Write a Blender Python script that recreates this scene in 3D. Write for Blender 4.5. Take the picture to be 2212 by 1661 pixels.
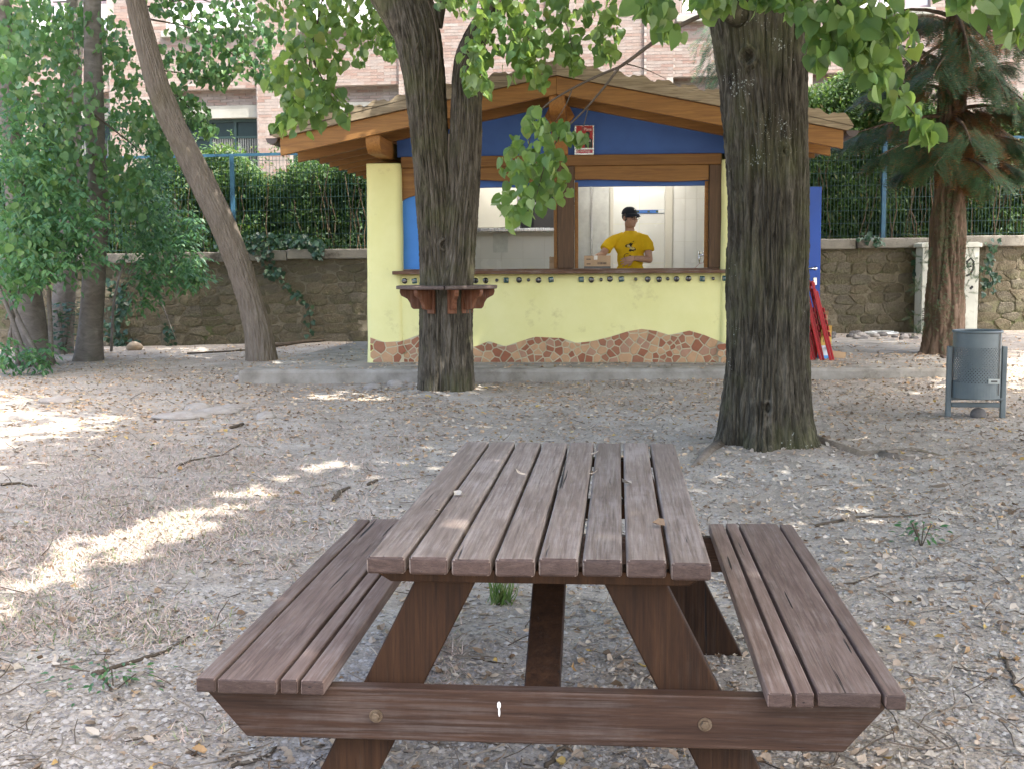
import bpy, bmesh, math, random
import numpy as np
from mathutils import Vector, Matrix

random.seed(7)
RS = np.random.RandomState(11)
for o in list(bpy.data.objects):
    bpy.data.objects.remove(o)
SC = bpy.context.scene
COL = SC.collection

# ------------------------------------------------------------------ camera
F, CX, CY, CAMH = 2670.0, 1106.0, 830.5, 1.41      # pinhole in a 2212 x 1661 picture
PITCH = math.atan((CY - 572.0) / F)
ROLL = math.radians(0.3)
cd = bpy.data.cameras.new('camera')
cam = bpy.data.objects.new('camera', cd)
COL.objects.link(cam)
cam.location = (0, 0, CAMH)
cam.rotation_euler = (math.pi / 2 - PITCH, ROLL, 0)
cd.sensor_width = 36.0
cd.lens = 36.0 * F / 2212.0
cd.clip_start = 0.05
cd.clip_end = 600
SC.camera = cam

# ------------------------------------------------------------------ sky, sun, exposure
SUN_EL = math.radians(61)
SUN_H = Vector((0.74, -0.67, 0)).normalized()
SUN = Vector((SUN_H.x * math.cos(SUN_EL), SUN_H.y * math.cos(SUN_EL), math.sin(SUN_EL)))
w = bpy.data.worlds.new('World')
SC.world = w
w.use_nodes = True
wn = w.node_tree
sky = wn.nodes.new('ShaderNodeTexSky')
sky.sky_type = 'NISHITA'
sky.sun_disc = False
sky.sun_elevation = SUN_EL
sky.sun_rotation = math.atan2(SUN.x, SUN.y)
sky.air_density = 0.9
sky.dust_density = 5.2
sky.ozone_density = 0.5
bg = wn.nodes['Background']
wn.links.new(sky.outputs[0], bg.inputs[0])
bg.inputs[1].default_value = 0.15
sd = bpy.data.lights.new('sun', 'SUN')
sd.energy = 2.2
sd.angle = math.radians(0.53)
sd.color = (1.0, 0.965, 0.91)
so = bpy.data.objects.new('sun', sd)
COL.objects.link(so)
so.rotation_euler = SUN.to_track_quat('Z', 'Y').to_euler()
so.location = (12, -10, 25)
vs = SC.view_settings
vs.view_transform = 'Standard'
vs.look = 'None'
vs.gamma = 1
vs.use_curve_mapping = False
vs.exposure = 2.6
SC.cycles.use_denoising = True
SC.cycles.max_bounces = 8
SC.cycles.transparent_max_bounces = 12
SC.cycles.sample_clamp_indirect = 4.0

# ------------------------------------------------------------------ geometry helpers
def Rx(a):
    c, s = math.cos(a), math.sin(a); return np.array([[1, 0, 0], [0, c, -s], [0, s, c]])
def Ry(a):
    c, s = math.cos(a), math.sin(a); return np.array([[c, 0, s], [0, 1, 0], [-s, 0, c]])
CR = Ry(ROLL) @ Rx(math.pi / 2 - PITCH)
CC = np.array([0, 0, CAMH])
def ray(px, py):
    d = CR @ np.array([(px - CX) / F, -(py - CY) / F, -1.0]); return d / d[1]
def at(px, py, Y):
    """the point of the place seen at that pixel, Y metres in front of the photographer"""
    return CC + ray(px, py) * Y
def project(P):
    q = (np.asarray(P, float) - CC) @ CR
    z = np.maximum(-q[..., 2], 1e-3)
    return CX + F * q[..., 0] / z, CY - F * q[..., 1] / z, -q[..., 2]
def sst(a, b, x):
    t = np.clip((x - a) / (b - a), 0, 1); return t * t * (3 - 2 * t)

_G = RS.randn(512, 3); _G /= np.linalg.norm(_G, axis=1)[:, None]
_P = RS.permutation(512)
def pn(x, y, z=0.0):
    """gradient noise, about -0.7 .. 0.7"""
    x, y, z = np.broadcast_arrays(np.asarray(x, float), np.asarray(y, float), np.asarray(z, float))
    xi, yi, zi = np.floor(x).astype(int), np.floor(y).astype(int), np.floor(z).astype(int)
    xf, yf, zf = x - xi, y - yi, z - zi
    u, v, t = [a * a * a * (a * (a * 6 - 15) + 10) for a in (xf, yf, zf)]
    r = 0
    for i in (0, 1):
        for j in (0, 1):
            for k in (0, 1):
                h = _P[(_P[(_P[(xi + i) & 511] + yi + j) & 511] + zi + k) & 511]
                g = _G[h]
                d = g[..., 0] * (xf - i) + g[..., 1] * (yf - j) + g[..., 2] * (zf - k)
                r = r + d * (u if i else 1 - u) * (v if j else 1 - v) * (t if k else 1 - t)
    return r
def hgt(x, y):
    """height of the ground: rises gently towards the kiosk and to the right"""
    b = 0.16 * sst(4, 15, y) + 0.05 * sst(14, 19, y) + 0.014 * np.clip(x, -12, 12) * sst(9, 17, y)
    return b
def hg(x, y):
    x = np.asarray(x, float); y = np.asarray(y, float)
    n = 0.035 * pn(x * 0.45, y * 0.45, 3.1) + 0.012 * pn(x * 1.7, y * 1.7, 8.2) + 0.005 * pn(x * 5.5, y * 5.5, 1.2)
    for (tx, ty, th_, tr) in ((1.86, 8.95, 0.07, 0.55), (-0.67, 12.5, 0.05, 0.45), (-3.3, 16.3, 0.05, 0.4), (5.4, 15.4, 0.05, 0.5)):     # earth heaped round the trunks
        n = n + th_ * np.exp(-((x - tx) ** 2 + (y - ty) ** 2) / tr ** 2)
    return hgt(x, y) + n * sst(0.2, 1.0, np.abs(y))
def G(px, py):
    d = ray(px, py); lo, hi = 1.0, 80.0
    for _ in range(50):
        m = (lo + hi) / 2; p = CC + d * m
        if p[2] > hgt(p[0], p[1]): lo = m
        else: hi = m
    p = CC + d * lo
    p[2] = float(hg(p[0], p[1]))
    return p

def tag(o, label, cat=None, group=None, kind=None):
    if label: o['label'] = label
    if cat: o['category'] = cat
    if group: o['group'] = group
    if kind: o['kind'] = kind
    return o
def empty(name, loc=(0, 0, 0), rz=0.0):
    o = bpy.data.objects.new(name, None); COL.objects.link(o)
    o.empty_display_size = 0.2
    o.location = loc; o.rotation_euler = (0, 0, rz)
    return o
def link(name, me, parent=None):
    o = bpy.data.objects.new(name, me); COL.objects.link(o)
    if parent is not None: o.parent = parent
    return o
def thing(name, label, cat, loc=(0, 0, 0), rz=0.0, group=None):
    return tag(empty(name, loc, rz), label, cat, group)

class MB:
    """collects shapes of ONE piece"""
    def __init__(s): s.v = []; s.f = []
    def add(s, v, f):
        n = len(s.v); s.v += [tuple(p) for p in v]; s.f += [tuple(i + n for i in q) for q in f]; return s
    def box(s, x0, x1, y0, y1, z0, z1):
        return s.add([(x0, y0, z0), (x1, y0, z0), (x1, y1, z0), (x0, y1, z0), (x0, y0, z1), (x1, y0, z1), (x1, y1, z1), (x0, y1, z1)],
                     [(0, 3, 2, 1), (4, 5, 6, 7), (0, 1, 5, 4), (1, 2, 6, 5), (2, 3, 7, 6), (3, 0, 4, 7)])
    def beam(s, a, b, wid, thk, up=(0, 0, 1)):
        """board from a to b: wid across, thk along `up`"""
        a, b, up = Vector(a), Vector(b), Vector(up)
        d = (b - a).normalized(); x = d.cross(up).normalized(); u = x.cross(d).normalized()
        vs_ = []
        for p in (a, b):
            for sx, sz in ((-1, -1), (1, -1), (1, 1), (-1, 1)):
                vs_.append(p + x * sx * wid / 2 + u * sz * thk / 2)
        return s.add(vs_, [(0, 1, 2, 3), (7, 6, 5, 4), (0, 4, 5, 1), (1, 5, 6, 2), (2, 6, 7, 3), (3, 7, 4, 0)])
    def prism(s, poly, a, b, axis='y'):
        """polygon of (u, w) pulled from a to b along axis: y -> (u, ., w); x -> (., u, w); z -> (u, w, .)"""
        n = len(poly)
        def P(q, t):
            return (q[0], t, q[1]) if axis == 'y' else ((t, q[0], q[1]) if axis == 'x' else (q[0], q[1], t))
        v = [P(q, a) for q in poly] + [P(q, b) for q in poly]
        f = [tuple(range(n)), tuple(range(2 * n - 1, n - 1, -1))]
        f += [(i, i + n, (i + 1) % n + n, (i + 1) % n) for i in range(n)]
        return s.add(v, f)
    def tube(s, path, rad, n=8, caps=True, jit=0.0):
        path = [Vector(p) for p in path]
        if not hasattr(rad, '__len__'): rad = [rad] * len(path)
        base = len(s.v); up = Vector((0.13, 0.31, 0.94)); prevx = None
        for i, p in enumerate(path):
            t = (path[min(i + 1, len(path) - 1)] - path[max(i - 1, 0)]).normalized()
            x = t.cross(up) if prevx is None else prevx - t * prevx.dot(t)
            if x.length < 1e-4: x = t.cross(Vector((1, 0, 0)))
            x.normalize(); y = t.cross(x); prevx = x
            for k in range(n):
                a = 2 * math.pi * k / n
                r = rad[i] * (1 + (random.uniform(-jit, jit) if jit else 0))
                s.v.append(tuple(p + x * math.cos(a) * r + y * math.sin(a) * r))
        m = len(path)
        for i in range(m - 1):
            for k in range(n):
                a = base + i * n + k; b = base + i * n + (k + 1) % n
                s.f.append((a, b, b + n, a + n))
        if caps:
            s.f.append(tuple(base + k for k in range(n - 1, -1, -1)))
            s.f.append(tuple(base + (m - 1) * n + k for k in range(n)))
        return s
    def lathe(s, prof, n=24, cx=0, cy=0, a0=0.0, a1=2 * math.pi, squash=1.0):
        base = len(s.v); full = abs(a1 - a0 - 2 * math.pi) < 1e-6
        cnt = n if full else n + 1
        for r, z in prof:
            for k in range(cnt):
                a = a0 + (a1 - a0) * k / n
                s.v.append((cx + r * math.cos(a), cy + r * math.sin(a) * squash, z))
        for i in range(len(prof) - 1):
            for k in range(n):
                a = base + i * cnt + k; b = base + i * cnt + (k + 1) % cnt
                s.f.append((a, b, b + cnt, a + cnt))
        return s
    def ball(s, c, r, nu=14, nv=9):
        """ellipsoid"""
        if not hasattr(r, '__len__'): r = (r, r, r)
        base = len(s.v)
        s.v.append((c[0], c[1], c[2] - r[2]))
        for j in range(1, nv):
            ph = -math.pi / 2 + math.pi * j / nv
            for i in range(nu):
                a = 2 * math.pi * i / nu
                s.v.append((c[0] + r[0] * math.cos(ph) * math.cos(a), c[1] + r[1] * math.cos(ph) * math.sin(a), c[2] + r[2] * math.sin(ph)))
        s.v.append((c[0], c[1], c[2] + r[2]))
        top = len(s.v) - 1
        for i in range(nu):
            s.f.append((base, base + 1 + (i + 1) % nu, base + 1 + i))
            s.f.append((top, top - nu + i, top - nu + (i + 1) % nu))
        for j in range(nv - 2):
            for i in range(nu):
                a = base + 1 + j * nu + i; b = base + 1 + j * nu + (i + 1) % nu
                s.f.append((a, b, b + nu, a + nu))
        return s
    def mesh(s, name, m, smooth=False):
        me = bpy.data.meshes.new(name); me.from_pydata(s.v, [], s.f); me.update()
        if m is not None: me.materials.append(m)
        if smooth: me.polygons.foreach_set('use_smooth', [True] * len(me.polygons))
        return me
    def build(s, name, m, parent=None, smooth=False, bevel=0.0, seg=2, angle=40):
        o = link(name, s.mesh(name, m, smooth), parent)
        if bevel:
            b = o.modifiers.new('bevel', 'BEVEL'); b.width = bevel; b.segments = seg
            b.limit_method = 'ANGLE'; b.angle_limit = math.radians(angle)
            if seg > 1:
                o.data.polygons.foreach_set('use_smooth', [True] * len(o.data.polygons))
                wn_ = o.modifiers.new('normals', 'WEIGHTED_NORMAL'); wn_.keep_sharp = True
        return o
def np_mesh(name, V, Fc, m, smooth=False):
    """V (n,3); Fc (k,3 or 4) int"""
    me = bpy.data.meshes.new(name); k = Fc.shape[1]
    me.vertices.add(len(V)); me.vertices.foreach_set('co', np.ascontiguousarray(V, np.float32).ravel())
    me.loops.add(Fc.size); me.loops.foreach_set('vertex_index', np.ascontiguousarray(Fc, np.int32).ravel())
    me.polygons.add(len(Fc)); me.polygons.foreach_set('loop_start', np.arange(0, Fc.size, k, dtype=np.int32))
    me.polygons.foreach_set('loop_total', np.full(len(Fc), k, np.int32))
    me.polygons.foreach_set('use_smooth', np.full(len(Fc), bool(smooth)))
    me.update(calc_edges=True); me.validate()
    if m is not None: me.materials.append(m)
    return me
def scatter(name, tv, tf, B, T, m, parent=None, smooth=False, kind='stuff'):
    """copies of a small template (tv, tf) under bases B (n,3,3) and places T (n,3), as one mesh"""
    tv = np.asarray(tv, float); tf = np.asarray(tf, int)
    V = np.einsum('nij,kj->nki', B, tv) + T[:, None, :]
    Fc = (tf[None] + (np.arange(len(T)) * len(tv))[:, None, None]).reshape(-1, tf.shape[1])
    o = link(name, np_mesh(name, V.reshape(-1, 3), Fc, m, smooth), parent)
    if kind: o['kind'] = kind
    return o
def bases(fwd, nrm, size):
    """(n,3,3) with leaf axis y = fwd, face normal z = nrm, scaled by size"""
    f = fwd / np.linalg.norm(fwd, axis=1)[:, None]
    z = nrm - (nrm * f).sum(1)[:, None] * f
    z /= np.linalg.norm(z, axis=1)[:, None] + 1e-9
    x = np.cross(f, z)
    return np.stack([x, f, z], axis=2) * np.asarray(size)[:, None, None]
def text_mesh(txt, size, m, name, parent, loc, rot=(math.pi / 2, 0, 0), align='CENTER', ext=0.0004, sx=1.0, shear=0.0):
    c = bpy.data.curves.new('lettering', 'FONT'); c.body = txt; c.size = size; c.align_x = align
    c.extrude = ext; c.shear = shear
    t = bpy.data.objects.new('lettering', c); COL.objects.link(t)
    dg = bpy.context.evaluated_depsgraph_get()
    me = bpy.data.meshes.new_from_object(t.evaluated_get(dg))
    bpy.data.objects.remove(t)
    me.materials.clear(); me.materials.append(m)
    o = link(name, me, parent); o.location = loc; o.rotation_euler = rot; o.scale = (sx, 1, 1)
    return o

# ------------------------------------------------------------------ materials
def new_mat(name):
    m = bpy.data.materials.new(name); m.use_nodes = True
    nt = m.node_tree; p = nt.nodes['Principled BSDF']
    return m, nt, p
def nd(nt, t, **kw):
    n = nt.nodes.new('ShaderNode' + t)
    for k, v in kw.items(): setattr(n, k, v)
    return n
def ramp(nt, stops):
    r = nd(nt, 'ValToRGB'); e = r.color_ramp.elements
    while len(e) < len(stops): e.new(0.5)
    for el, (p, c) in zip(e, stops):
        el.position = p; el.color = (*c, 1) if len(c) == 3 else c
    return r
def coords(nt, stretch=(1, 1, 1), rnd=True):
    tc = nd(nt, 'TexCoord'); mp = nd(nt, 'Mapping'); mp.inputs['Scale'].default_value = stretch
    src = tc.outputs['Object']
    if rnd:
        oi = nd(nt, 'ObjectInfo'); ml = nd(nt, 'Math', operation='MULTIPLY'); ml.inputs[1].default_value = 37.0
        nt.links.new(oi.outputs['Random'], ml.inputs[0])
        ad = nd(nt, 'VectorMath', operation='ADD')
        nt.links.new(src, ad.inputs[0]); nt.links.new(ml.outputs[0], ad.inputs[1]); src = ad.outputs[0]
    nt.links.new(src, mp.inputs['Vector'])
    return mp.outputs[0]
def noise(nt, vec, scale, detail=4, rough=0.6, dist=0.0):
    n = nd(nt, 'TexNoise'); n.inputs['Scale'].default_value = scale; n.inputs['Detail'].default_value = detail
    n.inputs['Roughness'].default_value = rough; n.inputs['Distortion'].default_value = dist
    nt.links.new(vec, n.inputs['Vector']); return n.outputs['Fac']
def mixc(nt, fac, a, b, mode='MIX'):
    m = nd(nt, 'Mix', data_type='RGBA', blend_type=mode)
    for sck, v in ((m.inputs[0], fac), (m.inputs[6], a), (m.inputs[7], b)):
        if hasattr(v, 'is_linked') or hasattr(v, 'links'): nt.links.new(v, sck)
        elif hasattr(v, '__len__'): sck.default_value = (*v, 1) if len(v) == 3 else v
        else: sck.default_value = v
    return m.outputs[2]
def bump(nt, h, strength, dist, prev=None):
    b = nd(nt, 'Bump'); b.inputs['Strength'].default_value = strength; b.inputs['Distance'].default_value = dist
    nt.links.new(h, b.inputs['Height'])
    if prev is not None: nt.links.new(prev, b.inputs['Normal'])
    return b.outputs[0]
def M(name, stops, scale=6, detail=5, rough=0.7, stretch=(1, 1, 1), bmp=0.2, bdist=0.01, bscale=40, metal=0.0, spec=0.4, stain=None, dist=0.0, rvar=0.12):
    """noise-driven colour between the stops, a fine relief, an optional stain colour (rgb, scale, threshold)"""
    m, nt, p = new_mat(name); v = coords(nt, stretch)
    n = noise(nt, v, scale, detail, 0.62, dist)
    c = ramp(nt, stops); nt.links.new(n, c.inputs[0]); col = c.outputs[0]
    if stain:
        sn = noise(nt, coords(nt), stain[1], 6, 0.7); sr = ramp(nt, [(stain[2], (0, 0, 0)), (min(1, stain[2] + 0.12), (1, 1, 1))])
        nt.links.new(sn, sr.inputs[0]); col = mixc(nt, sr.outputs[0], col, stain[0])
    nt.links.new(col, p.inputs['Base Color'])
    p.inputs['Metallic'].default_value = metal; p.inputs['Specular IOR Level'].default_value = spec
    rr = nd(nt, 'MapRange'); rr.inputs['To Min'].default_value = max(0.03, rough - rvar); rr.inputs['To Max'].default_value = min(1, rough + rvar)
    nt.links.new(n, rr.inputs[0]); nt.links.new(rr.outputs[0], p.inputs['Roughness'])
    if bmp:
        b = noise(nt, v, bscale, 6, 0.7); nt.links.new(bump(nt, b, bmp, bdist), p.inputs['Normal'])
    return m
def flat(name, rgb, rough=0.6, metal=0.0, spec=0.4):
    s = 0.9
    return M(name, [(0.3, tuple(c * s for c in rgb)), (0.7, tuple(min(1, c * 1.08) for c in rgb))], 14, 3, rough, bmp=0.05, bdist=0.002, metal=metal, spec=spec, rvar=0.05)
def isl(nt):
    """a number of its own for each piece, whether it is an object or an island of a mesh"""
    g = nd(nt, 'NewGeometry'); oi = nd(nt, 'ObjectInfo'); a = nd(nt, 'Math', operation='ADD'); f = nd(nt, 'Math', operation='FRACT')
    nt.links.new(g.outputs['Random Per Island'], a.inputs[0]); nt.links.new(oi.outputs['Random'], a.inputs[1]); nt.links.new(a.outputs[0], f.inputs[0])
    return f.outputs[0]
def leaf_mat(name, stops, back, trans=0.4, rough=0.42, tcol=(0.30, 0.42, 0.05)):
    m, nt, p = new_mat(name); r = isl(nt)
    c = ramp(nt, stops); nt.links.new(r, c.inputs[0])
    v = coords(nt, rnd=False); n = noise(nt, v, 30, 3)
    dark = mixc(nt, n, c.outputs[0], (0.75, 0.75, 0.75), 'MULTIPLY')
    g = nd(nt, 'NewGeometry')
    bk = mixc(nt, 0.6, c.outputs[0], back)
    col = mixc(nt, g.outputs['Backfacing'], dark, bk)
    nt.links.new(col, p.inputs['Base Color']); p.inputs['Roughness'].default_value = rough
    p.inputs['Specular IOR Level'].default_value = 0.5
    nt.links.new(bump(nt, noise(nt, v, 22, 3), 0.5, 0.02), p.inputs['Normal'])
    t = nd(nt, 'BsdfTranslucent'); tc = mixc(nt, 0.55, c.outputs[0], tcol); nt.links.new(tc, t.inputs['Color'])
    mx = nd(nt, 'MixShader'); mx.inputs[0].default_value = trans
    nt.links.new(p.outputs[0], mx.inputs[1]); nt.links.new(t.outputs[0], mx.inputs[2])
    nt.links.new(mx.outputs[0], nt.nodes['Material Output'].inputs['Surface'])
    return m
def island_mat(name, stops, rough=0.85, bmp=0.3, bscale=60, bdist=0.004, mix=0.25, spec=0.25, wear=None):
    m, nt, p = new_mat(name); r = isl(nt)
    c = ramp(nt, stops); nt.links.new(r, c.inputs[0])
    v = coords(nt, rnd=False); n = noise(nt, v, bscale * 0.3, 5)
    nr = ramp(nt, [(0.25, (1 - mix,) * 3), (0.75, (1, 1, 1))]); nt.links.new(n, nr.inputs[0])
    col = mixc(nt, 1.0, c.outputs[0], nr.outputs[0], 'MULTIPLY')
    if wear:
        wn_ = noise(nt, v, wear[1], 6, 0.7); wr = ramp(nt, [(wear[2], (0, 0, 0)), (wear[2] + 0.2, (1, 1, 1))]); nt.links.new(wn_, wr.inputs[0])
        col = mixc(nt, wr.outputs[0], col, wear[0])
    nt.links.new(col, p.inputs['Base Color']); p.inputs['Roughness'].default_value = rough; p.inputs['Specular IOR Level'].default_value = spec
    if bmp:
        nt.links.new(bump(nt, noise(nt, v, bscale, 6, 0.7), bmp, bdist), p.inputs['Normal'])
    return m
def wood_mat(name, stops, rough=0.6, grain=(14, 1.0, 14), worn=None, crack=0.0, spec=0.35, fs=1.0):
    """timber with the grain along the least stretched axis: broad figure, fine fibres, scuffs and drying cracks"""
    m, nt, p = new_mat(name); v = coords(nt, grain); v2 = coords(nt)
    vf = coords(nt, tuple(g * (4.5 if g > 2 else 1.6) for g in grain))
    n = noise(nt, v, 3.0, 8, 0.62, 0.6); fib = noise(nt, vf, 3.0, 5, 0.7, 0.2)
    c = ramp(nt, stops); nt.links.new(n, c.inputs[0])
    fr = ramp(nt, [(0.30, (1 - 0.45 * fs, 1 - 0.48 * fs, 1 - 0.5 * fs)), (0.5, (1, 1, 1)), (0.72, (1 + 0.28 * fs,) * 3)]); nt.links.new(fib, fr.inputs[0])
    col = mixc(nt, 1.0, c.outputs[0], fr.outputs[0], 'MULTIPLY')
    if worn:
        a = noise(nt, v2, worn[1], 7, 0.72); b = noise(nt, vf, 2.4, 4, 0.7)
        mu = nd(nt, 'Math', operation='MULTIPLY'); nt.links.new(a, mu.inputs[0]); nt.links.new(b, mu.inputs[1])
        r = ramp(nt, [(worn[2], (0, 0, 0)), (worn[2] + 0.14, (1, 1, 1))]); nt.links.new(mu.outputs[0], r.inputs[0])
        mm = nd(nt, 'Math', operation='MULTIPLY'); mm.inputs[1].default_value = worn[3]; nt.links.new(r.outputs[0], mm.inputs[0])
        col = mixc(nt, mm.outputs[0], col, worn[0])
    oi = nd(nt, 'ObjectInfo'); br = nd(nt, 'MapRange'); br.inputs['To Min'].default_value = 0.82; br.inputs['To Max'].default_value = 1.2; nt.links.new(oi.outputs['Random'], br.inputs[0])
    col = mixc(nt, 1.0, col, br.outputs[0], 'MULTIPLY')
    nb = bump(nt, n, 0.3, 0.003); nb = bump(nt, fib, 0.45, 0.0022, nb)
    if crack:
        cv = coords(nt, tuple(g * (5.0 if g > 2 else 1.5) for g in grain)); cn = noise(nt, cv, 1.0, 3, 0.5, 0.3)
        cr = ramp(nt, [(crack, (0, 0, 0)), (crack + 0.025, (1, 1, 1))]); nt.links.new(cn, cr.inputs[0])
        col = mixc(nt, cr.outputs[0], (0.012, 0.009, 0.008), col)
        nb = bump(nt, cr.outputs[0], 0.8, 0.004, nb)
    nt.links.new(col, p.inputs['Base Color']); nt.links.new(nb, p.inputs['Normal'])
    rr = nd(nt, 'MapRange'); rr.inputs['To Min'].default_value = rough - 0.1; rr.inputs['To Max'].default_value = min(1, rough + 0.18)
    nt.links.new(fib, rr.inputs[0]); nt.links.new(rr.outputs[0], p.inputs['Roughness']); p.inputs['Specular IOR Level'].default_value = spec
    return m
def bark_mat(name, stops, moss=None, fleck=None, scale=9, stretch=(1, 1, 0.22), bd=0.012):
    m, nt, p = new_mat(name); v = coords(nt, stretch, False); v2 = coords(nt, rnd=False)
    n = noise(nt, v, scale, 8, 0.68, 0.8); c = ramp(nt, stops); nt.links.new(n, c.inputs[0]); col = c.outputs[0]
    if moss:
        a = noise(nt, v2, moss[1], 5, 0.65); r = ramp(nt, [(moss[2], (0, 0, 0)), (moss[2] + 0.2, (1, 1, 1))]); nt.links.new(a, r.inputs[0])
        mm = nd(nt, 'Math', operation='MULTIPLY'); mm.inputs[1].default_value = moss[3]; nt.links.new(r.outputs[0], mm.inputs[0])
        col = mixc(nt, mm.outputs[0], col, moss[0])
    if fleck:
        a = noise(nt, v2, fleck[1], 3, 0.6); a2 = noise(nt, v2, 2.2, 3, 0.6); mu = nd(nt, 'Math', operation='MULTIPLY')
        nt.links.new(a, mu.inputs[0]); nt.links.new(a2, mu.inputs[1])
        r = ramp(nt, [(fleck[2], (0, 0, 0)), (fleck[2] + 0.03, (1, 1, 1))]); nt.links.new(mu.outputs[0], r.inputs[0]); col = mixc(nt, r.outputs[0], col, fleck[0])
    nt.links.new(col, p.inputs['Base Color']); p.inputs['Roughness'].default_value = 0.9; p.inputs['Specular IOR Level'].default_value = 0.2
    b1 = bump(nt, n, 0.7, bd); nt.links.new(bump(nt, noise(nt, v, 40, 5, 0.7), 0.4, 0.004, b1), p.inputs['Normal'])
    return m

# ================================================================== THE SETTING
# ------------------------------------------------------------------ ground
def ground_mat():
    m, nt, p = new_mat('trodden_earth'); v = coords(nt, rnd=False)
    big = noise(nt, v, 0.55, 5, 0.6); mid = noise(nt, v, 4.0, 7, 0.7); fine = noise(nt, v, 60, 6, 0.75)
    c = ramp(nt, [(0.28, (0.275, 0.242, 0.203)), (0.5, (0.39, 0.355, 0.308)), (0.72, (0.495, 0.462, 0.41))]); nt.links.new(mid, c.inputs[0])
    c2 = ramp(nt, [(0.35, (0.82, 0.78, 0.74)), (0.65, (1.0, 1.0, 1.0))]); nt.links.new(big, c2.inputs[0])
    col = mixc(nt, 1.0, c.outputs[0], c2.outputs[0], 'MULTIPLY')
    f = ramp(nt, [(0.3, (0.62, 0.60, 0.58)), (0.55, (1, 1, 1)), (0.75, (1.25, 1.22, 1.18))]); nt.links.new(fine, f.inputs[0])
    col = mixc(nt, 1.0, col, f.outputs[0], 'MULTIPLY')
    nt.links.new(col, p.inputs['Base Color']); p.inputs['Roughness'].default_value = 0.95; p.inputs['Specular IOR Level'].default_value = 0.15
    vo = nd(nt, 'TexVoronoi'); vo.inputs['Scale'].default_value = 75; nt.links.new(v, vo.inputs['Vector'])
    b = bump(nt, mid, 0.5, 0.05); b = bump(nt, vo.outputs['Distance'], 0.35, 0.008, b); b = bump(nt, fine, 0.5, 0.01, b)
    nt.links.new(b, p.inputs['Normal'])
    return m
xs = np.unique(np.concatenate([np.linspace(-150, -13, 16), np.linspace(-13, 13, 150), np.linspace(13, 150, 16)]))
ys = np.unique(np.concatenate([np.linspace(-120, 1.5, 16), np.linspace(1.5, 8, 70), np.linspace(8, 21, 75), np.linspace(21, 260, 20)]))
gx, gy = np.meshgrid(xs, ys)
gv = np.stack([gx.ravel(), gy.ravel(), hg(gx.ravel(), gy.ravel())], 1)
nx_, ny_ = len(xs), len(ys)
ii = (np.arange(ny_ - 1)[:, None] * nx_ + np.arange(nx_ - 1)[None]).ravel()
ground = link('ground', np_mesh('ground', gv, np.stack([ii, ii + 1, ii + nx_ + 1, ii + nx_], 1), ground_mat(), True))
tag(ground, 'trodden earth ground with litter under the trees', kind='structure')

# ------------------------------------------------------------------ concrete slab under the kiosk
SLZ = 0.283
MAT_CONC = M('rough_concrete', [(0.3, (0.17, 0.152, 0.125)), (0.5, (0.27, 0.25, 0.215)), (0.75, (0.37, 0.35, 0.31))], 4, 9, 0.92, bmp=0.5, bdist=0.012, bscale=28, stain=((0.17, 0.15, 0.12), 1.6, 0.55), spec=0.2)
edge = [(-2.98, 13.42), (-1.4, 13.38), (0.6, 13.36), (2.6, 13.30), (4.2, 13.20), (4.85, 13.16), (5.6, 16.5), (5.7, 18.4), (-2.35, 18.4), (-2.75, 15.6)]
dense = []
for i in range(len(edge)):
    a, b = Vector(edge[i]), Vector(edge[(i + 1) % len(edge)])
    k = max(1, int((b - a).length / 0.16))
    for t in range(k):
        q = a.lerp(b, t / k)
        dense.append((q.x + 0.03 * random.uniform(-1, 1) * 0.5, q.y + 0.035 * float(pn(q.x * 1.9, q.y * 1.9, 5.0))))
me = MB(); n = len(dense); cxy = (1.2, 15.6)
rings = [(0.0, -0.3), (0.0, SLZ - 0.035), (0.012, SLZ - 0.012), (0.045, SLZ)]
for off, z in rings:
    for x, y in dense:
        d = Vector((cxy[0] - x, cxy[1] - y)).normalized()
        me.v.append((x + d.x * off, y + d.y * off, z + 0.006 * float(pn(x * 3, y * 3, z * 9))))
for r in range(3):
    for i in range(n):
        me.f.append((r * n + i, r * n + (i + 1) % n, (r + 1) * n + (i + 1) % n, (r + 1) * n + i))
me.f.append(tuple(3 * n + i for i in range(n)))
slab = me.build('concrete_slab', MAT_CONC)
tag(slab, 'low rough concrete slab the kiosk stands on', kind='structure')
def on_slab(x, y):
    """inside the outline of the slab"""
    x = np.asarray(x, float); y = np.asarray(y, float); ins = np.zeros(np.broadcast(x, y).shape, bool)
    j = len(edge) - 1
    for i in range(len(edge)):
        xi, yi = edge[i]; xj, yj = edge[j]
        c = ((yi > y) != (yj > y)) & (x < (xj - xi) * (y - yi) / (yj - yi + 1e-12) + xi)
        ins ^= c; j = i
    return ins
def top_z(x, y):
    return np.where(on_slab(x, y), SLZ, hg(x, y))

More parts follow.
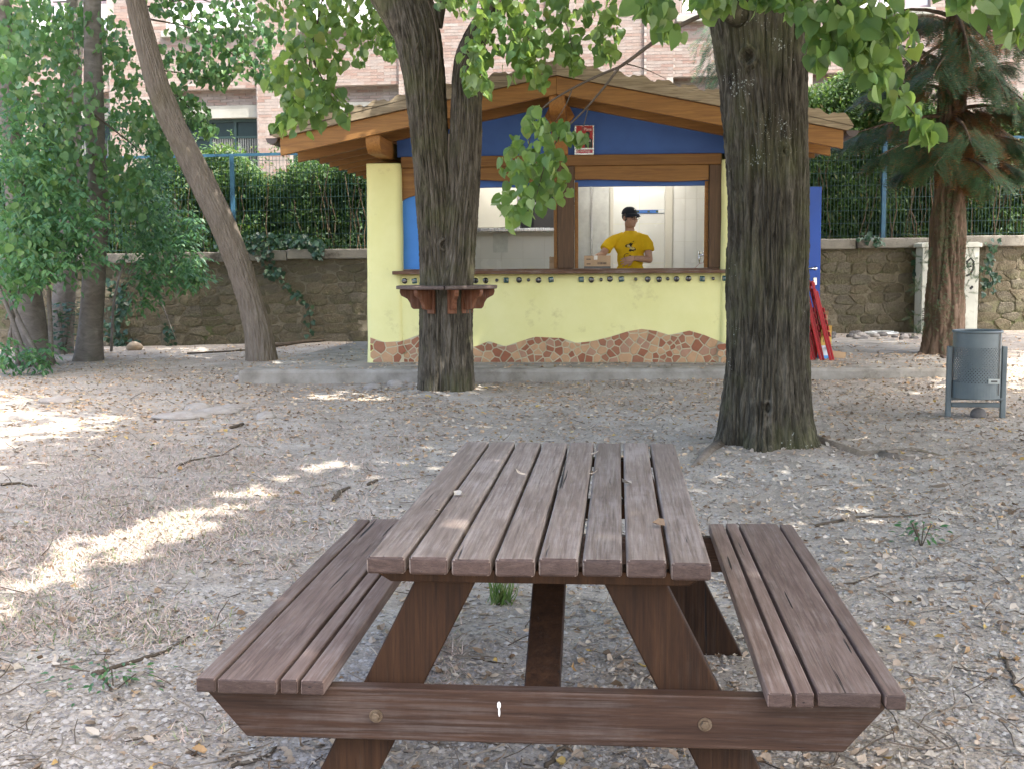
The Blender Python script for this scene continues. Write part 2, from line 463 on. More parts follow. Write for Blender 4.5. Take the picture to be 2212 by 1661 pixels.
# ------------------------------------------------------------------ rubble wall at the back
WY = 19.9
def wall_y(x): return WY - 0.035 * x
def wall_z0(x): return float(hgt(x, wall_y(x)))
MAT_STONE = island_mat('rubble_stone', [(0.0, (0.1553, 0.135, 0.0918)), (0.3, (0.2025, 0.1688, 0.1107)), (0.55, (0.2362, 0.1958, 0.1323)), (0.8, (0.1823, 0.162, 0.1215)), (1.0, (0.27, 0.2295, 0.162))], 0.92, 1.0, 14, 0.05, 0.55, wear=((0.085, 0.088, 0.04), 0.8, 0.47))
MAT_MORT = M('lime_mortar', [(0.3, (0.1485, 0.1283, 0.08775)), (0.5, (0.2025, 0.1728, 0.1188)), (0.7, (0.2565, 0.2187, 0.1553))], 3, 7, 0.95, bmp=0.9, bdist=0.03, bscale=22, stain=((0.09, 0.10, 0.04), 0.9, 0.5))
MAT_CAP = M('wall_cap_stone', [(0.3, (0.17, 0.155, 0.125)), (0.7, (0.27, 0.25, 0.205))], 4, 7, 0.92, bmp=0.6, bdist=0.012, bscale=30, stain=((0.075, 0.065, 0.05), 2.0, 0.52))
wall = thing('stone_wall', 'old rubble stone retaining wall with cap stones running behind the kiosk', 'wall', (0, WY, 0))
def wall_top(x): return 1.66 + 0.014 * x
core = MB()
sx_ = np.linspace(-14, 14, 57)
for a, b in zip(sx_[:-1], sx_[1:]):
    core.prism([(wall_y(a) - WY + 0.05, -0.3), (wall_y(a) - WY + 0.5, -0.3), (wall_y(a) - WY + 0.5, wall_top(a)), (wall_y(a) - WY + 0.05, wall_top(a))], a, b - 0.0001, 'x')
core.build('mortar_core', MAT_MORT, wall)
def clip(poly, n, d):
    """keep the part of poly with n.p <= d"""
    out = []
    for i in range(len(poly)):
        a, b = poly[i], poly[(i + 1) % len(poly)]
        da, db = n[0] * a[0] + n[1] * a[1] - d, n[0] * b[0] + n[1] * b[1] - d
        if da <= 0: out.append(a)
        if (da < 0 < db) or (db < 0 < da):
            t = da / (da - db); out.append((a[0] + (b[0] - a[0]) * t, a[1] + (b[1] - a[1]) * t))
    return out
def area(p): return abs(sum(p[i][0] * p[(i + 1) % len(p)][1] - p[(i + 1) % len(p)][0] * p[i][1] for i in range(len(p)))) / 2
# rubble: every stone an irregular piece fitted to its neighbours, pointed nearly flush
rw = random.Random(3); sd_w = []
zrow = 0.03
while zrow < 1.62:
    hh = rw.uniform(0.11, 0.2); x = -8.8 + rw.uniform(0, .3)
    while x < 9.8:
        ww = rw.uniform(0.16, 0.46); sd_w.append((x + ww / 2 + rw.uniform(-.03, .03), zrow + hh / 2 + rw.uniform(-.035, .035))); x += ww
    zrow += hh
ASP = 2.2; arr = np.array([(p[0], p[1] * ASP) for p in sd_w]); cells = []
for i, s in enumerate(arr):
    d2 = ((arr - s) ** 2).sum(1); near = np.argsort(d2)[1:17]; poly = [(s[0] - .5, s[1] - .5), (s[0] + .5, s[1] - .5), (s[0] + .5, s[1] + .5), (s[0] - .5, s[1] + .5)]
    for j in near:
        dx, dz = arr[j] - s; L = math.hypot(dx, dz); poly = clip(poly, (dx / L, dz / L), (dx * (s[0] + arr[j][0]) + dz * (s[1] + arr[j][1])) / 2 / L - 0.0055)
        if len(poly) < 3: break
    if len(poly) < 3: continue
    poly = [(p[0], p[1] / ASP) for p in poly]; zmx = wall_top(s[0]) - wall_z0(s[0]) - 0.115
    poly = clip(clip(poly, (0, 1), zmx), (0, -1), 0.12)
    if len(poly) < 3 or area(poly) < 0.004: continue
    # round the corners
    rp = []
    for k in range(len(poly)):
        a, b, c = poly[k - 1], poly[k], poly[(k + 1) % len(poly)]; rp += [(b[0] * .78 + a[0] * .22, b[1] * .78 + a[1] * .22), (b[0] * .78 + c[0] * .22, b[1] * .78 + c[1] * .22)]
    cells.append((rp, area(rp)))
vis_, rest_ = [], []
for c in cells:
    mx, mz = sum(p[0] for p in c[0]) / len(c[0]), sum(p[1] for p in c[0]) / len(c[0]); px, py, _ = project(np.array([mx, wall_y(mx), wall_z0(mx) + mz]))
    (vis_ if (225 < px < 800 or 1765 < px < 2230) else rest_).append((c[0], c[1], mx, mz))
vis_.sort(key=lambda c: -c[1]); rest_ += vis_[295:]; vis_ = vis_[:295]
def stone_geo(mb, poly, ox, oy, oz, mx, mz):
    n = len(poly); pr = rw.uniform(0.001, 0.012); tx, tz = rw.uniform(-.04, .04), rw.uniform(-.05, .05); v = []
    for sc, y in ((1.0, 0.03), (0.985, -pr * 0.3), (0.84, -pr)):
        for p in poly: v.append((ox + (p[0] - mx) * sc, oy + y + ((p[0] - mx) * tx + (p[1] - mz) * tz) * (sc < 1) + rw.uniform(-.003, .003) * (sc < .9), oz + (p[1] - mz) * sc))
    v.append((ox, oy - pr - rw.uniform(0, .006), oz))
    f = [(q * n + i, q * n + (i + 1) % n, (q + 1) * n + (i + 1) % n, (q + 1) * n + i) for q in range(2) for i in range(n)] + [(2 * n + i, 2 * n + (i + 1) % n, 3 * n) for i in range(n)]
    mb.add(v, f)
for (poly, ar, mx, mz) in vis_:
    mb = MB(); stone_geo(mb, poly, 0, 0, 0, mx, mz); o = mb.build('stone', MAT_STONE, wall); o.location = (mx, wall_y(mx) - WY + 0.052, wall_z0(mx) + mz)
mb = MB()
for (poly, ar, mx, mz) in rest_: stone_geo(mb, poly, mx, wall_y(mx) - WY + 0.052, wall_z0(mx) + mz, mx, mz)
o = mb.build('stone_mass', MAT_STONE, wall); o['kind'] = 'stuff'
x = -13.8
while x < 13.5:
    L = random.uniform(0.95, 1.5); a, b = x + 0.006, x + L - 0.006
    mb = MB(); z0 = wall_top((a + b) / 2)
    mb.box(a, b, wall_y((a + b) / 2) - WY - 0.05, wall_y((a + b) / 2) - WY + 0.55, z0 - 0.11 + random.uniform(-.006, .006), z0 + 0.055 + random.uniform(-.008, .008))
    mb.build('cap_stone', MAT_CAP, wall, bevel=0.018, seg=2); x += L

# ------------------------------------------------------------------ brick building behind
bth = math.radians(8.0)
BO = np.array([0, 26.2, 0.0])
BU = np.array([math.cos(bth), -math.sin(bth), 0]); BV = np.array([math.sin(bth), math.cos(bth), 0])
def bl(px, py, off=0.0):
    d = ray(px, py); t = np.dot(BO + BV * off - CC, BV) / np.dot(d, BV); q = CC + d * t - BO
    return float(q @ BU), float(q[2])
bld = thing('brick_building', 'large pale red brick building with concrete lintels in sunlight behind the hedge', 'building', tuple(BO), -bth)
MAT_BRICK = island_mat('old_brick', [(0.0, (0.24, 0.16, 0.13)), (0.22, (0.275, 0.21, 0.175)), (0.5, (0.285, 0.24, 0.21)), (0.78, (0.27, 0.235, 0.21)), (0.92, (0.235, 0.155, 0.125)), (1.0, (0.33, 0.295, 0.265))], 0.9, 0.5, 30, 0.006, 0.3, wear=((0.325, 0.29, 0.255), 1.4, 0.55))
MAT_BMORT = M('brick_mortar', [(0.3, (0.26, 0.225, 0.195)), (0.7, (0.33, 0.295, 0.265))], 4, 6, 0.95, bmp=0.4, bscale=40)
MAT_LINTEL = M('lintel_concrete', [(0.3, (0.22, 0.22, 0.19)), (0.7, (0.30, 0.30, 0.265))], 3, 6, 0.9, bmp=0.3, bscale=30, stain=((0.2, 0.21, 0.17), 1.3, 0.55))
MAT_FRAME_G = M('dark_green_paint', [(0.3, (0.012, 0.03, 0.028)), (0.7, (0.02, 0.05, 0.045))], 6, 4, 0.5, bmp=0.1)
MAT_WFRAME = M('white_window_frame', [(0.3, (0.24, 0.19, 0.20)), (0.7, (0.32, 0.26, 0.27))], 6, 4, 0.5, bmp=0.05)
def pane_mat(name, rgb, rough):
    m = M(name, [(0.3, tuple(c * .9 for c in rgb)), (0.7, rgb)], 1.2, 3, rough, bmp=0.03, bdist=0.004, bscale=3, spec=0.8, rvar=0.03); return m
MAT_PANE_W = pane_mat('sky_glare_pane', (0.80, 0.81, 0.82), 0.12)  # white of the reflected sky painted into the glass colour
MAT_PANE_D = M('dark_pane', [(0.3, (0.008, 0.02, 0.02)), (0.7, (0.012, 0.03, 0.03))], 2, 3, 0.35, bmp=0.03, spec=0.25)
MAT_BLIND = M('grey_slatted_blind', [(0.3, (0.10, 0.11, 0.10)), (0.7, (0.16, 0.17, 0.16))], 6, 3, 0.6, bmp=0.05)
openings = []; wins = []; recs = []
for (xa, xb, ysill) in ((60, 250, 74), (359, 554, 70), (656, 848, 58), (1470, 1700, 36), (1800, 2010, 26)):
    x0, zs = bl(xa, ysill); x1, _ = bl(xb, ysill); wins.append((x0, x1, zs)); openings.append((x0, x1, zs - 0.12, 10.0))
for (xa, xb, yt) in ((70, 235, 203), (385, 553, 196), (622, 862, 189), (1440, 1680, 168), (1740, 1990, 160)):
    x0, zt = bl(xa, yt); x1, _ = bl(xb, yt); recs.append((x0, x1, zt)); openings.append((x0, x1, 0.0, zt))
def inside(x, z):
    for (a, b, c, d) in openings:
        if a < x < b and c < z < d: return True
    return False
xb = sorted({-16.0, 16.0} | {v for o in openings for v in o[:2]}); zb = sorted({-0.5, 10.0} | {v for o in openings for v in o[2:] if v > 0})
mb = MB()
for a, b in zip(xb[:-1], xb[1:]):
    for c, d in zip(zb[:-1], zb[1:]):
        if not inside((a + b) / 2, (c + d) / 2): mb.box(a, b, 0.004, 0.4, c, d)
mb.build('wall', MAT_BMORT, bld)
MB().box(-16, 16, 0.45, 6.0, -0.5, 10.0).build('rear_mass', MAT_BMORT, bld)
# bricks
BH, BL_ = 0.064, 0.29
pil = [bl(a, 150)[0] for a in (237, 555, 862, 1180, 1391, 1690)]
def proud(x):  # pilasters stand a little forward
    for p_ in pil:
        if p_ < x < p_ + 0.6: return 0.05
    return 0.0
for p_ in pil: MB().box(p_ + 0.004, p_ + 0.596, -0.046, 0.0038, 2.9, 9.9).build('pilaster', MAT_BMORT, bld)
cand = []
zr = 2.9; r = 0
while zr < 9.9:
    x = -15.9 + (BL_ / 2 if r % 2 else 0)
    while x < 15.9:
        x2 = x + BL_
        segs = [(x, x2)]
        for (a, b, c, d) in openings:
            if c < zr + BH * 0.5 < d:
                ns = []
                for (u, v) in segs:
                    if v <= a or u >= b: ns.append((u, v)); continue
                    if u < a: ns.append((u, a))
                    if v > b: ns.append((b, v))
                segs = ns
        for p_ in pil:                                    # a straight edge to each pilaster
            for e_ in (p_, p_ + 0.6):
                segs = [q_ for (u, v) in segs for q_ in (((u, e_), (e_, v)) if u + 0.01 < e_ < v - 0.01 else ((u, v),))]
        for (u, v) in segs:
            if v - u > 0.06: cand.append((u + 0.0035, v - 0.0035, zr + 0.0035, zr + BH - 0.0035, proud((u + v) / 2)))
        x = x2
    zr += BH; r += 1
ind, mass = [], []
for c in cand:
    p = BO + BU * ((c[0] + c[1]) / 2) + np.array([0, 0, (c[2] + c[3]) / 2]); px, py, _ = project(p)
    full = c[1] - c[0] > 0.25
    if full and ((1245 < px < 1530 and 55 < py < 168) or (690 < px < 860 and 95 < py < 185)): ind.append(c)
    elif -400 < px < 2700 and py > -300: mass.append(c)
random.shuffle(ind); mass += ind[295:]; ind = ind[:295]
cube = np.array([(-.5, 0, -.5), (.5, 0, -.5), (.5, 1, -.5), (-.5, 1, -.5), (-.5, 0, .5), (.5, 0, .5), (.5, 1, .5), (-.5, 1, .5)])
cubef = np.array([(0, 1, 5, 4), (4, 5, 6, 7), (0, 3, 2, 1), (1, 2, 6, 5), (3, 0, 4, 7)])
bme = MB().add(cube, [tuple(f) for f in cubef]).mesh('brick', MAT_BRICK)
for c in ind:
    o = link('brick', bme, bld); j = random.uniform(0, 0.002)
    o.location = ((c[0] + c[1]) / 2, -c[4] - j, (c[2] + c[3]) / 2); o.scale = (c[1] - c[0], 0.03 + c[4], c[3] - c[2])
T = np.array([((c[0] + c[1]) / 2, -c[4] - random.uniform(0, 0.002), (c[2] + c[3]) / 2) for c in mass])
B = np.array([np.diag([c[1] - c[0], 0.03 + c[4], c[3] - c[2]]) for c in mass])
scatter('brickwork', cube, cubef, B, T, MAT_BRICK, bld)
for (x0, x1, zs) in wins:
    wn2 = MB().box(x0 - 0.08, x1 + 0.08, -0.12, 0.25, zs - 0.13, zs).build('window_sill', MAT_LINTEL, bld, bevel=0.01)
    fr = MB(); nx2 = 4; wx = (x1 - x0) / nx2
    fr.box(x0, x1, 0.12, 0.19, zs, zs + 0.09)
    for q in range(nx2 + 1):
        xx = x0 + q * wx; fr.box(xx - 0.022, xx + 0.022, 0.125, 0.185, zs + 0.09, 10)
    for q in range(1, 5): fr.box(x0, x1, 0.13, 0.18, zs + q * 0.62, zs + q * 0.62 + 0.05)
    wf = fr.build('window', MAT_WFRAME, bld)
    for q in range(nx2):
        for t in range(4):
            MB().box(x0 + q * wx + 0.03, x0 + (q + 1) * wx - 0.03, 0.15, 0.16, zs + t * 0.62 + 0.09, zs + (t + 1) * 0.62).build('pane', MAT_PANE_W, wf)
for (x0, x1, zt) in recs:
    T = []; B = []
    for q in range(5):
        zz = zt - (q + 1) * BH; xx = x0 + (BL_ / 2 if q % 2 else 0) - BL_ / 2
        while xx < x1:
            a, b = max(xx, x0), min(xx + BL_, x1)
            if b - a > 0.04: T.append(((a + b) / 2, 0.20, zz + BH / 2)); B.append(np.diag([b - a - 0.012, 0.05, BH - 0.012]))
            xx += BL_
    scatter('recessed_bricks', cube, cubef, np.array(B), np.array(T), MAT_BRICK, bld)
    MB().box(x0, x1, 0.215, 0.44, zt - 0.33, zt + 0.05).build('recess_back', MAT_BMORT, bld)
    MB().box(x0, x1, 0.13, 0.44, zt - 0.60, zt - 0.331).build('lintel', MAT_LINTEL, bld, bevel=0.008)
    zw = zt - 0.60; fr = MB()
    fr.box(x0, x1, 0.28, 0.36, zw - 0.07, zw)
    for q in range(4):
        xx = x0 + 0.03 + q * (x1 - x0 - 0.06) / 3; fr.box(xx - 0.03, xx + 0.03, 0.28, 0.36, 1.0, zw - 0.07)
    fr.box(x0, x1, 0.285, 0.355, zw - 0.42, zw - 0.37)
    wf = fr.build('window', MAT_FRAME_G, bld)
    MB().box(x0, x1, 0.32, 0.33, 1.0, zw - 0.05).build('pane', MAT_PANE_D, wf)
    bd_ = MB()
    for q in range(20): bd_.box(x0 + (x1 - x0) * (0.36 + q * 0.03), x0 + (x1 - x0) * (0.36 + q * 0.03) + 0.032, 0.295, 0.31, 1.2, zw - 0.42)
    bd_.build('slatted_blind', MAT_BLIND, wf)

# ------------------------------------------------------------------ fence on the wall
MAT_FPOST = M('blue_fence_paint', [(0.3, (0.02, 0.07, 0.12)), (0.7, (0.035, 0.11, 0.17))], 8, 4, 0.5, bmp=0.1, spec=0.4)
MAT_WIRE = M('green_wire_coating', [(0.3, (0.012, 0.04, 0.04)), (0.7, (0.02, 0.06, 0.055))], 8, 3, 0.5, bmp=0.0)
def fx(px, Y=20.15): return at(px, 500, Y)[0]
posts = [fx(500) + 2.62 * k for k in range(-3, 7)]
fence = thing('wire_fence', 'blue steel post fence with wire mesh on top of the stone wall', 'fence', (0, WY + 0.25, 0))
for p_ in posts:
    zt = wall_top(p_); MB().box(p_ - 0.035, p_ + 0.035, -0.03 - 0.035 * p_, 0.03 - 0.035 * p_, zt - 0.05, zt + 1.62).build('post', MAT_FPOST, fence, bevel=0.006)
for a, b in zip(posts[:-1], posts[1:]):
    za, zb_ = wall_top(a), wall_top(b)
    MB().beam((a + 0.04, -0.035 * a, za + 1.60), (b - 0.04, -0.035 * b, zb_ + 1.60), 0.045, 0.045).build('top_rail', MAT_FPOST, fence)
    mb = MB(); kk = int((b - a) / 0.055)
    for q in range(1, kk):
        t = q / kk; xx = a + (b - a) * t; zz = za + (zb_ - za) * t
        mb.box(xx - 0.0025, xx + 0.0025, -0.0025 - 0.035 * xx, 0.0025 - 0.035 * xx, zz + 0.07, zz + 1.57)
    for q in range(8):
        mb.beam((a, -0.006 - 0.035 * a, za + 0.1 + q * 0.2), (b, -0.006 - 0.035 * b, zb_ + 0.1 + q * 0.2), 0.006, 0.006)
    mb.build('wire_panel', MAT_WIRE, fence)

# ================================================================== THE KIOSK
KO = np.array([-1.677, 14.4, SLZ]); kth = math.radians(4.5)
KU = np.array([math.cos(kth), -math.sin(kth), 0]); KV = np.array([math.sin(kth), math.cos(kth), 0])
def kl(px, py, off=0.0):
    d = ray(px, py); t = np.dot(KO + KV * off - CC, KV) / np.dot(d, KV); q = CC + d * t - KO
    return float(q @ KU), float(q[2])
def kw(x, y, z): return KO + KU * x + KV * y + np.array([0, 0, z])
KW, KD, KC = 4.46, 3.7, 2.23
kiosk = thing('kiosk', 'yellow and blue refreshment kiosk with timber roof and mosaic base', 'kiosk', tuple(KO), -kth)
MAT_YEL = M('pale_yellow_render', [(0.3, (0.68, 0.65, 0.28)), (0.7, (0.74, 0.71, 0.345))], 2.2, 6, 0.85, bmp=0.22, bdist=0.006, bscale=34, stain=((0.58, 0.54, 0.25), 3.2, 0.60), spec=0.25)
MAT_BLUE_D = M('shaded_blue_paint', [(0.3, (0.030, 0.082, 0.25)), (0.7, (0.044, 0.112, 0.33))], 2.5, 4, 0.6, bmp=0.06, bscale=30)  # panel blue deepened: the gable's shade is put into the colour
MAT_BLUE_L = M('sky_blue_paint', [(0.3, (0.045, 0.19, 0.52)), (0.7, (0.06, 0.23, 0.60))], 2.5, 4, 0.6, bmp=0.06, bscale=30)
W_ORANGE = [(0.25, (0.1771, 0.0716, 0.01554)), (0.5, (0.2707, 0.1193, 0.02665)), (0.75, (0.354, 0.1731, 0.04441))]
MAT_RAFT = wood_mat('varnished_rafter_wood', W_ORANGE, 0.55, (12, 0.8, 12), fs=0.45)
MAT_RAFTX = wood_mat('varnished_board_wood', [(0.25, (0.1335, 0.05688, 0.01241)), (0.5, (0.2053, 0.09397, 0.02144)), (0.75, (0.267, 0.136, 0.03386))], 0.55, (0.8, 12, 12), fs=0.45)
MAT_SOFF = wood_mat('shade_darkened_soffit', [(0.25, (0.060, 0.026, 0.008)), (0.5, (0.095, 0.042, 0.013)), (0.75, (0.13, 0.062, 0.02))], 0.65, (12, 0.8, 12), fs=0.45)  # brown lowered so the colour carries the shade between rafters
MAT_POST = wood_mat('dark_post_wood', [(0.25, (0.060, 0.032, 0.014)), (0.6, (0.095, 0.052, 0.024)), (0.8, (0.12, 0.07, 0.034))], 0.6, (12, 12, 0.8))
MAT_BARGE = wood_mat('weathered_barge_wood', [(0.25, (0.1495, 0.1105, 0.065)), (0.5, (0.234, 0.182, 0.1105)), (0.75, (0.325, 0.26, 0.169))], 0.85, (0.9, 12, 12), crack=0.33)
MAT_COUNTER = wood_mat('worn_counter_wood', [(0.25, (0.075, 0.034, 0.016)), (0.5, (0.12, 0.058, 0.028)), (0.75, (0.17, 0.095, 0.055))], 0.55, (0.8, 12, 12), worn=((0.30, 0.26, 0.23), 3, 0.26, 0.7))
MAT_GUT = M('dark_gutter', [(0.3, (0.055, 0.040, 0.034)), (0.7, (0.09, 0.068, 0.058))], 5, 4, 0.45, bmp=0.05)
MAT_TILE_R = M('roof_tile_clay', [(0.3, (0.20, 0.16, 0.11)), (0.7, (0.32, 0.26, 0.18))], 4, 6, 0.9, bmp=0.4, bscale=25)
MAT_WHITE = M('white_wall_tile', [(0.3, (0.70, 0.70, 0.66)), (0.7, (0.76, 0.76, 0.72))], 1.5, 3, 0.25, bmp=0.02, bscale=8, spec=0.5)
MAT_CREAM = M('cream_laminate', [(0.3, (0.60, 0.58, 0.50)), (0.7, (0.66, 0.64, 0.56))], 2, 3, 0.4, bmp=0.02)
MAT_STEEL = M('brushed_steel', [(0.3, (0.42, 0.42, 0.41)), (0.7, (0.55, 0.55, 0.54))], 3, 5, 0.28, (30, 1, 1), bmp=0.05, metal=1.0)
MAT_BLACK = flat('black_plastic', (0.012, 0.012, 0.013), 0.35)
MAT_CHROME = M('chrome', [(0.3, (0.65, 0.65, 0.66)), (0.7, (0.75, 0.75, 0.76))], 3, 2, 0.12, bmp=0, metal=1.0)
MAT_FLOORK = M('grey_floor', [(0.3, (0.30, 0.29, 0.27)), (0.7, (0.38, 0.37, 0.34))], 3, 4, 0.5)

def rounded(x0, x1, y0, y1, r, n=5):
    pts = []
    for cx_, cy_, a0 in ((x1 - r, y0 + r, -90), (x1 - r, y1 - r, 0), (x0 + r, y1 - r, 90), (x0 + r, y0 + r, 180)):
        for i in range(n + 1):
            a = math.radians(a0 + 90 * i / n); pts.append((cx_ + r * math.cos(a), cy_ + r * math.sin(a)))
    return pts
def render_mass(x0, x1, y0, y1, zs, r, name, mat_, flare=0.03, zmax=2.3):
    """hand-rendered masonry: rounded corners, slightly uneven faces, a little wider at the foot"""
    mb = MB(); loops = []
    for z in zs:
        t = flare * (1 - z / zmax) ** 2
        pts = rounded(x0 - t, x1 + t, y0 - t, y1, r)
        dn = []
        for i in range(len(pts)):
            a, b = Vector(pts[i]), Vector(pts[(i + 1) % len(pts)]); k = max(1, int((b - a).length / 0.12))
            for q in range(k): dn.append(a.lerp(b, q / k))
        loops.append([(p.x + 0.010 * float(pn(p.x * 2.2, z * 2.2, 1.0)), p.y + 0.012 * float(pn(p.x * 1.7, z * 1.7, p.y * 1.7 + 7)), z) for p in dn])
    n = min(len(l) for l in loops); loops = [l[:n] if len(l) == n else [l[int(i * len(l) / n)] for i in range(n)] for l in loops]
    for l in loops: mb.v += l
    for q in range(len(loops) - 1):
        for i in range(n): mb.f.append((q * n + i, q * n + (i + 1) % n, (q + 1) * n + (i + 1) % n, (q + 1) * n + i))
    mb.f.append(tuple((len(loops) - 1) * n + i for i in range(n)))
    return mb.build(name, mat_, kiosk, smooth=True)
zz = list(np.linspace(-0.01, 1.0165, 14))
render_mass(0.02, KW - 0.02, 0.0, 0.24, zz, 0.05, 'front_wall', MAT_YEL, 0.02)
zp = list(np.linspace(-0.01, 2.24, 26)) + [2.272, 2.288]
render_mass(0.0, 0.40, -0.035, 0.5, zp, 0.07, 'pillar', MAT_YEL, 0.02)
render_mass(KW - 0.40, KW, -0.035, 0.5, zp, 0.07, 'pillar', MAT_YEL, 0.02)
MB().box(0.02, 0.18, 0.5, KD, -0.01, 2.30).build('side_wall', MAT_YEL, kiosk)
MB().box(KW - 0.18, KW - 0.02, 0.5, 1.0, -0.01, 2.30).box(KW - 0.18, KW - 0.02, 1.0, 1.9, 2.05, 2.30).box(KW - 0.18, KW - 0.02, 1.9, KD, -0.01, 2.30).build('side_wall', MAT_YEL, kiosk)
MB().box(0.0, KW, KD, KD + 0.16, -0.01, 2.42).build('rear_wall', MAT_YEL, kiosk)

# broken-tile mosaic along the foot of the wall: every piece its own tile
wave = [(0, .30), (.195, .235), (.40, .25), (.60, .32), (.8, .29), (1.0, .21), (1.24, .18), (1.41, .245), (1.6, .185), (1.87, .275), (1.95, .295), (2.25, .28), (2.42, .225), (2.6, .245), (2.81, .295), (3.02, .36), (3.17, .385), (3.34, .36), (3.48, .315), (3.71, .365), (3.88, .315), (4.11, .22), (4.3, .25), (4.46, .30)]
wx_, wz_ = np.array([q[0] for q in wave]), np.array([q[1] for q in wave])
def wv(x): return float(np.interp(x, wx_, wz_))
rm = random.Random(5); seeds = []
for _ in range(9000):
    x, z = rm.uniform(0.0, KW), rm.uniform(0, 0.40)
    if z > wv(x) + 0.02: continue
    dmin = 0.044 + 0.075 * max(0, min(1, 0.5 + 1.1 * float(pn(x * 3.1, z * 3.1, 2.0))))
    if all((x - s[0]) ** 2 + (1.25 * (z - s[1])) ** 2 > dmin * dmin for s in seeds): seeds.append((x, z))
seeds = seeds[:380]
mos_mats = [flat('terracotta_tile', (0.26, 0.095, 0.045), 0.65), flat('tan_tile', (0.44, 0.265, 0.14), 0.65), flat('rose_tile', (0.35, 0.195, 0.12), 0.65), flat('brown_tile', (0.29, 0.125, 0.065), 0.65)]
def wall_front(x, z):
    t = 0.02 * (1 - z / 2.3) ** 2; yb = -t - (0.035 if x < 0.40 or x > KW - 0.40 else 0.0)
    return yb + 0.012 * float(pn(x * 1.7, z * 1.7, yb * 1.7 + 7))
mb = MB(); nxg = 150; nr_ = 6
for i in range(nxg + 1):
    x = 0.01 + (KW - 0.02) * i / nxg; e_ = 0.06 * max(0, 1 - min(x, KW - x) / 0.07)
    for j in range(nr_ + 1):
        z = wv(x) * j / nr_; mb.v.append((x, wall_front(x, z) - 0.003 + e_ * 0.6, z + 0.001))
for i in range(nxg):
    for j in range(nr_): a = i * (nr_ + 1) + j; mb.f.append((a, a + nr_ + 1, a + nr_ + 2, a + 1))
mosaic = mb.build('mosaic_grout', M('cream_grout', [(0.3, (0.42, 0.37, 0.24)), (0.7, (0.52, 0.47, 0.33))], 8, 5, 0.9, bmp=0.3, bscale=50), kiosk, smooth=True)
ntile = 0
for i, s in enumerate(seeds):
    poly = [(s[0] - .2, s[1] - .2), (s[0] + .2, s[1] - .2), (s[0] + .2, s[1] + .2), (s[0] - .2, s[1] + .2)]
    near = sorted((t for t in seeds if t is not s), key=lambda t: (t[0] - s[0]) ** 2 + (t[1] - s[1]) ** 2)[:16]
    for t in near:
        dx, dz = t[0] - s[0], t[1] - s[1]; L = math.hypot(dx, dz); nx2, nz2 = dx / L, dz / L
        poly = clip(poly, (nx2, nz2), nx2 * (s[0] + t[0]) / 2 + nz2 * (s[1] + t[1]) / 2 - 0.0068)
        if len(poly) < 3: break
    if len(poly) < 3: continue
    poly = clip(poly, (0, -1), -0.006); poly = clip(poly, (-1, 0), -0.03) if poly else poly; poly = clip(poly, (1, 0), KW - 0.03) if poly else poly
    for xq in (s[0] - 0.06, s[0], s[0] + 0.06):
        if len(poly) < 3: break
        sl = (wv(xq + 0.03) - wv(xq - 0.03)) / 0.06
        poly = clip(poly, (-sl, 1), wv(xq) - sl * xq)
    if len(poly) < 3 or area(poly) < 0.0006: continue
    cxp, czp = sum(p[0] for p in poly) / len(poly), sum(p[1] for p in poly) / len(poly)
    fl = -wall_front(cxp, czp) + 0.0065
    tilt = rm.uniform(-0.02, 0.02); mb = MB(); pl = [(p[0] - cxp, p[1] - czp) for p in poly]
    mb.v = [(p[0], 0.03, p[1]) for p in pl] + [(p[0], 0.0 + tilt * p[0], p[1]) for p in pl] + [(p[0] * .94, -0.003 + tilt * p[0], p[1] * .94) for p in pl]
    n = len(pl)
    for q in range(2):
        for k in range(n): mb.f.append((q * n + k, q * n + (k + 1) % n, (q + 1) * n + (k + 1) % n, (q + 1) * n + k))
    mb.f.append(tuple(2 * n + k for k in range(n)))
    o = mb.build('mosaic_tile', rm.choices(mos_mats, (3, 4, 2.2, 3))[0], mosaic); o.location = (cxp, -fl, czp); ntile += 1

# bottle bottoms and glass blocks set in the render
def glass_mat(name, rgb):
    m, nt, p = new_mat(name); p.inputs['Base Color'].default_value = (*rgb, 1); p.inputs['Roughness'].default_value = 0.05
    p.inputs['Specular IOR Level'].default_value = 0.9; p.inputs['Coat Weight'].default_value = 0.6
    nt.links.new(bump(nt, noise(nt, coords(nt), 40, 2), 0.25, 0.004), p.inputs['Normal']); return m
MAT_GL = [glass_mat('brown_bottle_glass', (0.012, 0.012, 0.010)), glass_mat('teal_glass_block', (0.006, 0.055, 0.055))]
gl = [(313, 'r'), (368, 's'), (430, 'r'), (490, 'q'), (560, 's'), (630, 'r'), (707, 'r'), (762, 'r'), (824, 'q'), (875, 's'), (946, 'r'), (998, 'q'), (1053, 'r'), (1121, 's'), (1286, 's'), (1341, 'r'), (1394, 'q'), (1442, 'r'), (1504, 's'), (1582, 'q'), (1647, 'r'), (1708, 'r'), (1755, 'q'), (1802, 'r'), (1866, 'r'), (1941, 's'), (1999, 'q'), (2060, 's')]
def dome(r, sq, h):
    mb = MB(); n = 20
    def P(a, rr):
        if not sq: return rr * math.cos(a), rr * math.sin(a)
        c, s_ = math.cos(a), math.sin(a); return rr * math.copysign(abs(c) ** 0.35, c), rr * math.copysign(abs(s_) ** 0.35, s_)
    prof = [(1, 0.0), (0.94, 0.5), (0.7, 0.85), (0.35, 0.98)]
    for rr, hh in prof:
        for k in range(n):
            u, v_ = P(2 * math.pi * k / n, r * rr); mb.v.append((u, -h * hh, v_))
    for q in range(3):
        for k in range(n): mb.f.append((q * n + k, q * n + (k + 1) % n, (q + 1) * n + (k + 1) % n, (q + 1) * n + k))
    mb.f.append(tuple(3 * n + k for k in range(n))); return mb
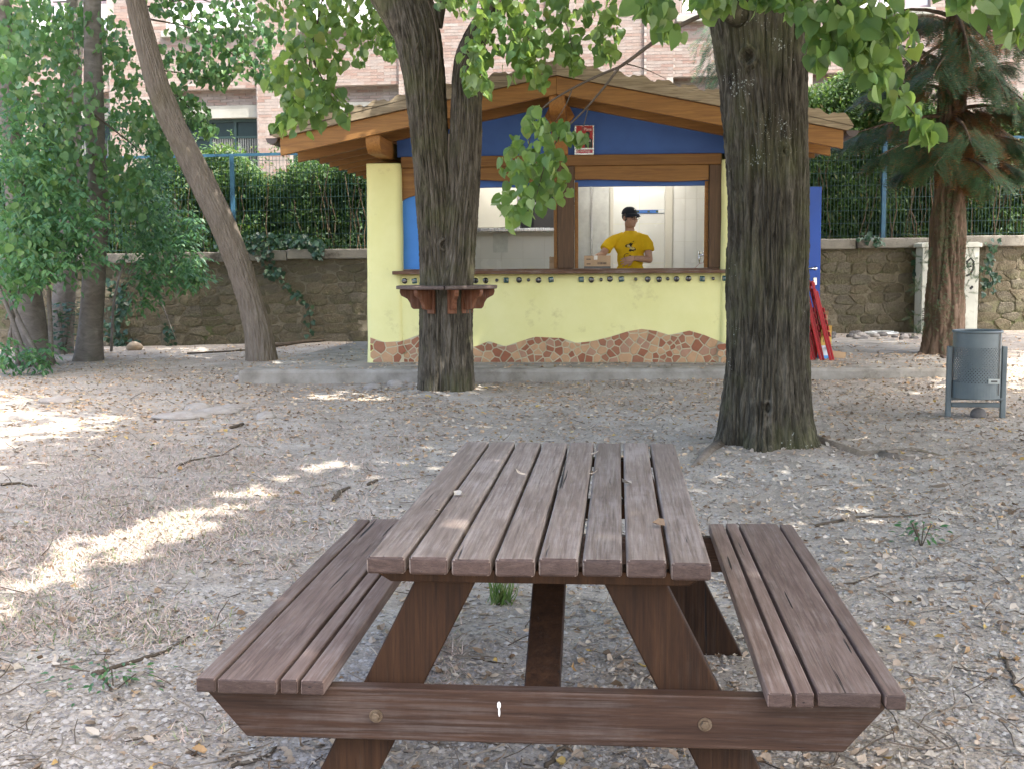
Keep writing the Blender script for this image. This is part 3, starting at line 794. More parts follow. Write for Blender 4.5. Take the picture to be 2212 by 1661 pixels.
def rim(r, sq):
    mb = MB(); n = 20
    for rr, hh in ((1.0, -0.003), (1.06, 0.006), (1.22, 0.005), (1.34, -0.003)):
        for k in range(n):
            a = 2 * math.pi * k / n; c, s_ = math.cos(a), math.sin(a)
            if sq: c, s_ = math.copysign(abs(c) ** 0.4, c), math.copysign(abs(s_) ** 0.4, s_)
            mb.v.append((r * rr * c, -hh, r * rr * s_))
    for q in range(3):
        for k in range(n): mb.f.append((q * n + k, q * n + (k + 1) % n, (q + 1) * n + (k + 1) % n, (q + 1) * n + k))
    return mb
gm = {}
for kd, r_, sq in (('r', .034, 0), ('q', .0205, 0), ('s', .032, 1)):
    gm[kd] = (dome(r_, sq, 0.012).mesh('glass', MAT_GL[1 if sq else 0], True), rim(r_, sq).mesh('rim', MAT_YEL, True))
for zx, kd in gl:
    x = (zx - 107) / 477 + 0.005; z_ = 0.948 + 0.004 * (x - 2) + random.uniform(-.004, .004)
    off = -0.012 - 0.02 * (1 - z_ / 2.3) ** 2 - (0.033 if x < 0.42 or x > KW - 0.42 else 0)
    o = link('glass_bottle_end' if kd != 's' else 'glass_block', gm[kd][0], kiosk); o.location = (x, off, z_); o.rotation_euler = (0, random.uniform(-.2, .2), 0)
    link('rim', gm[kd][1], o)

# counter, posts, beams, panels
MB().box(0.31, KW - 0.31, -0.13, 0.30, 1.018, 1.058).build('counter', MAT_COUNTER, kiosk, bevel=0.008)
MB().box(0.41, KW - 0.41, 0.06, 0.24, 1.059, 1.075).build('counter_inner', MAT_COUNTER, kiosk, bevel=0.004)
for (a, b) in ((0.402, 0.90), (4.085, KW - 0.402)):
    MB().box(a, b, 0.13, 0.17, 1.076, 2.20).build('blue_panel', MAT_BLUE_L, kiosk)
def wavy_beam(x0, x1, z0, z1, y0, y1, name, amp, ph, drop=0.0):
    n = 26; bot = []
    for i in range(n + 1):
        t = i / n; x = x0 + (x1 - x0) * t
        bot.append((x, z0 + amp * math.sin(ph + 5.2 * t) - drop * (1 - t) ** 3))
    MB().prism([(x0, z1)] + bot + [(x1, z1)], y0, y1).build(name, MAT_RAFTX, kiosk, bevel=0.006)
wavy_beam(0.402, 0.90, 2.03, 2.238, 0.09, 0.128, 'wavy_board', 0.05, 2.4, 0.20)
wavy_beam(0.94, 2.20, 2.075, 2.238, 0.065, 0.12, 'wavy_board', 0.018, 0.4)
wavy_beam(2.397, 3.92, 2.07, 2.238, 0.065, 0.12, 'wavy_board', 0.016, 1.0)
wavy_beam(4.085, KW - 0.402, 2.03, 2.238, 0.09, 0.128, 'wavy_board', 0.05, 0.2)
MB().box(0.402, KW - 0.402, 0.045, 0.20, 2.24, 2.365).build('lintel_beam', MAT_RAFTX, kiosk, bevel=0.008)
for (a, b, c) in ((0.90, 0.938, 0), (2.205, 2.392, 1), (3.925, 4.08, 1)):
    MB().box(a, b, 0.04, 0.22, 1.076, 2.239).build('post', MAT_POST, kiosk, bevel=0.008)
for xx in (0.96, 2.178, 2.418, 3.90):
    MB().box(xx - 0.02, xx + 0.02, 0.125, 0.20, 1.077, 2.06).build('window_jamb', MAT_RAFT, kiosk, bevel=0.004)
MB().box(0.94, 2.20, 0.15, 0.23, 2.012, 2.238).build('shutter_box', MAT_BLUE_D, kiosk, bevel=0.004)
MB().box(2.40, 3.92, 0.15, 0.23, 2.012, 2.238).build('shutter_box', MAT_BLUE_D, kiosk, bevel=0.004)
SL = 0.203                                            # roof slope
def under(x): return 3.135 - SL * abs(x - KC)         # underside of the roof boards
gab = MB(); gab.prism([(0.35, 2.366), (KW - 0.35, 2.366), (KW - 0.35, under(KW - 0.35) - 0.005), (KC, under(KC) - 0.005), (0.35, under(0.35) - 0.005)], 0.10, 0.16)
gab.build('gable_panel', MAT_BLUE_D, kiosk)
MB().prism([(KC - 0.095, 2.367), (KC + 0.095, 2.367), (KC + 0.095, 2.70), (KC + 0.17, 2.80), (KC + 0.10, 2.93), (KC - 0.10, 2.93), (KC - 0.17, 2.80), (KC - 0.095, 2.70)], 0.03, 0.097).build('king_post', MAT_RAFT, kiosk, bevel=0.008)
# purlins come out of the wall and end in a shaped nose
def purlin(x, ztop, w_, h_, name, y_end, y_back):
    prof = [(y_back, ztop), (y_end, ztop), (y_end, ztop - h_ * .45), (y_end + 0.05, ztop - h_ * .8), (y_end + 0.13, ztop - h_), (y_back, ztop - h_)]
    MB().prism(prof, x - w_ / 2, x + w_ / 2, 'x').build(name, MAT_RAFT, kiosk, bevel=0.008)
purlin(KC, 2.935, 0.17, 0.20, 'ridge_purlin', -0.70, 0.028)
purlin(0.22, under(0.22) - 0.19, 0.16, 0.19, 'wall_purlin', -0.70, KD)
purlin(KW - 0.22, under(KW - 0.22) - 0.19, 0.16, 0.19, 'wall_purlin', -0.70, KD)
# rafters, one by one
EX0, EX1 = -0.80, KW + 0.80
yr = [-0.74, -0.42, 0.02, 0.55, 1.1, 1.65, 2.2, 2.75, 3.3, 3.85, 4.3]
for i, y in enumerate(yr):
    dpt = 0.19 if i == 0 else (0.20 if i == 2 else 0.135); th_ = 0.075
    for sgn in (-1, 1):
        xe = EX0 if sgn < 0 else EX1
        zt0, zt1 = under(KC) - 0.003, under(xe) - 0.003
        poly = [(KC, zt0 - dpt), (KC, zt0), (xe, zt1), (xe, zt1 - dpt)]
        MB().prism(poly, y, y + th_).build('rafter', MAT_RAFTX, kiosk, bevel=0.006)
# roof boards, tiles, barge boards, gutters
for sgn in (-1, 1):
    xe = EX0 - 0.04 if sgn < 0 else EX1 + 0.04
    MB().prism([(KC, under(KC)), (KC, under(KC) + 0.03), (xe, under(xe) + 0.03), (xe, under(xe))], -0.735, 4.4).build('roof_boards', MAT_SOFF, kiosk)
    # curved clay tiles, laid down the slope: one sheet of barrels
    nu, L = 150, (abs(xe - KC) + 0.04); mb = MB(); rows = 12; amp = 0.028
    ysr = np.linspace(-0.70, 4.42, nu)
    for r_ in range(rows + 1):
        for s2 in (0, 1):
            t = (r_ + (0 if s2 == 0 else 0.999)) / (rows + 1); x = KC + sgn * L * t
            for y in ysr:
                mb.v.append((x, y, under(x) + 0.035 + amp * abs(math.sin(y * 2 * math.pi / 0.42)) + (0.022 if s2 == 1 else 0.0) - 0.01))
    tot = 2 * (rows + 1)
    for r_ in range(tot - 1):
        for k in range(nu - 1): mb.f.append((r_ * nu + k, r_ * nu + k + 1, (r_ + 1) * nu + k + 1, (r_ + 1) * nu + k))
    o = mb.build('roof_tiles', MAT_TILE_R, kiosk, smooth=False); o['kind'] = 'stuff'
    # scalloped barge board
    xb_ = -0.90 if sgn < 0 else KW + 0.90
    n = 170; top = []; bot = []; Lb = abs(xb_ - KC)
    for i in range(n + 1):
        t = i / n; x = KC + sgn * Lb * t; s_ = Lb * t
        ph = (s_ % 0.262) / 0.262
        sc = 0.058 * math.sin(math.pi * min(1, ph * 1.02)) ** 0.55 * (1.15 - 0.55 * ph) + 0.010 * math.sin(4 * math.pi * ph + 0.8) + 0.008 * float(pn(s_ * 2, sgn * 3.0, 0.5))
        e = max(0.0, (s_ - (Lb - 0.10)) / 0.10)
        top.append((x, under(x) + 0.112 + sc - 0.075 * e ** 2.5)); bot.append((x, under(x) + 0.002 + 0.055 * e ** 2.5))
    MB().prism(top + bot[::-1], -0.79, -0.742).build('barge_board', MAT_BARGE, kiosk, bevel=0.005, angle=60)
    # half-round gutter along the eaves
    xg = xe + sgn * 0.055; zg = under(xe) + 0.025; mb = MB(); k = 12
    for y in (-0.735, 4.4):
        for rr in (0.066, 0.060):
            for i in range(k + 1):
                a = math.pi + math.pi * i / k; mb.v.append((xg + rr * math.cos(a), y, zg - 0.02 + rr * math.sin(a)))
    q = k + 1
    for i in range(k):
        mb.f += [(i, i + 1, 2 * q + i + 1, 2 * q + i), (q + i + 1, q + i, 3 * q + i, 3 * q + i + 1), (i + 1, i, q + i, q + i + 1)]
    mb.f += [(0, 2 * q, 3 * q, q), (k, q + k, 3 * q + k, 2 * q + k)]
    g_ = mb.build('gutter', MAT_GUT, kiosk)
    MB().prism([(xg + 0.06 * math.cos(math.pi + math.pi * i / k), zg - 0.02 + 0.06 * math.sin(math.pi + math.pi * i / k)) for i in range(k + 1)], -0.737, -0.733).build('end_cap', MAT_GUT, g_)
# the open blue side door
door = MB().box(KW - 0.02, 5.335, 1.0, 1.05, 0.02, 2.035).build('door', MAT_BLUE_D, kiosk, bevel=0.004)
door.data.materials[0] = M('royal_blue_door', [(0.3, (0.015, 0.065, 0.33)), (0.7, (0.02, 0.08, 0.40))], 2, 3, 0.4, bmp=0.03)
MB().box(5.19, 5.2, 0.994, 0.999, 0.03, 2.03).build('seam', MAT_BLUE_D, door)
mb = MB(); mb.tube([(5.275, 0.999, 1.06), (5.275, 0.955, 1.06), (5.15, 0.95, 1.06)], 0.011, 8); mb.lathe([(0.0, 0), (0.024, 0), (0.024, 0.008), (0, 0.008)], 14)
mb.v = mb.v[:24] + [(5.275 + a, 0.998 - c, 1.06 + b) for a, b, c in mb.v[24:]]
mb.build('handle', MAT_CHROME, door, smooth=True)
MB().box(5.255, 5.295, 0.992, 0.999, 0.86, 0.95).build('lock_plate', MAT_CHROME, door, bevel=0.003)

# inside: floor, tiled walls, ceiling, doorway to a lit store room
MB().box(0.19, KW - 0.19, 0.25, KD - 0.01, 0.0, 0.015).build('kiosk_floor', MAT_FLOORK, kiosk)
MB().box(0.19, KW - 0.19, 0.26, KD - 0.01, 2.262, 2.284).build('kiosk_ceiling', MAT_WHITE, kiosk)
MB().box(0.19, 0.22, 0.26, KD - 0.01, 0.016, 2.26).build('inner_lining', MAT_WHITE, kiosk)
MB().box(KW - 0.22, KW - 0.19, 0.26, 0.98, 0.016, 2.26).box(KW - 0.22, KW - 0.19, 1.92, KD - 0.01, 0.016, 2.26).build('inner_lining', MAT_WHITE, kiosk)
PY = 2.2
def kx(px): return kl(px, 490, PY)[0]
dL, dR = kx(1325), kx(1436)
part = MB().box(0.225, dL, PY + .01, PY + .1, 0.016, 2.26).box(dR, KW - 0.225, PY + .01, PY + .1, 0.016, 2.26).build('partition', MAT_CREAM, kiosk)
def tiles(x0, x1, z0, z1, y, nx2, nz2, parent):
    for i in range(nx2):
        for j in range(nz2):
            a = x0 + (x1 - x0) * i / nx2; b = x0 + (x1 - x0) * (i + 1) / nx2; c = z0 + (z1 - z0) * j / nz2; d = z0 + (z1 - z0) * (j + 1) / nz2
            MB().box(a + .0015, b - .0015, y, y + 0.011, c + .0015, d - .0015).build('wall_tile', MAT_WHITE, parent)
tiles(dR + 0.11, KW - 0.225, 0.02, 2.25, PY - 0.002, 4, 8, part)
tiles(0.23, dL - 0.62, 0.02, 1.5, PY - 0.002, 7, 5, part)
fr = MB().box(dR + 0.001, dR + 0.1, PY - .02, PY + .12, 0.016, 2.258).box(dL - 0.05, dL - .001, PY - .02, PY + .12, 0.016, 2.258).build('door_frame', MAT_CREAM, kiosk, bevel=0.003)
MB().box(dL - 0.60, dL - 0.055, PY - .05, PY - .021, 0.02, 2.22).build('inner_door', flat('grey_white_door', (0.56, 0.57, 0.54), 0.4), kiosk, bevel=0.004)
MB().box(dL - 0.29, dL - 0.275, PY - .075, PY - .051, 0.02, 2.24).build('door_edge_strip', MAT_STEEL, kiosk)
tiles(0.4, KW - 0.3, 0.02, 2.25, KD - 0.03, 4, 4, kiosk)
# lamps of the kitchen and of the store room: plain tube fittings on the ceiling
def em(name, c, s):
    m, nt, p = new_mat(name); p.inputs['Base Color'].default_value = (.9, .9, .9, 1); p.inputs['Emission Color'].default_value = (*c, 1); p.inputs['Emission Strength'].default_value = s; return m
LAMP = 8.0
MAT_TUBE = em('fluorescent_tube', (1.0, 0.95, 0.88), LAMP)
for (x, y) in ((1.5, 1.2), (3.2, 1.5), (3.1, 2.95)):
    f_ = MB().box(x - 0.62, x + 0.62, y - 0.05, y + 0.05, 2.22, 2.261).build('ceiling_lamp', MAT_WHITE, kiosk, bevel=0.004)
    MB().tube([(x - 0.58, y, 2.2), (x + 0.58, y, 2.2)], 0.016, 10).build('tube', MAT_TUBE, f_)
# steel extractor and shelving behind the left window
hx0, hx1, hs, hb = 0.9, 2.36, kl(1100, 498, 1.9)[1], kl(1100, 445, 1.9)[1]
xd = kl(1120, 460, 1.9)[0]
cab_ = MB().box(hx0, xd - 0.005, 1.75, PY - .055, hs + 0.03, 2.25).build('wall_cupboard', MAT_CREAM, kiosk, bevel=0.004)
MB().box(hx0 - 0.1, hx1, 1.66, PY - .055, hs - 0.02, hs + 0.02).build('steel_shelf', MAT_STEEL, kiosk, bevel=0.004)
MB().box(xd, hx1 - .001, 1.75, PY - .056, hb, hb + 0.03).build('steel_shelf', MAT_STEEL, kiosk, bevel=0.003)
MB().box(xd, xd + .03, 1.75, PY - .056, hs + .021, 2.25).build('steel_upright', MAT_STEEL, kiosk)
MB().box(xd + 0.031, hx1 - .02, 2.02, PY - .06, hs + .021, hb - .002).box(xd + 0.031, hx1 - .02, 2.02, PY - .06, hb + .032, 2.25).build('dark_recess', MAT_BLACK, kiosk)
MB().box(xd + 0.20, hx1 - .03, 1.80, 2.01, hs + .021, hb - .03).build('oven_front', flat('smoked_glass', (0.03, 0.03, 0.032), 0.12), kiosk, bevel=0.006)
px_, pz_ = kl(1081, 525, PY)
MB().box(px_ - 0.10, px_ + 0.10, PY - .008, PY - .003, pz_ - 0.13, pz_ + 0.12).build('wall_notice', flat('glossy_film', (0.62, 0.64, 0.60), 0.08), kiosk)
MB().box(0.95, 3.9, 0.32, 0.75, 0.86, 0.90).build('work_surface', MAT_STEEL, kiosk, bevel=0.004)

# ================================================================== TREES
def trunk_mesh(name, path, rad, m, parent, around=200, dz=0.012, furrow=22.0, zf=2.6, depth=0.016, flare=None, lobes=None, knots=(), warp=0.5, seed=0.0, cap=True, lump=0.02):
    """a tapered trunk whose bark plates and furrows are real relief"""
    P = np.array(path, float); Rr = np.array(rad, float)
    L = np.concatenate([[0], np.cumsum(np.linalg.norm(np.diff(P, axis=0), axis=1))])
    n = max(8, int(L[-1] / dz)); s = np.linspace(0, L[-1], n)
    def sm(v):                                            # smooth interpolation along the trunk
        y = np.interp(s, L, v); k = max(3, int(0.22 / dz) | 1); pad = np.concatenate([np.full(k, y[0]), y, np.full(k, y[-1])])
        return np.convolve(pad, np.ones(k) / k, 'same')[k:-k]
    C = np.stack([sm(P[:, i]) for i in range(3)], 1); R_ = sm(Rr)
    tan = np.gradient(C, axis=0); tan /= np.linalg.norm(tan, axis=1)[:, None]
    ref = np.array([1.0, 0, 0]); X = ref - (tan @ ref)[:, None] * tan; X /= np.linalg.norm(X, axis=1)[:, None]; Y = np.cross(tan, X)
    th = np.linspace(0, 2 * np.pi, around, endpoint=False)
    S, TH = np.meshgrid(s, th, indexing='ij'); RR = np.repeat(R_[:, None], around, 1)
    rn = float(np.mean(R_)); cx_, sy_ = np.cos(TH) * rn, np.sin(TH) * rn
    w_ = warp * pn(cx_ * 3 + seed, sy_ * 3, S * 1.3)
    a = pn(cx_ * furrow + w_ * 2.0 + seed, sy_ * furrow + w_ * 2.0, S * zf)
    b = pn(cx_ * furrow * 2.1 + seed, sy_ * furrow * 2.1, S * zf * 2.4 + 9)
    plate = np.clip(np.abs(a) * 4.2, 0, 1) * 0.75 + np.clip(np.abs(b) * 4.0, 0, 1) * 0.25
    c = pn(cx_ * 2.5, sy_ * 2.5, S * 1.1 + seed)
    D = depth * (plate - 1) + lump * c + 0.25 * depth * pn(cx_ * furrow * 5, sy_ * furrow * 5, S * 30)
    if flare is not None:                                 # root flare: (height, amount, number of buttresses, phase)
        fh, fa, fk, fp = flare; f = np.exp(-S / fh)
        D = D + RR * fa * f * (0.55 + 0.45 * np.cos(fk * (TH - fp)) + 0.25 * np.cos((fk + 2) * TH + 1.0))
    for (kt, ks, kr, kd) in knots:                        # (angle, height, radius, height of the collar)
        dth = np.angle(np.exp(1j * (TH - kt))) * RR; d = np.sqrt(dth ** 2 + (S - ks) ** 2)
        D = D + kd * np.exp(-(d / kr - 1) ** 2 / 0.12) - kd * 1.6 * np.exp(-(d / (kr * 0.55)) ** 2)
    V = C[:, None, :] + (RR + D)[..., None] * (np.cos(TH)[..., None] * X[:, None, :] + np.sin(TH)[..., None] * Y[:, None, :])
    ii = (np.arange(n - 1)[:, None] * around + np.arange(around)[None]).ravel()
    jj = (np.arange(n - 1)[:, None] * around + (np.arange(around)[None] + 1) % around).ravel()
    me = np_mesh(name, V.reshape(-1, 3), np.stack([ii, jj, jj + around, ii + around], 1), m, True)
    return link(name, me, parent)

# leaf templates: petiole at the origin, blade along +Y, upper side +Z
def heart(curl=0.10, fold=0.10, skew=0.0):
    o = [(0.0, 0.07), (0.24, -0.03), (0.45, 0.16), (0.47, 0.42), (0.30, 0.74), (0.0, 1.02)]
    mid = [(0.0, 0.07), (0.0, 0.12), (0.0, 0.26), (0.0, 0.47), (0.0, 0.76), (0.0, 1.02)]
    v = []
    for y_ in mid: v.append((0.02 * skew, y_[1], -curl * y_[1] ** 2))
    for sx in (1, -1):
        for (x, y) in o[1:5]: v.append((sx * x * (1 + 0.1 * skew * sx), y, fold * x * 1.6 - curl * y * y * (1.2 if sx > 0 else 0.8) - 0.05 * (x > 0.4)))
    f = [(0, 6, 7, 2), (2, 7, 8, 3), (3, 8, 9, 4), (4, 9, 5, 5), (0, 2, 11, 10), (2, 3, 12, 11), (3, 4, 13, 12), (4, 5, 5, 13)]
    return v, f
def tri(faces):
    out = []
    for f in faces:
        f = list(dict.fromkeys(f))
        for i in range(1, len(f) - 1): out.append((f[0], f[i], f[i + 1]))
    return np.array(out)
HEARTS = []
for (c_, f_, s_) in ((0.2, 0.22, 0.2), (0.42, 0.30, -0.5), (0.1, -0.22, 0.6), (0.5, 0.10, 0.0), (0.15, 0.4, 0.3)):
    v, f = heart(c_, f_, s_); HEARTS.append((np.array(v), tri(f)))
OVAL = (np.array([(0, 0, 0), (0.17, 0.3, 0.04), (0.2, 0.55, 0.03), (0, 1, -0.14), (-0.2, 0.55, 0.03), (-0.17, 0.3, 0.04), (0, 0.45, -0.03)]),
        np.array([(0, 1, 6), (1, 2, 6), (2, 3, 6), (3, 4, 6), (4, 5, 6), (5, 0, 6)]))
PLAIN = (np.array([(0, 0, 0), (0.36, 0.42, 0.05), (0, 1, -0.1), (-0.36, 0.42, 0.05)]), np.array([(0, 1, 2), (0, 2, 3)]))
LOBED = (np.array([(0, 0, 0), (0.30, 0.05, 0.03), (0.50, 0.32, 0.05), (0.28, 0.48, 0.0), (0.26, 0.70, 0.0), (0, 1, -0.12), (-0.26, 0.70, 0.0), (-0.28, 0.48, 0.0), (-0.50, 0.32, 0.05), (-0.30, 0.05, 0.03), (0, 0.35, -0.04)]),
         np.array([(i, (i + 1) % 10, 10) for i in range(10)]))

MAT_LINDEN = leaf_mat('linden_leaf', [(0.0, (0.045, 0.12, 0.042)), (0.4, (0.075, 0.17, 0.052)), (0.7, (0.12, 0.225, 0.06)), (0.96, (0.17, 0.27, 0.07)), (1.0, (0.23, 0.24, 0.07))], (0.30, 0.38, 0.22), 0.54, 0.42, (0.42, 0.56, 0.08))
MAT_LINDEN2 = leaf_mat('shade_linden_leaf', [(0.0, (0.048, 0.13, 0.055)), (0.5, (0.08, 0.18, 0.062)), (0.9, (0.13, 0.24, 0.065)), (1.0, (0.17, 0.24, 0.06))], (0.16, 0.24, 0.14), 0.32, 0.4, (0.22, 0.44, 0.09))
MAT_ELDER = leaf_mat('elder_leaf', [(0.0, (0.036, 0.115, 0.052)), (0.5, (0.055, 0.15, 0.065)), (0.9, (0.085, 0.19, 0.065)), (1.0, (0.12, 0.21, 0.06))], (0.09, 0.17, 0.09), 0.35, 0.42, (0.20, 0.44, 0.07))
MAT_HEDGE = leaf_mat('hedge_leaf', [(0.0, (0.028, 0.076, 0.020)), (0.45, (0.052, 0.125, 0.032)), (0.8, (0.09, 0.17, 0.045)), (0.96, (0.14, 0.20, 0.06)), (1.0, (0.22, 0.15, 0.03))], (0.10, 0.16, 0.07), 0.40, 0.45, (0.22, 0.38, 0.05))
MAT_IVY = leaf_mat('ivy_leaf', [(0.0, (0.012, 0.045, 0.025)), (0.6, (0.025, 0.075, 0.04)), (1.0, (0.06, 0.12, 0.05))], (0.08, 0.13, 0.07), 0.2, 0.35, (0.1, 0.25, 0.05))
MAT_YEW = leaf_mat('yew_needles', [(0.0, (0.020, 0.055, 0.024)), (0.5, (0.040, 0.10, 0.038)), (0.85, (0.060, 0.135, 0.045)), (0.9, (0.15, 0.08, 0.028)), (1.0, (0.22, 0.12, 0.045))], (0.03, 0.06, 0.03), 0.15, 0.55, (0.14, 0.22, 0.05))
MAT_TWIG = bark_mat('twig_bark', [(0.3, (0.055, 0.042, 0.03)), (0.7, (0.11, 0.088, 0.065))])
MAT_BARK3 = bark_mat('dark_furrowed_bark', [(0.36, (0.01232, 0.01008, 0.00672)), (0.5, (0.05152, 0.0448, 0.03136)), (0.70, (0.1322, 0.1165, 0.0896))], ((0.075, 0.080, 0.03), 1.6, 0.48, 0.55), ((0.30, 0.32, 0.29), 60, 0.40), scale=26, stretch=(1, 1, 0.13))
MAT_BARK2 = bark_mat('grey_brown_bark', [(0.36, (0.0204, 0.0168, 0.0108)), (0.5, (0.0768, 0.0648, 0.0468)), (0.70, (0.1704, 0.1464, 0.1152))], ((0.085, 0.09, 0.035), 1.9, 0.49, 0.55), scale=30, stretch=(1, 1, 0.12))
MAT_BARKL = bark_mat('pale_lean_bark', [(0.25, (0.10, 0.080, 0.060)), (0.5, (0.175, 0.145, 0.115)), (0.75, (0.25, 0.21, 0.17))], ((0.12, 0.10, 0.045), 1.2, 0.55, 0.5), scale=30, stretch=(1, 1, 0.14))
MAT_BARK1 = bark_mat('smooth_grey_bark', [(0.25, (0.085, 0.074, 0.063)), (0.5, (0.15, 0.133, 0.115)), (0.75, (0.22, 0.20, 0.178))], ((0.06, 0.07, 0.03), 1.2, 0.52, 0.5), scale=5, stretch=(1, 1, 2.2), bd=0.006)
MAT_BARKY = bark_mat('red_brown_stringy_bark', [(0.25, (0.060, 0.036, 0.024)), (0.5, (0.115, 0.078, 0.054)), (0.75, (0.205, 0.148, 0.108))], ((0.04, 0.055, 0.018), 3.2, 0.5, 0.7), None, 9, (1.6, 1.6, 0.13))

def rnd_dirs(n, rs=RS):
    d = rs.randn(n, 3); return d / np.linalg.norm(d, axis=1)[:, None]
def hang(T, size, down=0.9, spread=0.8, rs=RS, out=None, flatn=0.9):
    """bases for leaves that hang: blade mostly downwards, upper side outwards and up"""
    n = len(T); f = rnd_dirs(n, rs) * spread + np.array([0, 0, -down])
    if out is not None: f = f + out * 0.6
    nr = rnd_dirs(n, rs) * 0.75 + np.array([0.1, -0.45, flatn * 0.8])
    if out is not None: nr = nr + out * 0.5
    sz = size * (0.62 + 0.55 * rs.rand(n))
    return bases(f, nr, sz)
def foliage(parent, T, B, tmpl, m, name='leaf', n_ind=0, mass='foliage'):
    """leaves of one crown: the largest in view are single leaves, the others one mass"""
    T = np.asarray(T); B = np.asarray(B); px, py, dz = project(T)
    sz = np.linalg.norm(B[:, :, 1], axis=1) * F / np.maximum(dz, 0.1)
    vis = (px > 0) & (px < 2212) & (py > 0) & (py < 1661)
    score = np.where(vis, sz, 0); order = np.argsort(-score)
    pick = [i for i in order[:n_ind] if score[i] > 9]
    sel = np.ones(len(T), bool); sel[pick] = False
    tm = tmpl if isinstance(tmpl, list) else [tmpl]
    c = empty('crown'); c.parent = parent
    # the mass
    groups = RS.randint(0, len(tm), len(T)); Vs, Fs, off = [], [], 0
    for g, (tv, tf) in enumerate(tm):
        k = np.where(sel & (groups == g))[0]
        if not len(k): continue
        V = np.einsum('nij,kj->nki', B[k], tv) + T[k][:, None, :]
        Vs.append(V.reshape(-1, 3)); Fs.append((tf[None] + (np.arange(len(k)) * len(tv))[:, None, None]).reshape(-1, 3) + off); off += len(k) * len(tv)
    if Vs:
        o = link(mass, np_mesh(mass, np.concatenate(Vs), np.concatenate(Fs), m, True), c); o['kind'] = 'stuff'
    if pick:
        mes = [np_mesh(name, tv, tf, m, True) for tv, tf in tm]
        for i in pick:
            o = link(name, mes[groups[i]], c); b = B[i]
            o.matrix_basis = Matrix([[*b[0], T[i][0]], [*b[1], T[i][1]], [*b[2], T[i][2]], [0, 0, 0, 1]])
    return c
def strand(pts, Y, n, wpx, rs=RS):
    """n places along a hanging shoot drawn through picture points at depth Y, wpx = half width"""
    p = np.array(pts, float); L = np.concatenate([[0], np.cumsum(np.linalg.norm(np.diff(p, axis=0), axis=1))])
    s = rs.rand(n) * L[-1]; x = np.interp(s, L, p[:, 0]); y = np.interp(s, L, p[:, 1])
    if p.shape[1] > 2: wpx = np.interp(s, L, p[:, 2])
    a = rs.rand(n) * 2 * np.pi; r = np.sqrt(rs.rand(n)) * wpx
    x = x + r * np.cos(a); y = y + r * np.sin(a); Yd = Y + rs.randn(n) * (np.mean(wpx) / F * Y) * 1.2
    return np.array([at(u, v, q) for u, v, q in zip(x, y, Yd)])
def twig(parent, pts, Y, r0, r1, name='twig', m=None, ys=None):
    path = [at(p[0], p[1], (Y if ys is None else ys[i])) for i, p in enumerate(pts)]
    k = len(path); fine = []
    for i in range(k - 1):
        for t in range(4): fine.append(np.array(path[i]) * (1 - t / 4) + np.array(path[i + 1]) * t / 4)
    fine.append(path[-1]); kk = len(fine)
    for it in range(2):
        for i in range(1, kk - 1): fine[i] = (fine[i - 1] + 2 * fine[i] + fine[i + 1]) / 4
    return MB().tube(fine, [r0 + (r1 - r0) * i / (kk - 1) for i in range(kk)], 7).build(name, m or MAT_TWIG, parent, smooth=True)

# where the sun reaches the ground or a table board through a gap in the crowns (a, b, radius, height)
def gp(px, py, z=None):
    if z is None: return G(px, py)
    d = ray(px, py); return CC + d * ((z - CAMH) / d[2])
GAPS = [(gp(-60, 1300), gp(330, 1150), 0.46), (gp(330, 1150), gp(520, 1075), 0.34), (gp(560, 1050), gp(720, 1000), 0.16), (gp(-80, 965), gp(215, 905), 0.42), (gp(0, 1010), gp(90, 1000), 0.14),
        (gp(2190, 800), gp(2330, 760), 0.75), (gp(2080, 835), gp(2200, 800), 0.25), (gp(1470, 1145, .75), gp(1500, 1135, .75), 0.045), (gp(1850, 1395, .45), gp(1880, 1385, .45), 0.05),
        (gp(2060, 1490), gp(2190, 1440), 0.10), (gp(1010, 1010, .75), gp(1090, 985, .75), 0.07),
        (at(1000, 120, 11.2), at(1060, 150, 11.1), 0.62), (at(1120, 60, 11.2), at(1280, 60, 11.3), 0.7), (at(760, 40, 13.6), at(840, 90, 13.6), 0.9), (at(430, 60, 17.2), at(570, 150, 17.2), 0.9), (at(380, 560, 17.3), at(420, 590, 17.2), 0.4)]
def lit(T):
    """leaves that would keep the sun off one of the gaps"""
    hit = np.zeros(len(T), bool)
    for a, b, r in GAPS:
        zc = (a[2] + b[2]) / 2; k = (T[:, 2] - zc) / SUN.z
        q = T[:, :2] - k[:, None] * np.array([SUN.x, SUN.y]); ab = b[:2] - a[:2]
        t = np.clip(((q - a[:2]) @ ab) / (ab @ ab + 1e-9), 0, 1); d = np.linalg.norm(q - (a[:2] + t[:, None] * ab), axis=1)
        hit |= (RS.rand(len(T)) < 0.93 * np.clip(1.25 - (d / r) ** 2, 0, 1)) & (T[:, 2] > zc + 0.5)
    return hit
def canopy(cx_, cy_, cz_, rx, ry, rz, clumps, per, size, rs=RS, floor=0.0):
    """leaf places of a crown overhead: clumps in the outer part of an ellipsoid, none of them inside the picture"""
    d = rnd_dirs(clumps, rs); r = (0.35 + 0.65 * rs.rand(clumps)) ** 0.6
    c = np.array([cx_, cy_, cz_]) + d * r[:, None] * np.array([rx, ry, rz])
    T = np.repeat(c, per, 0) + rs.randn(clumps * per, 3) * np.array([0.42, 0.42, 0.24])
    px, py, dz = project(T)
    inpic = (dz > 0) & (px > -60) & (px < 2270) & (py > -25)
    T = T[~inpic & (T[:, 2] > floor) & ~lit(T)]
    B = hang(T, size, 0.5, 0.9, rs, flatn=1.4)
    return T, B
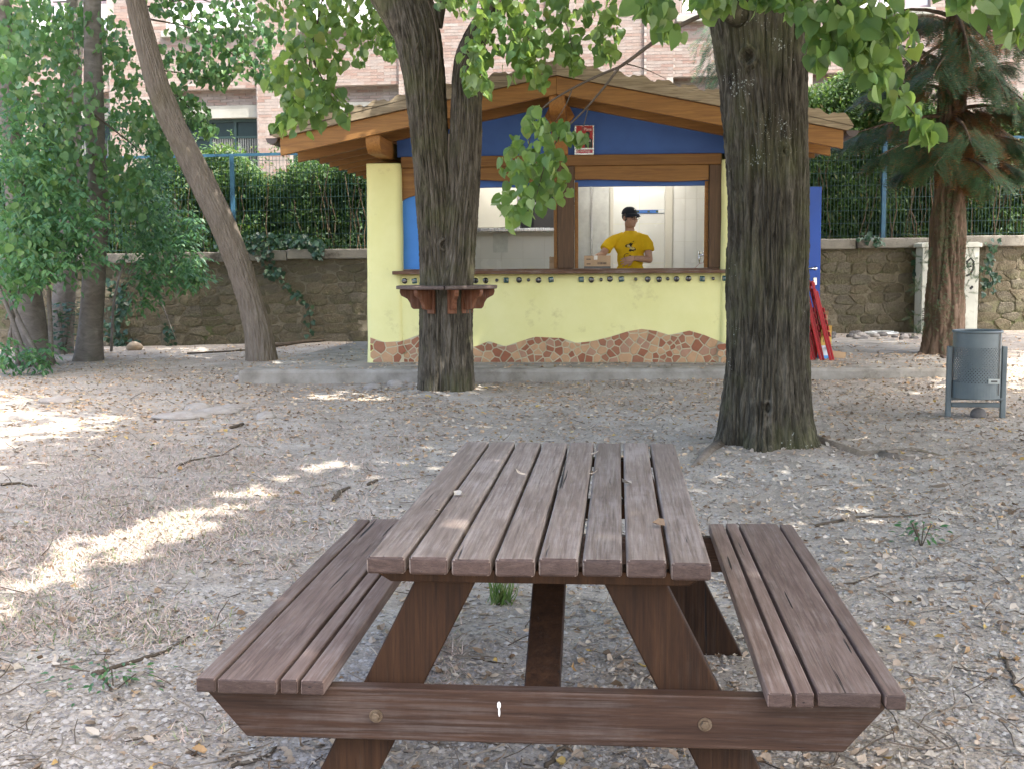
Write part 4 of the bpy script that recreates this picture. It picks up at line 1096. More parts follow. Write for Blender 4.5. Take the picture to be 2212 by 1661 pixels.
def branch(parent, a, b, r0, r1, m, sag=0.0, name='limb'):
    a, b = np.array(a, float), np.array(b, float); pts = []; k = 9
    for i in range(k + 1):
        t = i / k; p = a * (1 - t) + b * t; p = p + np.array([0.10 * math.sin(5 * t + a[0]), 0.10 * math.cos(4 * t + b[1]), sag * 4 * t * (1 - t)]) * (np.linalg.norm(b - a) * 0.35); pts.append(p)
    return MB().tube(pts, [r0 + (r1 - r0) * (i / k) for i in range(k + 1)], 10, jit=0.05).build(name, m, parent, smooth=True)

# ---- the big tree right of the kiosk window
g3 = np.array([1.86, 8.95, 0.0]); g3[2] = float(hg(g3[0], g3[1])) - 0.16
t3 = thing('linden_tree', 'thick dark furrowed linden trunk standing right behind the picnic table', 'tree', tuple(g3))
def rel(p, g): return tuple(np.array(p) - g)
W3 = lambda px, py: rel(at(px, py, 8.95), g3)
pth = [(0.0, 0, 0), W3(1655, 900), W3(1657, 760), W3(1658, 600), W3(1658, 450), W3(1655, 300), W3(1648, 180), W3(1640, 60), W3(1630, -100), W3(1640, -300)]
trunk_mesh('trunk', pth, [0.345, 0.322, 0.302, 0.295, 0.29, 0.298, 0.318, 0.345, 0.385, 0.36], MAT_BARK3, t3, 400, 0.010, 27, 1.3, 0.036, (0.20, 0.42, 5, -0.6), knots=[(-2.05, 2.86, 0.06, 0.035), (-1.75, 0.42, 0.045, 0.018), (-1.3, 2.2, 0.03, 0.014)], seed=3.3)
top3 = W3(1640, -260)
MB().tube([rel(at(1596, 36, 8.72), g3), rel(at(1560, 20, 8.6), g3), rel(at(1520, 28, 8.5), g3)], [0.09, 0.06, 0.045], 12, jit=0.06).build('limb', MAT_BARK3, t3, smooth=True)
for b_ in ((-2.2, -1.5, 6.4), (2.6, -2.6, 6.2), (0.6, -5.0, 6.0), (3.4, 1.2, 6.5), (-1.2, 2.6, 7.0), (0.3, 0.4, 8.4)):
    branch(t3, top3, b_, 0.17, 0.04, MAT_BARK3, 0.08)
# surface roots to the right
for pts in ([(1745, 955), (1800, 972), (1860, 985), (1920, 978), (1975, 972), (2035, 985)], [(1900, 985), (1960, 992), (2010, 990)], [(1560, 970), (1530, 985), (1500, 1010)]):
    path = [G(*p) - g3 for p in pts]; r0 = 0.062
    MB().tube([(p[0], p[1], p[2] - 0.022) for p in path], [r0 * (1 - 0.5 * i / (len(path) - 1)) for i in range(len(path))], 10, jit=0.12).build('root', MAT_BARKL, t3, smooth=True)
TT, BB = [], []
def put(T, B): TT.append(T); BB.append(B)
def sprays(lst, size, rs=RS, down=0.9, spread=0.75):
    for pts, Y, n, w_ in lst:
        T = strand(pts, Y, n, w_, rs); put(T, hang(T, size, down, spread, rs))
sprays([([(1700, -20, 20), (1760, 40, 40), (1800, 90, 45)], 7.0, 69, 40), ([(1790, -20, 40), (1850, 40, 50), (1880, 110, 45), (1890, 170, 32)], 6.9, 105, 40), ([(1850, -10, 50), (1930, 30, 50), (1945, 90, 40)], 7.1, 69, 40),
        ([(1880, 120, 40), (1915, 170, 34), (1945, 215, 30), (1975, 250, 28), (2005, 290, 16)], 7.0, 93, 30), ([(1755, 90, 30), (1775, 130, 20)], 6.9, 18, 26),
        ([(2060, -30, 30), (2130, 10, 40), (2200, 60, 36)], 6.0, 45, 30), ([(2170, -10, 40), (2230, 40, 50)], 6.1, 30, 40),
        ([(1490, -30, 22), (1560, -4, 24), (1700, -8, 22)], 7.3, 51, 24), ([(1390, -20, 30), (1435, 30, 34), (1452, 75, 26)], 7.0, 51, 30), ([(1500, -20, 30), (1540, 12, 24)], 7.2, 21, 24)], 0.102)
# the shoot that hangs in front of the blue gable
sprays([([(1160, 250, 22), (1150, 300, 48), (1140, 345, 62), (1125, 390, 60), (1120, 430, 48), (1105, 465, 20)], 8.6, 185, 50), ([(1190, 290, 30), (1215, 275, 22), (1240, 290, 16), (1262, 300, 10)], 8.5, 34, 20), ([(1190, 330, 30), (1200, 400, 34), (1195, 430, 20)], 8.7, 60, 30)], 0.086)
for pts, r0, r1 in (([(1530, 28), (1480, 50), (1420, 85), (1365, 128), (1338, 146)], .017, .011), ([(1338, 146), (1290, 165), (1230, 195), (1180, 225), (1150, 262), (1140, 330)], .010, .003), ([(1338, 146), (1305, 190), (1262, 240), (1215, 285), (1180, 340), (1160, 420)], .009, .003), ([(1235, 195), (1225, 225), (1190, 280)], .005, .002), ([(1350, 138), (1395, 150), (1440, 172)], .005, .002), ([(1270, 235), (1262, 270), (1250, 300)], .004, .002)):
    twig(t3, [(p[0], p[1]) for p in pts], 8.55, r0, r1)
MB().tube([tuple(at(1522, 30, 8.5)), tuple(at(1536, 26, 8.55))], 0.02, 8).build('twig', MAT_TWIG, t3)
for o in [c for c in t3.children if c.name.startswith('twig')]:
    o.data.transform(Matrix.Translation(Vector(-g3)))
for pts in ([(1780, -40), (1850, 60), (1900, 160), (1960, 230), (2005, 285)], [(1720, -40), (1760, 50), (1790, 100)]):
    o = twig(t3, pts, 7.0, .008, .002); o.data.transform(Matrix.Translation(Vector(-g3)))
T, B = canopy(3.9, 5.3, 6.8, 5.8, 6.5, 2.3, 1000, 44, 0.19); put(T, B)  # unseen crown, spread far past its trunk to shade table and foreground
foliage(t3, np.concatenate(TT) - 0, np.concatenate(BB), HEARTS, MAT_LINDEN, 'leaf', 300)
for c in t3.children:
    if c.name.startswith('crown'): c.location = tuple(-g3)

# ---- the forked tree with the round shelf
g2 = np.array([-0.67, 12.5, 0.0]); g2[2] = float(hg(g2[0], g2[1])) - 0.1
t2 = thing('linden_tree', 'forked linden tree carrying a round wooden shelf in front of the kiosk', 'tree', tuple(g2))
W2 = lambda px, py, Y=12.5: rel(at(px, py, Y), g2)
trunk_mesh('trunk', [W2(960, 862), W2(957, 780), W2(954, 640), W2(946, 520), W2(934, 380), W2(923, 260), W2(916, 160), W2(900, 70), W2(872, -40), W2(850, -200)],
           [0.275, 0.250, 0.230, 0.200, 0.184, 0.196, 0.210, 0.235, 0.225, 0.20], MAT_BARK2, t2, 300, 0.012, 34, 1.3, 0.028, (0.14, 0.16, 4, 0.4), seed=1.2, knots=[(-1.2, 1.55, 0.05, 0.03)])
trunk_mesh('trunk', [W2(970, 862, 12.47), W2(972, 780, 12.47), W2(976, 640, 12.47), W2(990, 520, 12.47), W2(1002, 380, 12.47), W2(1007, 260, 12.47), W2(1008, 180, 12.47), W2(1010, 120, 12.45), W2(1040, 60, 12.45), W2(1085, 0, 12.45), W2(1130, -90, 12.4)],
           [0.265, 0.242, 0.225, 0.190, 0.170, 0.165, 0.150, 0.125, 0.115, 0.105, 0.09], MAT_BARK2, t2, 280, 0.012, 34, 1.3, 0.028, (0.14, 0.14, 4, 2.0), seed=7.7)
MB().tube([W2(905, 110), W2(868, 45), W2(822, -15), W2(775, -90)], [0.15, 0.16, 0.135, 0.10], 16, jit=0.05).build('limb', MAT_BARK2, t2, smooth=True)
MB().tube([W2(945, 60), W2(955, 10), W2(975, -60)], [0.05, 0.045, 0.04], 10, jit=0.05).build('limb', MAT_BARK2, t2, smooth=True)
for b_ in ((-2.4, -0.6, 6.2), (-0.5, -3.0, 6.0), (2.2, -1.4, 6.2), (1.5, 2.0, 6.8), (-1.5, 2.2, 6.8)):
    branch(t2, W2(852, -190) if b_[0] < 0 else W2(1125, -80), b_, 0.12, 0.03, MAT_BARK2, 0.08)
for pts, Y in (([(915, -20), (940, 40), (950, 120), (945, 180), (925, 230), (905, 300)], 12.2), ([(970, 290), (968, 340), (975, 420)], 12.15), ([(905, 90), (890, 130), (895, 170)], 12.2)):
    o = twig(t2, pts, Y, .009, .003, 'bare_shoot'); o.data.transform(Matrix.Translation(Vector(-g2)))
TT, BB = [], []
sprays([([(690, -30, 40), (672, 40, 50), (660, 110, 52), (640, 150, 52), (600, 165, 26)], 10.8, 217, 48), ([(690, 30, 40), (715, 90, 40), (722, 150, 24)], 10.9, 63, 36), ([(660, 165, 30), (668, 205, 46), (655, 240, 52), (690, 240, 34)], 10.8, 133, 40), ([(640, 215, 30), (612, 250, 20), (600, 278, 10)], 10.7, 37, 20), ([(700, 180, 16), (735, 215, 26), (738, 255, 14)], 10.8, 34, 20)], 0.096)
sprays([([(720, -20, 40), (770, 20, 44), (810, 60, 40), (838, 100, 24), (856, 120, 10)], 13.6, 217, 36), ([(760, 60, 30), (775, 100, 24), (776, 135, 10)], 13.6, 52, 20), ([(560, -20, 40), (600, 10, 30), (640, 0, 30)], 14, 58, 30)], 0.088)
sprays([([(950, -20, 30), (1010, 0, 36), (1070, 40, 40), (1090, 90, 40)], 11.2, 107, 40), ([(1060, 60, 40), (1030, 110, 36), (1018, 150, 30), (1040, 195, 18)], 11.1, 113, 34), ([(1100, -10, 44), (1130, 50, 50), (1140, 110, 36), (1160, 150, 22), (1165, 180, 12)], 11.2, 171, 40), ([(1200, -10, 44), (1230, 50, 46), (1225, 110, 28), (1240, 150, 16)], 11.3, 124, 40), ([(1290, -10, 44), (1310, 50, 40), (1300, 100, 26), (1320, 118, 16)], 11.2, 110, 36), ([(1180, 60, 40), (1100, 150, 24)], 11.2, 49, 30)], 0.096)
for pts, Y in (([(705, -40), (690, 30), (672, 110), (660, 200), (650, 250)], 10.8), ([(690, 60), (640, 130), (605, 165)], 10.8), ([(672, 120), (700, 180), (735, 240)], 10.8), ([(700, -30), (780, 20), (850, 115)], 13.6), ([(1085, -10), (1060, 60), (1030, 140), (1040, 200)], 11.2), ([(1110, -20), (1140, 80), (1165, 170)], 11.2), ([(1180, -20), (1230, 60), (1240, 140)], 11.2)):
    o = twig(t2, pts, Y, .009, .002); o.data.transform(Matrix.Translation(Vector(-g2)))
T, B = canopy(2.2, 11.6, 7.6, 4.8, 4.2, 2.2, 560, 42, 0.19, floor=4.0); put(T, B)
c = foliage(t2, np.concatenate(TT), np.concatenate(BB), HEARTS, MAT_LINDEN, 'leaf', 300); c.location = tuple(-g2)

# ---- the leaning tree left of the kiosk
gL = np.array([-3.3, 16.3, 0.0]); gL[2] = float(hg(gL[0], gL[1])) - 0.08
tl = thing('leaning_tree', 'slender tree with grey furrowed bark leaning left beside the kiosk slab', 'tree', tuple(gL))
WL = lambda px, py, Y=16.3: rel(at(px, py, Y), gL)
trunk_mesh('trunk', [WL(567, 796), WL(558, 720), WL(540, 650), WL(517, 580), WL(474, 470), WL(432, 385), WL(399, 319), WL(366, 250), WL(338, 180), WL(312, 80), WL(292, 0), WL(275, -110)],
           [0.205, 0.182, 0.172, 0.170, 0.168, 0.170, 0.167, 0.160, 0.152, 0.138, 0.128, 0.11], MAT_BARKL, tl, 240, 0.014, 34, 2.2, 0.020, (0.12, 0.16, 4, 0.3), seed=5.1, warp=0.4)
for b_ in ((-3.6, -1.2, 6.6), (-1.0, -3.2, 6.4), (0.8, -0.6, 6.9), (-1.8, 1.2, 7.2)):
    branch(tl, WL(276, -100), b_, 0.08, 0.02, MAT_BARKL, 0.1)
TT, BB = [], []
sprays([([(330, -10, 30), (420, 40, 40), (490, 90, 34), (560, 150, 26), (592, 185, 12)], 17.2, 357, 30), ([(350, 120, 30), (420, 150, 34), (490, 175, 20)], 17.2, 204, 28), ([(240, 60, 40), (260, 140, 34), (300, 190, 30)], 17.4, 153, 30), ([(370, 190, 24), (420, 240, 30), (455, 285, 16)], 16.8, 153, 22), ([(460, 20, 30), (530, 60, 26), (580, 120, 16)], 17.3, 102, 22), ([(300, 250, 40), (350, 290, 40), (360, 340, 20)], 17.0, 204, 30), ([(380, 60, 40), (450, 120, 44), (520, 160, 30)], 17.0, 150, 40), ([(480, -10, 40), (560, 40, 40), (610, 90, 24)], 16.8, 130, 36), ([(230, 180, 40), (290, 240, 44), (330, 300, 34)], 17.2, 140, 40), ([(60, 60, 60), (160, 110, 60), (240, 90, 40)], 17.8, 200, 50)], 0.095)
for pts, Y in (([(310, 40), (420, 60), (520, 130), (590, 185)], 17.2), ([(330, 150), (400, 160), (485, 178)], 17.2), ([(330, 170), (400, 220), (452, 285)], 16.8), ([(300, 20), (440, -10), (560, 60)], 17.3)):
    o = twig(tl, pts, Y, .014, .003); o.data.transform(Matrix.Translation(Vector(-gL)))
T, B = canopy(-1.2, 14.2, 8.2, 3.6, 3.8, 2.0, 380, 42, 0.19, floor=4.5); put(T, B)
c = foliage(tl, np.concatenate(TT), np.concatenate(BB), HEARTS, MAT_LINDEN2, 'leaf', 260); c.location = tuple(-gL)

# ---- the group of grey trunks at the left edge
def grey_tree(px, py, path, rad, label, clumps, sp, n_ind=0, crown=None):
    g = G(px, py); g[2] -= 0.08
    t = thing('grey_tree', label, 'tree', tuple(g), group=None)
    Y = g[1]
    trunk_mesh('trunk', [rel(at(a, b, Y), g) for a, b in path], rad, MAT_BARK1, t, 110, 0.025, 9, 3, 0.004, (0.15, 0.22, 4, 0.5), seed=px * 0.1, lump=0.025)
    global TT, BB
    TT, BB = [], []
    sprays([(p_, y_, int(n_ * 1.35), w_) for p_, y_, n_, w_ in sp], 0.10)
    if crown is not None: T, B = canopy(*crown, floor=4.5); put(T, B)
    for pts, Yt in clumps:
        o = twig(t, pts, Yt, .016, .003); o.data.transform(Matrix.Translation(Vector(-g)))
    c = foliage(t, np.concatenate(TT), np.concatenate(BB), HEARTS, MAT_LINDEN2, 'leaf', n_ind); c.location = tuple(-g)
    return t
grey_tree(193, 779, [(190, 788), (196, 700), (203, 600), (212, 480), (208, 330), (203, 200), (201, 100), (199, 0), (197, -140)], [0.19, 0.165, 0.155, 0.14, 0.13, 0.125, 0.12, 0.115, 0.10],
          'straight grey trunk at the right of the trunk group by the wall', [([(205, 330), (150, 390), (90, 440)], 16.6), ([(205, 250), (270, 300), (330, 350)], 16.9)],
          [([(60, 160, 60), (90, 260, 80), (80, 350, 80), (60, 420, 70)], 16.0, 420, 60), ([(150, 180, 50), (160, 260, 60), (130, 330, 70), (110, 420, 80), (140, 490, 60)], 16.2, 420, 60), ([(240, 330, 40), (260, 400, 50), (300, 440, 50)], 16.5, 150, 50), ([(30, 470, 60), (80, 540, 70), (40, 590, 50)], 15.4, 260, 60)], 300, (-6.2, 15.6, 8.2, 3.0, 3.0, 2.0, 70, 40, 0.19))
grey_tree(133, 765, [(128, 772), (138, 640), (150, 500), (155, 350), (158, 200), (160, 80), (160, 0), (160, -120)], [0.20, 0.165, 0.15, 0.135, 0.125, 0.12, 0.115, 0.1],
          'grey trunk in the middle of the trunk group, ivy at its foot', [], [([(20, 20, 60), (80, 50, 60), (130, 60, 50), (220, 30, 40)], 17.6, 300, 50), ([(110, 110, 40), (150, 150, 30)], 17.4, 60, 30)])
grey_tree(80, 788, [(78, 798), (66, 680), (50, 560), (35, 400), (22, 250), (12, 120), (5, 0), (0, -100)], [0.25, 0.20, 0.17, 0.15, 0.135, 0.125, 0.12, 0.1],
          'grey trunk at the far left edge, half hidden by shrub leaves', [], [([(0, 40, 50), (40, 90, 50), (20, 150, 50)], 15.6, 170, 50), ([(0, 110, 20), (8, 140, 14)], 9.0, 8, 20)])

# ---- elder shrubs under them
def shrub(px, py, label, stems, sp, size, n_ind, m=None):
    g = G(px, py); t = thing('elder_shrub', label, 'shrub', tuple(g))
    for pts, Y, r0 in stems:
        o = twig(t, pts, Y, r0, r0 * 0.5, 'stem', MAT_BARK1); o.data.transform(Matrix.Translation(Vector(-g)))
    Ts, Bs = [], []
    for pts, Y, n, w_ in sp:
        c_ = strand(pts, Y, n, w_); d = rnd_dirs(n) * np.array([1, 1, 0.5]) + np.array([0.25, -0.25, -0.35]); d /= np.linalg.norm(d, axis=1)[:, None]
        side = np.cross(d, np.array([0, 0, 1.0])); side /= np.linalg.norm(side, axis=1)[:, None] + 1e-9
        for k, (al, sd_) in enumerate(((0.25, 1), (0.25, -1), (0.6, 1), (0.6, -1), (1.0, 0))):      # five leaflets on one leaf stalk
            T = c_ + d * (al * size * 2.0) + np.array([0, 0, -0.25]) * (al ** 2 * size * 1.5)
            f = d * (1.0 if sd_ == 0 else 0.55) + side * sd_ * 0.8 + np.array([0, 0, -0.35]) + rnd_dirs(n) * 0.15
            nr = np.array([0, -0.25, 1.0]) + rnd_dirs(n) * 0.35
            Ts.append(T); Bs.append(bases(f, nr, size * (0.75 + 0.4 * RS.rand(n))))
    c = foliage(t, np.concatenate(Ts), np.concatenate(Bs), OVAL, m or MAT_ELDER, 'leaflet', n_ind); c.location = tuple(-g)
    return t
shrub(95, 795, 'dense elder shrub with drooping leaves filling the left edge', [([(40, 790), (30, 700), (10, 560)], 15.9, .035), ([(62, 795), (30, 700), (-10, 600)], 15.8, .04), ([(112, 790), (108, 680), (104, 590), (125, 560), (118, 500)], 15.9, .034), ([(8, 800), (20, 730), (40, 640), (42, 560)], 16.0, .03), ([(95, 792), (45, 700), (20, 640)], 15.7, .035)],
      [([(20, 470, 70), (60, 540, 80), (30, 600, 50)], 15.3, 210, 60), ([(90, 400, 70), (140, 470, 80), (110, 540, 60)], 15.6, 200, 60), ([(10, 250, 60), (60, 330, 70), (30, 420, 70)], 15.5, 190, 60), ([(180, 430, 50), (190, 520, 50), (130, 570, 40)], 15.4, 110, 50), ([(60, 760, 30), (90, 770, 30), (70, 745, 24)], 15.2, 34, 26), ([(10, 770, 30), (-10, 740, 30)], 15.0, 26, 26)], 0.105, 300)
shrub(330, 752, 'bright green elder shrub drooping in front of the stone wall', [([(240, 760), (245, 640), (280, 520), (340, 470)], 18.4, .022), ([(345, 640), (362, 690), (385, 745)], 18.9, .012)],
      [([(290, 330, 60), (320, 400, 70), (300, 460, 60)], 17.6, 200, 60), ([(270, 470, 60), (330, 520, 60), (380, 570, 46), (420, 590, 26)], 17.3, 280, 50), ([(340, 470, 60), (390, 490, 40), (425, 500, 20)], 17.6, 130, 40), ([(300, 560, 50), (330, 600, 36), (300, 640, 24)], 17.2, 90, 36), ([(260, 240, 40), (300, 290, 50)], 18, 90, 40), ([(410, 560, 26), (432, 600, 14)], 17.0, 30, 20)], 0.10, 300)

# ---- the yew on the right
gY = G(2036, 772); gY[2] -= 0.08
yew = thing('yew_tree', 'yew with reddish stringy trunk and dark drooping sprays behind the litter bin', 'tree', tuple(gY)); YD = gY[1]
trunk_mesh('trunk', [rel(at(a, b, YD), gY) for a, b in ((2034, 785), (2038, 720), (2044, 600), (2050, 450), (2058, 300), (2062, 150), (2068, 0), (2072, -150))],
           [0.29, 0.255, 0.235, 0.21, 0.185, 0.17, 0.16, 0.14], MAT_BARKY, yew, 190, 0.014, 9, 0.9, 0.055, (0.16, 0.35, 6, 0.2), seed=9.4, warp=0.3, lump=0.04)
def frond():
    v, f = [], []; k = 9
    v += [(-0.008, 0, 0), (0.008, 0, 0), (0.004, 1, -0.18), (-0.004, 1, -0.18)]; f += [(0, 1, 2), (0, 2, 3)]
    for i in range(k):
        y = 0.1 + 0.88 * i / k; L = 0.16 * math.sin(0.5 + 2.3 * i / k) + 0.05; z = -0.18 * y * y
        for sx in (1, -1):
            b = len(v); v += [(0, y, z), (sx * L, y + 0.10, z + 0.01), (0, y + 0.05, z)]; f.append((b, b + 1, b + 2))
    return np.array(v), np.array(f)
FROND = frond()
Ts, Bs, Td, Bd = [], [], [], []
MAT_YEWD = leaf_mat('dry_yew_needles', [(0.0, (0.10, 0.045, 0.018)), (0.5, (0.20, 0.09, 0.032)), (0.85, (0.27, 0.13, 0.045)), (1.0, (0.06, 0.10, 0.03))], (0.16, 0.08, 0.03), 0.3, 0.6, (0.35, 0.16, 0.04))
def yew_branch(px0, py0, px1, py1, Y1, sag, n, size=0.26, wpx=16):
    a, b = at(px0, py0, YD), at(px1, py1, Y1); L = np.linalg.norm(b - a); d = (b - a) / L
    n = int(n * 1.8); t = RS.rand(n) ** 0.75; side = np.cross(d, [0, 0, 1.0]); side /= np.linalg.norm(side)
    sgn = np.where(RS.rand(n) < 0.5, 1, -1)[:, None]; base = a + t[:, None] * (b - a) + np.array([0, 0, -1.0]) * (sag * t ** 2)[:, None]
    off = RS.rand(n)[:, None] * sgn * side * 0.30 * L * (1.1 - 0.7 * t[:, None]) + rnd_dirs(n) * 0.04
    T = base + off + np.array([0, 0, -1.0]) * (np.abs(off).sum(1) * 0.35)[:, None]
    f = d * 0.7 + side * sgn * 0.6 + np.array([0, 0, -0.75]) + rnd_dirs(n) * 0.35
    BB_ = bases(f, np.array([0, -0.3, 1.0]) + rnd_dirs(n) * 0.3, size * (0.6 + 0.6 * RS.rand(n)))
    dr_ = (t < 0.55 + 0.25 * RS.rand(n)) & (RS.rand(n) < (0.75 if py0 > 140 and px1 > px0 else 0.35))      # inner sprays have browned
    Ts.append(T[~dr_]); Bs.append(BB_[~dr_]); Td.append(T[dr_]); Bd.append(BB_[dr_])
    pts = [a + (b - a) * q + np.array([0, 0, -sag * q * q]) - gY for q in np.linspace(0, 1, 7)]
    MB().tube(pts, [0.03 - 0.024 * i / 6 for i in range(7)], 6).build('branch', MAT_BARKY, yew, smooth=True)
for args in ((2060, 250, 1830, 250, 15.0, 0.25, 210), (2060, 200, 1880, 130, 14.8, 0.35, 190), (2058, 280, 1900, 300, 14.6, 0.2, 170), (2060, 150, 1930, 60, 15.2, 0.2, 120), (2058, 240, 2215, 190, 14.9, 0.3, 220), (2058, 300, 2230, 260, 14.7, 0.3, 240), (2060, 180, 2190, 90, 15.0, 0.25, 140), (2056, 330, 2200, 330, 15.2, 0.2, 200), (2056, 320, 1940, 330, 15.3, 0.25, 150),
             (2060, 260, 2100, 240, 13.9, 0.35, 140), (2060, 120, 2020, 100, 14.1, 0.3, 110), (2060, 330, 2020, 320, 14.2, 0.2, 70), (2064, 60, 2150, 0, 15, 0.2, 90), (2064, 60, 1990, 0, 15, 0.2, 80), (2056, 380, 2130, 380, 15.0, 0.12, 60), (2060, 230, 2300, 330, 15.5, 0.3, 200), (2062, 90, 1940, 110, 14.6, 0.35, 90), (2062, 60, 2170, 120, 14.5, 0.4, 110), (2060, 140, 2240, 150, 14.4, 0.5, 150), (2062, 20, 2100, 60, 14.2, 0.4, 80), (2058, 350, 2150, 300, 14.0, 0.45, 70), (2064, 40, 1880, -40, 16.2, 0.5, 150), (2062, 100, 2260, 20, 16, 0.4, 160)):
    yew_branch(*args)
# moss-green sprigs on the trunk itself
cls = [(random.uniform(-34, 36), random.uniform(430, 765)) for _ in range(26)]
for k in range(620):
    cdx, cpy = random.choice(cls); py = min(775, cpy + random.gauss(0, 30)); cx_ = 2036 + (772 - py) * 0.05; dx = max(-42, min(42, cdx + random.gauss(0, 4))); rr_ = 0.27 - 0.04 * (772 - py) / 350
    q = at(cx_ + dx, py, YD - math.sqrt(max(0.0, rr_ ** 2 - (dx / F * YD) ** 2)) - 0.015)
    Ts.append(q[None]); Bs.append(bases(np.array([[random.uniform(-.6, .6), -0.5, random.uniform(-.6, .8)]]), np.array([[0, -0.8, 0.5]]), np.array([random.uniform(0.035, 0.085)])))
for lst in (((1988, 560), (1978, 620), (1990, 690), (2092, 610), (2100, 560), (1985, 720)),):
    for (px, py) in lst:
        q = np.repeat(at(px, py, YD - 0.1)[None], 16, 0) + RS.randn(16, 3) * 0.05; Ts.append(q); Bs.append(bases(rnd_dirs(16) + np.array([0, -0.3, 0.3]), rnd_dirs(16) + np.array([0, -.6, .6]), 0.12 + 0.06 * RS.rand(16)))
T, B = canopy(7.8, 14.6, 7.6, 4.4, 4.4, 2.0, 620, 26, 0.42, floor=4.2); Ts.append(T); Bs.append(B)
c = foliage(yew, np.concatenate(Ts), np.concatenate(Bs), FROND, MAT_YEW, 'spray', 0, 'needle_sprays'); c.location = tuple(-gY)
c = foliage(yew, np.concatenate(Td), np.concatenate(Bd), FROND, MAT_YEWD, 'spray', 0, 'dry_sprays'); c.location = tuple(-gY)
for pts in ([(2005, 768), (1990, 772), (1978, 782)], [(2035, 782), (2045, 792), (2060, 790)], [(2060, 775), (2085, 780), (2110, 778)]):
    path = [G(*p) - gY for p in pts]; MB().tube(path, [0.06, 0.04, 0.02], 10, jit=0.15).build('root', MAT_BARKY, yew, smooth=True)
# a second dark conifer that shows beside the big trunk
gy2 = np.array([3.3, 18.6, float(hg(3.3, 18.6))])
yew2 = thing('yew_tree', 'dark conifer spray showing over the roof just left of the thickest trunk', 'tree', tuple(gy2))
trunk_mesh('trunk', [(0, 0, 0), (0.05, 0, 2.5), (0, 0.05, 5.5), (0, 0, 8)], [0.2, 0.16, 0.12, 0.05], MAT_BARKY, yew2, 60, 0.05, 9, 0.9, 0.02, seed=2.0)
Ts, Bs = [], []
for py in range(40, 200, 10):
    n = 16; wpx = 10 + 26 * math.sin(math.pi * min(1, (py - 30) / 170)); T = np.array([at(random.uniform(1562 - wpx * 1.6, 1600), py + random.uniform(-8, 8), 18.3 + random.uniform(-.3, .3)) for _ in range(n)])
    Ts.append(T); Bs.append(bases(np.array([-0.5, -0.2, -0.7]) + rnd_dirs(n) * 0.4, np.array([0, -.4, 1.0]) + rnd_dirs(n) * 0.3, 0.26 * (0.6 + 0.5 * RS.rand(n))))
for k in range(8):
    for n in (30,):
        a = random.uniform(0, 6.28); zc = 5.6 + 0.35 * k; T = gy2 + np.array([math.cos(a), math.sin(a), 0]) * 0.9 * RS.rand(n)[:, None] + np.array([0, 0, zc - gy2[2]]) + rnd_dirs(n) * 0.3
        Ts.append(T); Bs.append(bases(rnd_dirs(n) + np.array([0, 0, -0.6]), np.array([0, 0, 1.0]) + rnd_dirs(n) * 0.4, 0.26 * (0.6 + 0.5 * RS.rand(n))))
c = foliage(yew2, np.concatenate(Ts), np.concatenate(Bs), FROND, MAT_YEW, 'spray', 0, 'needle_sprays'); c.location = tuple(-gy2)

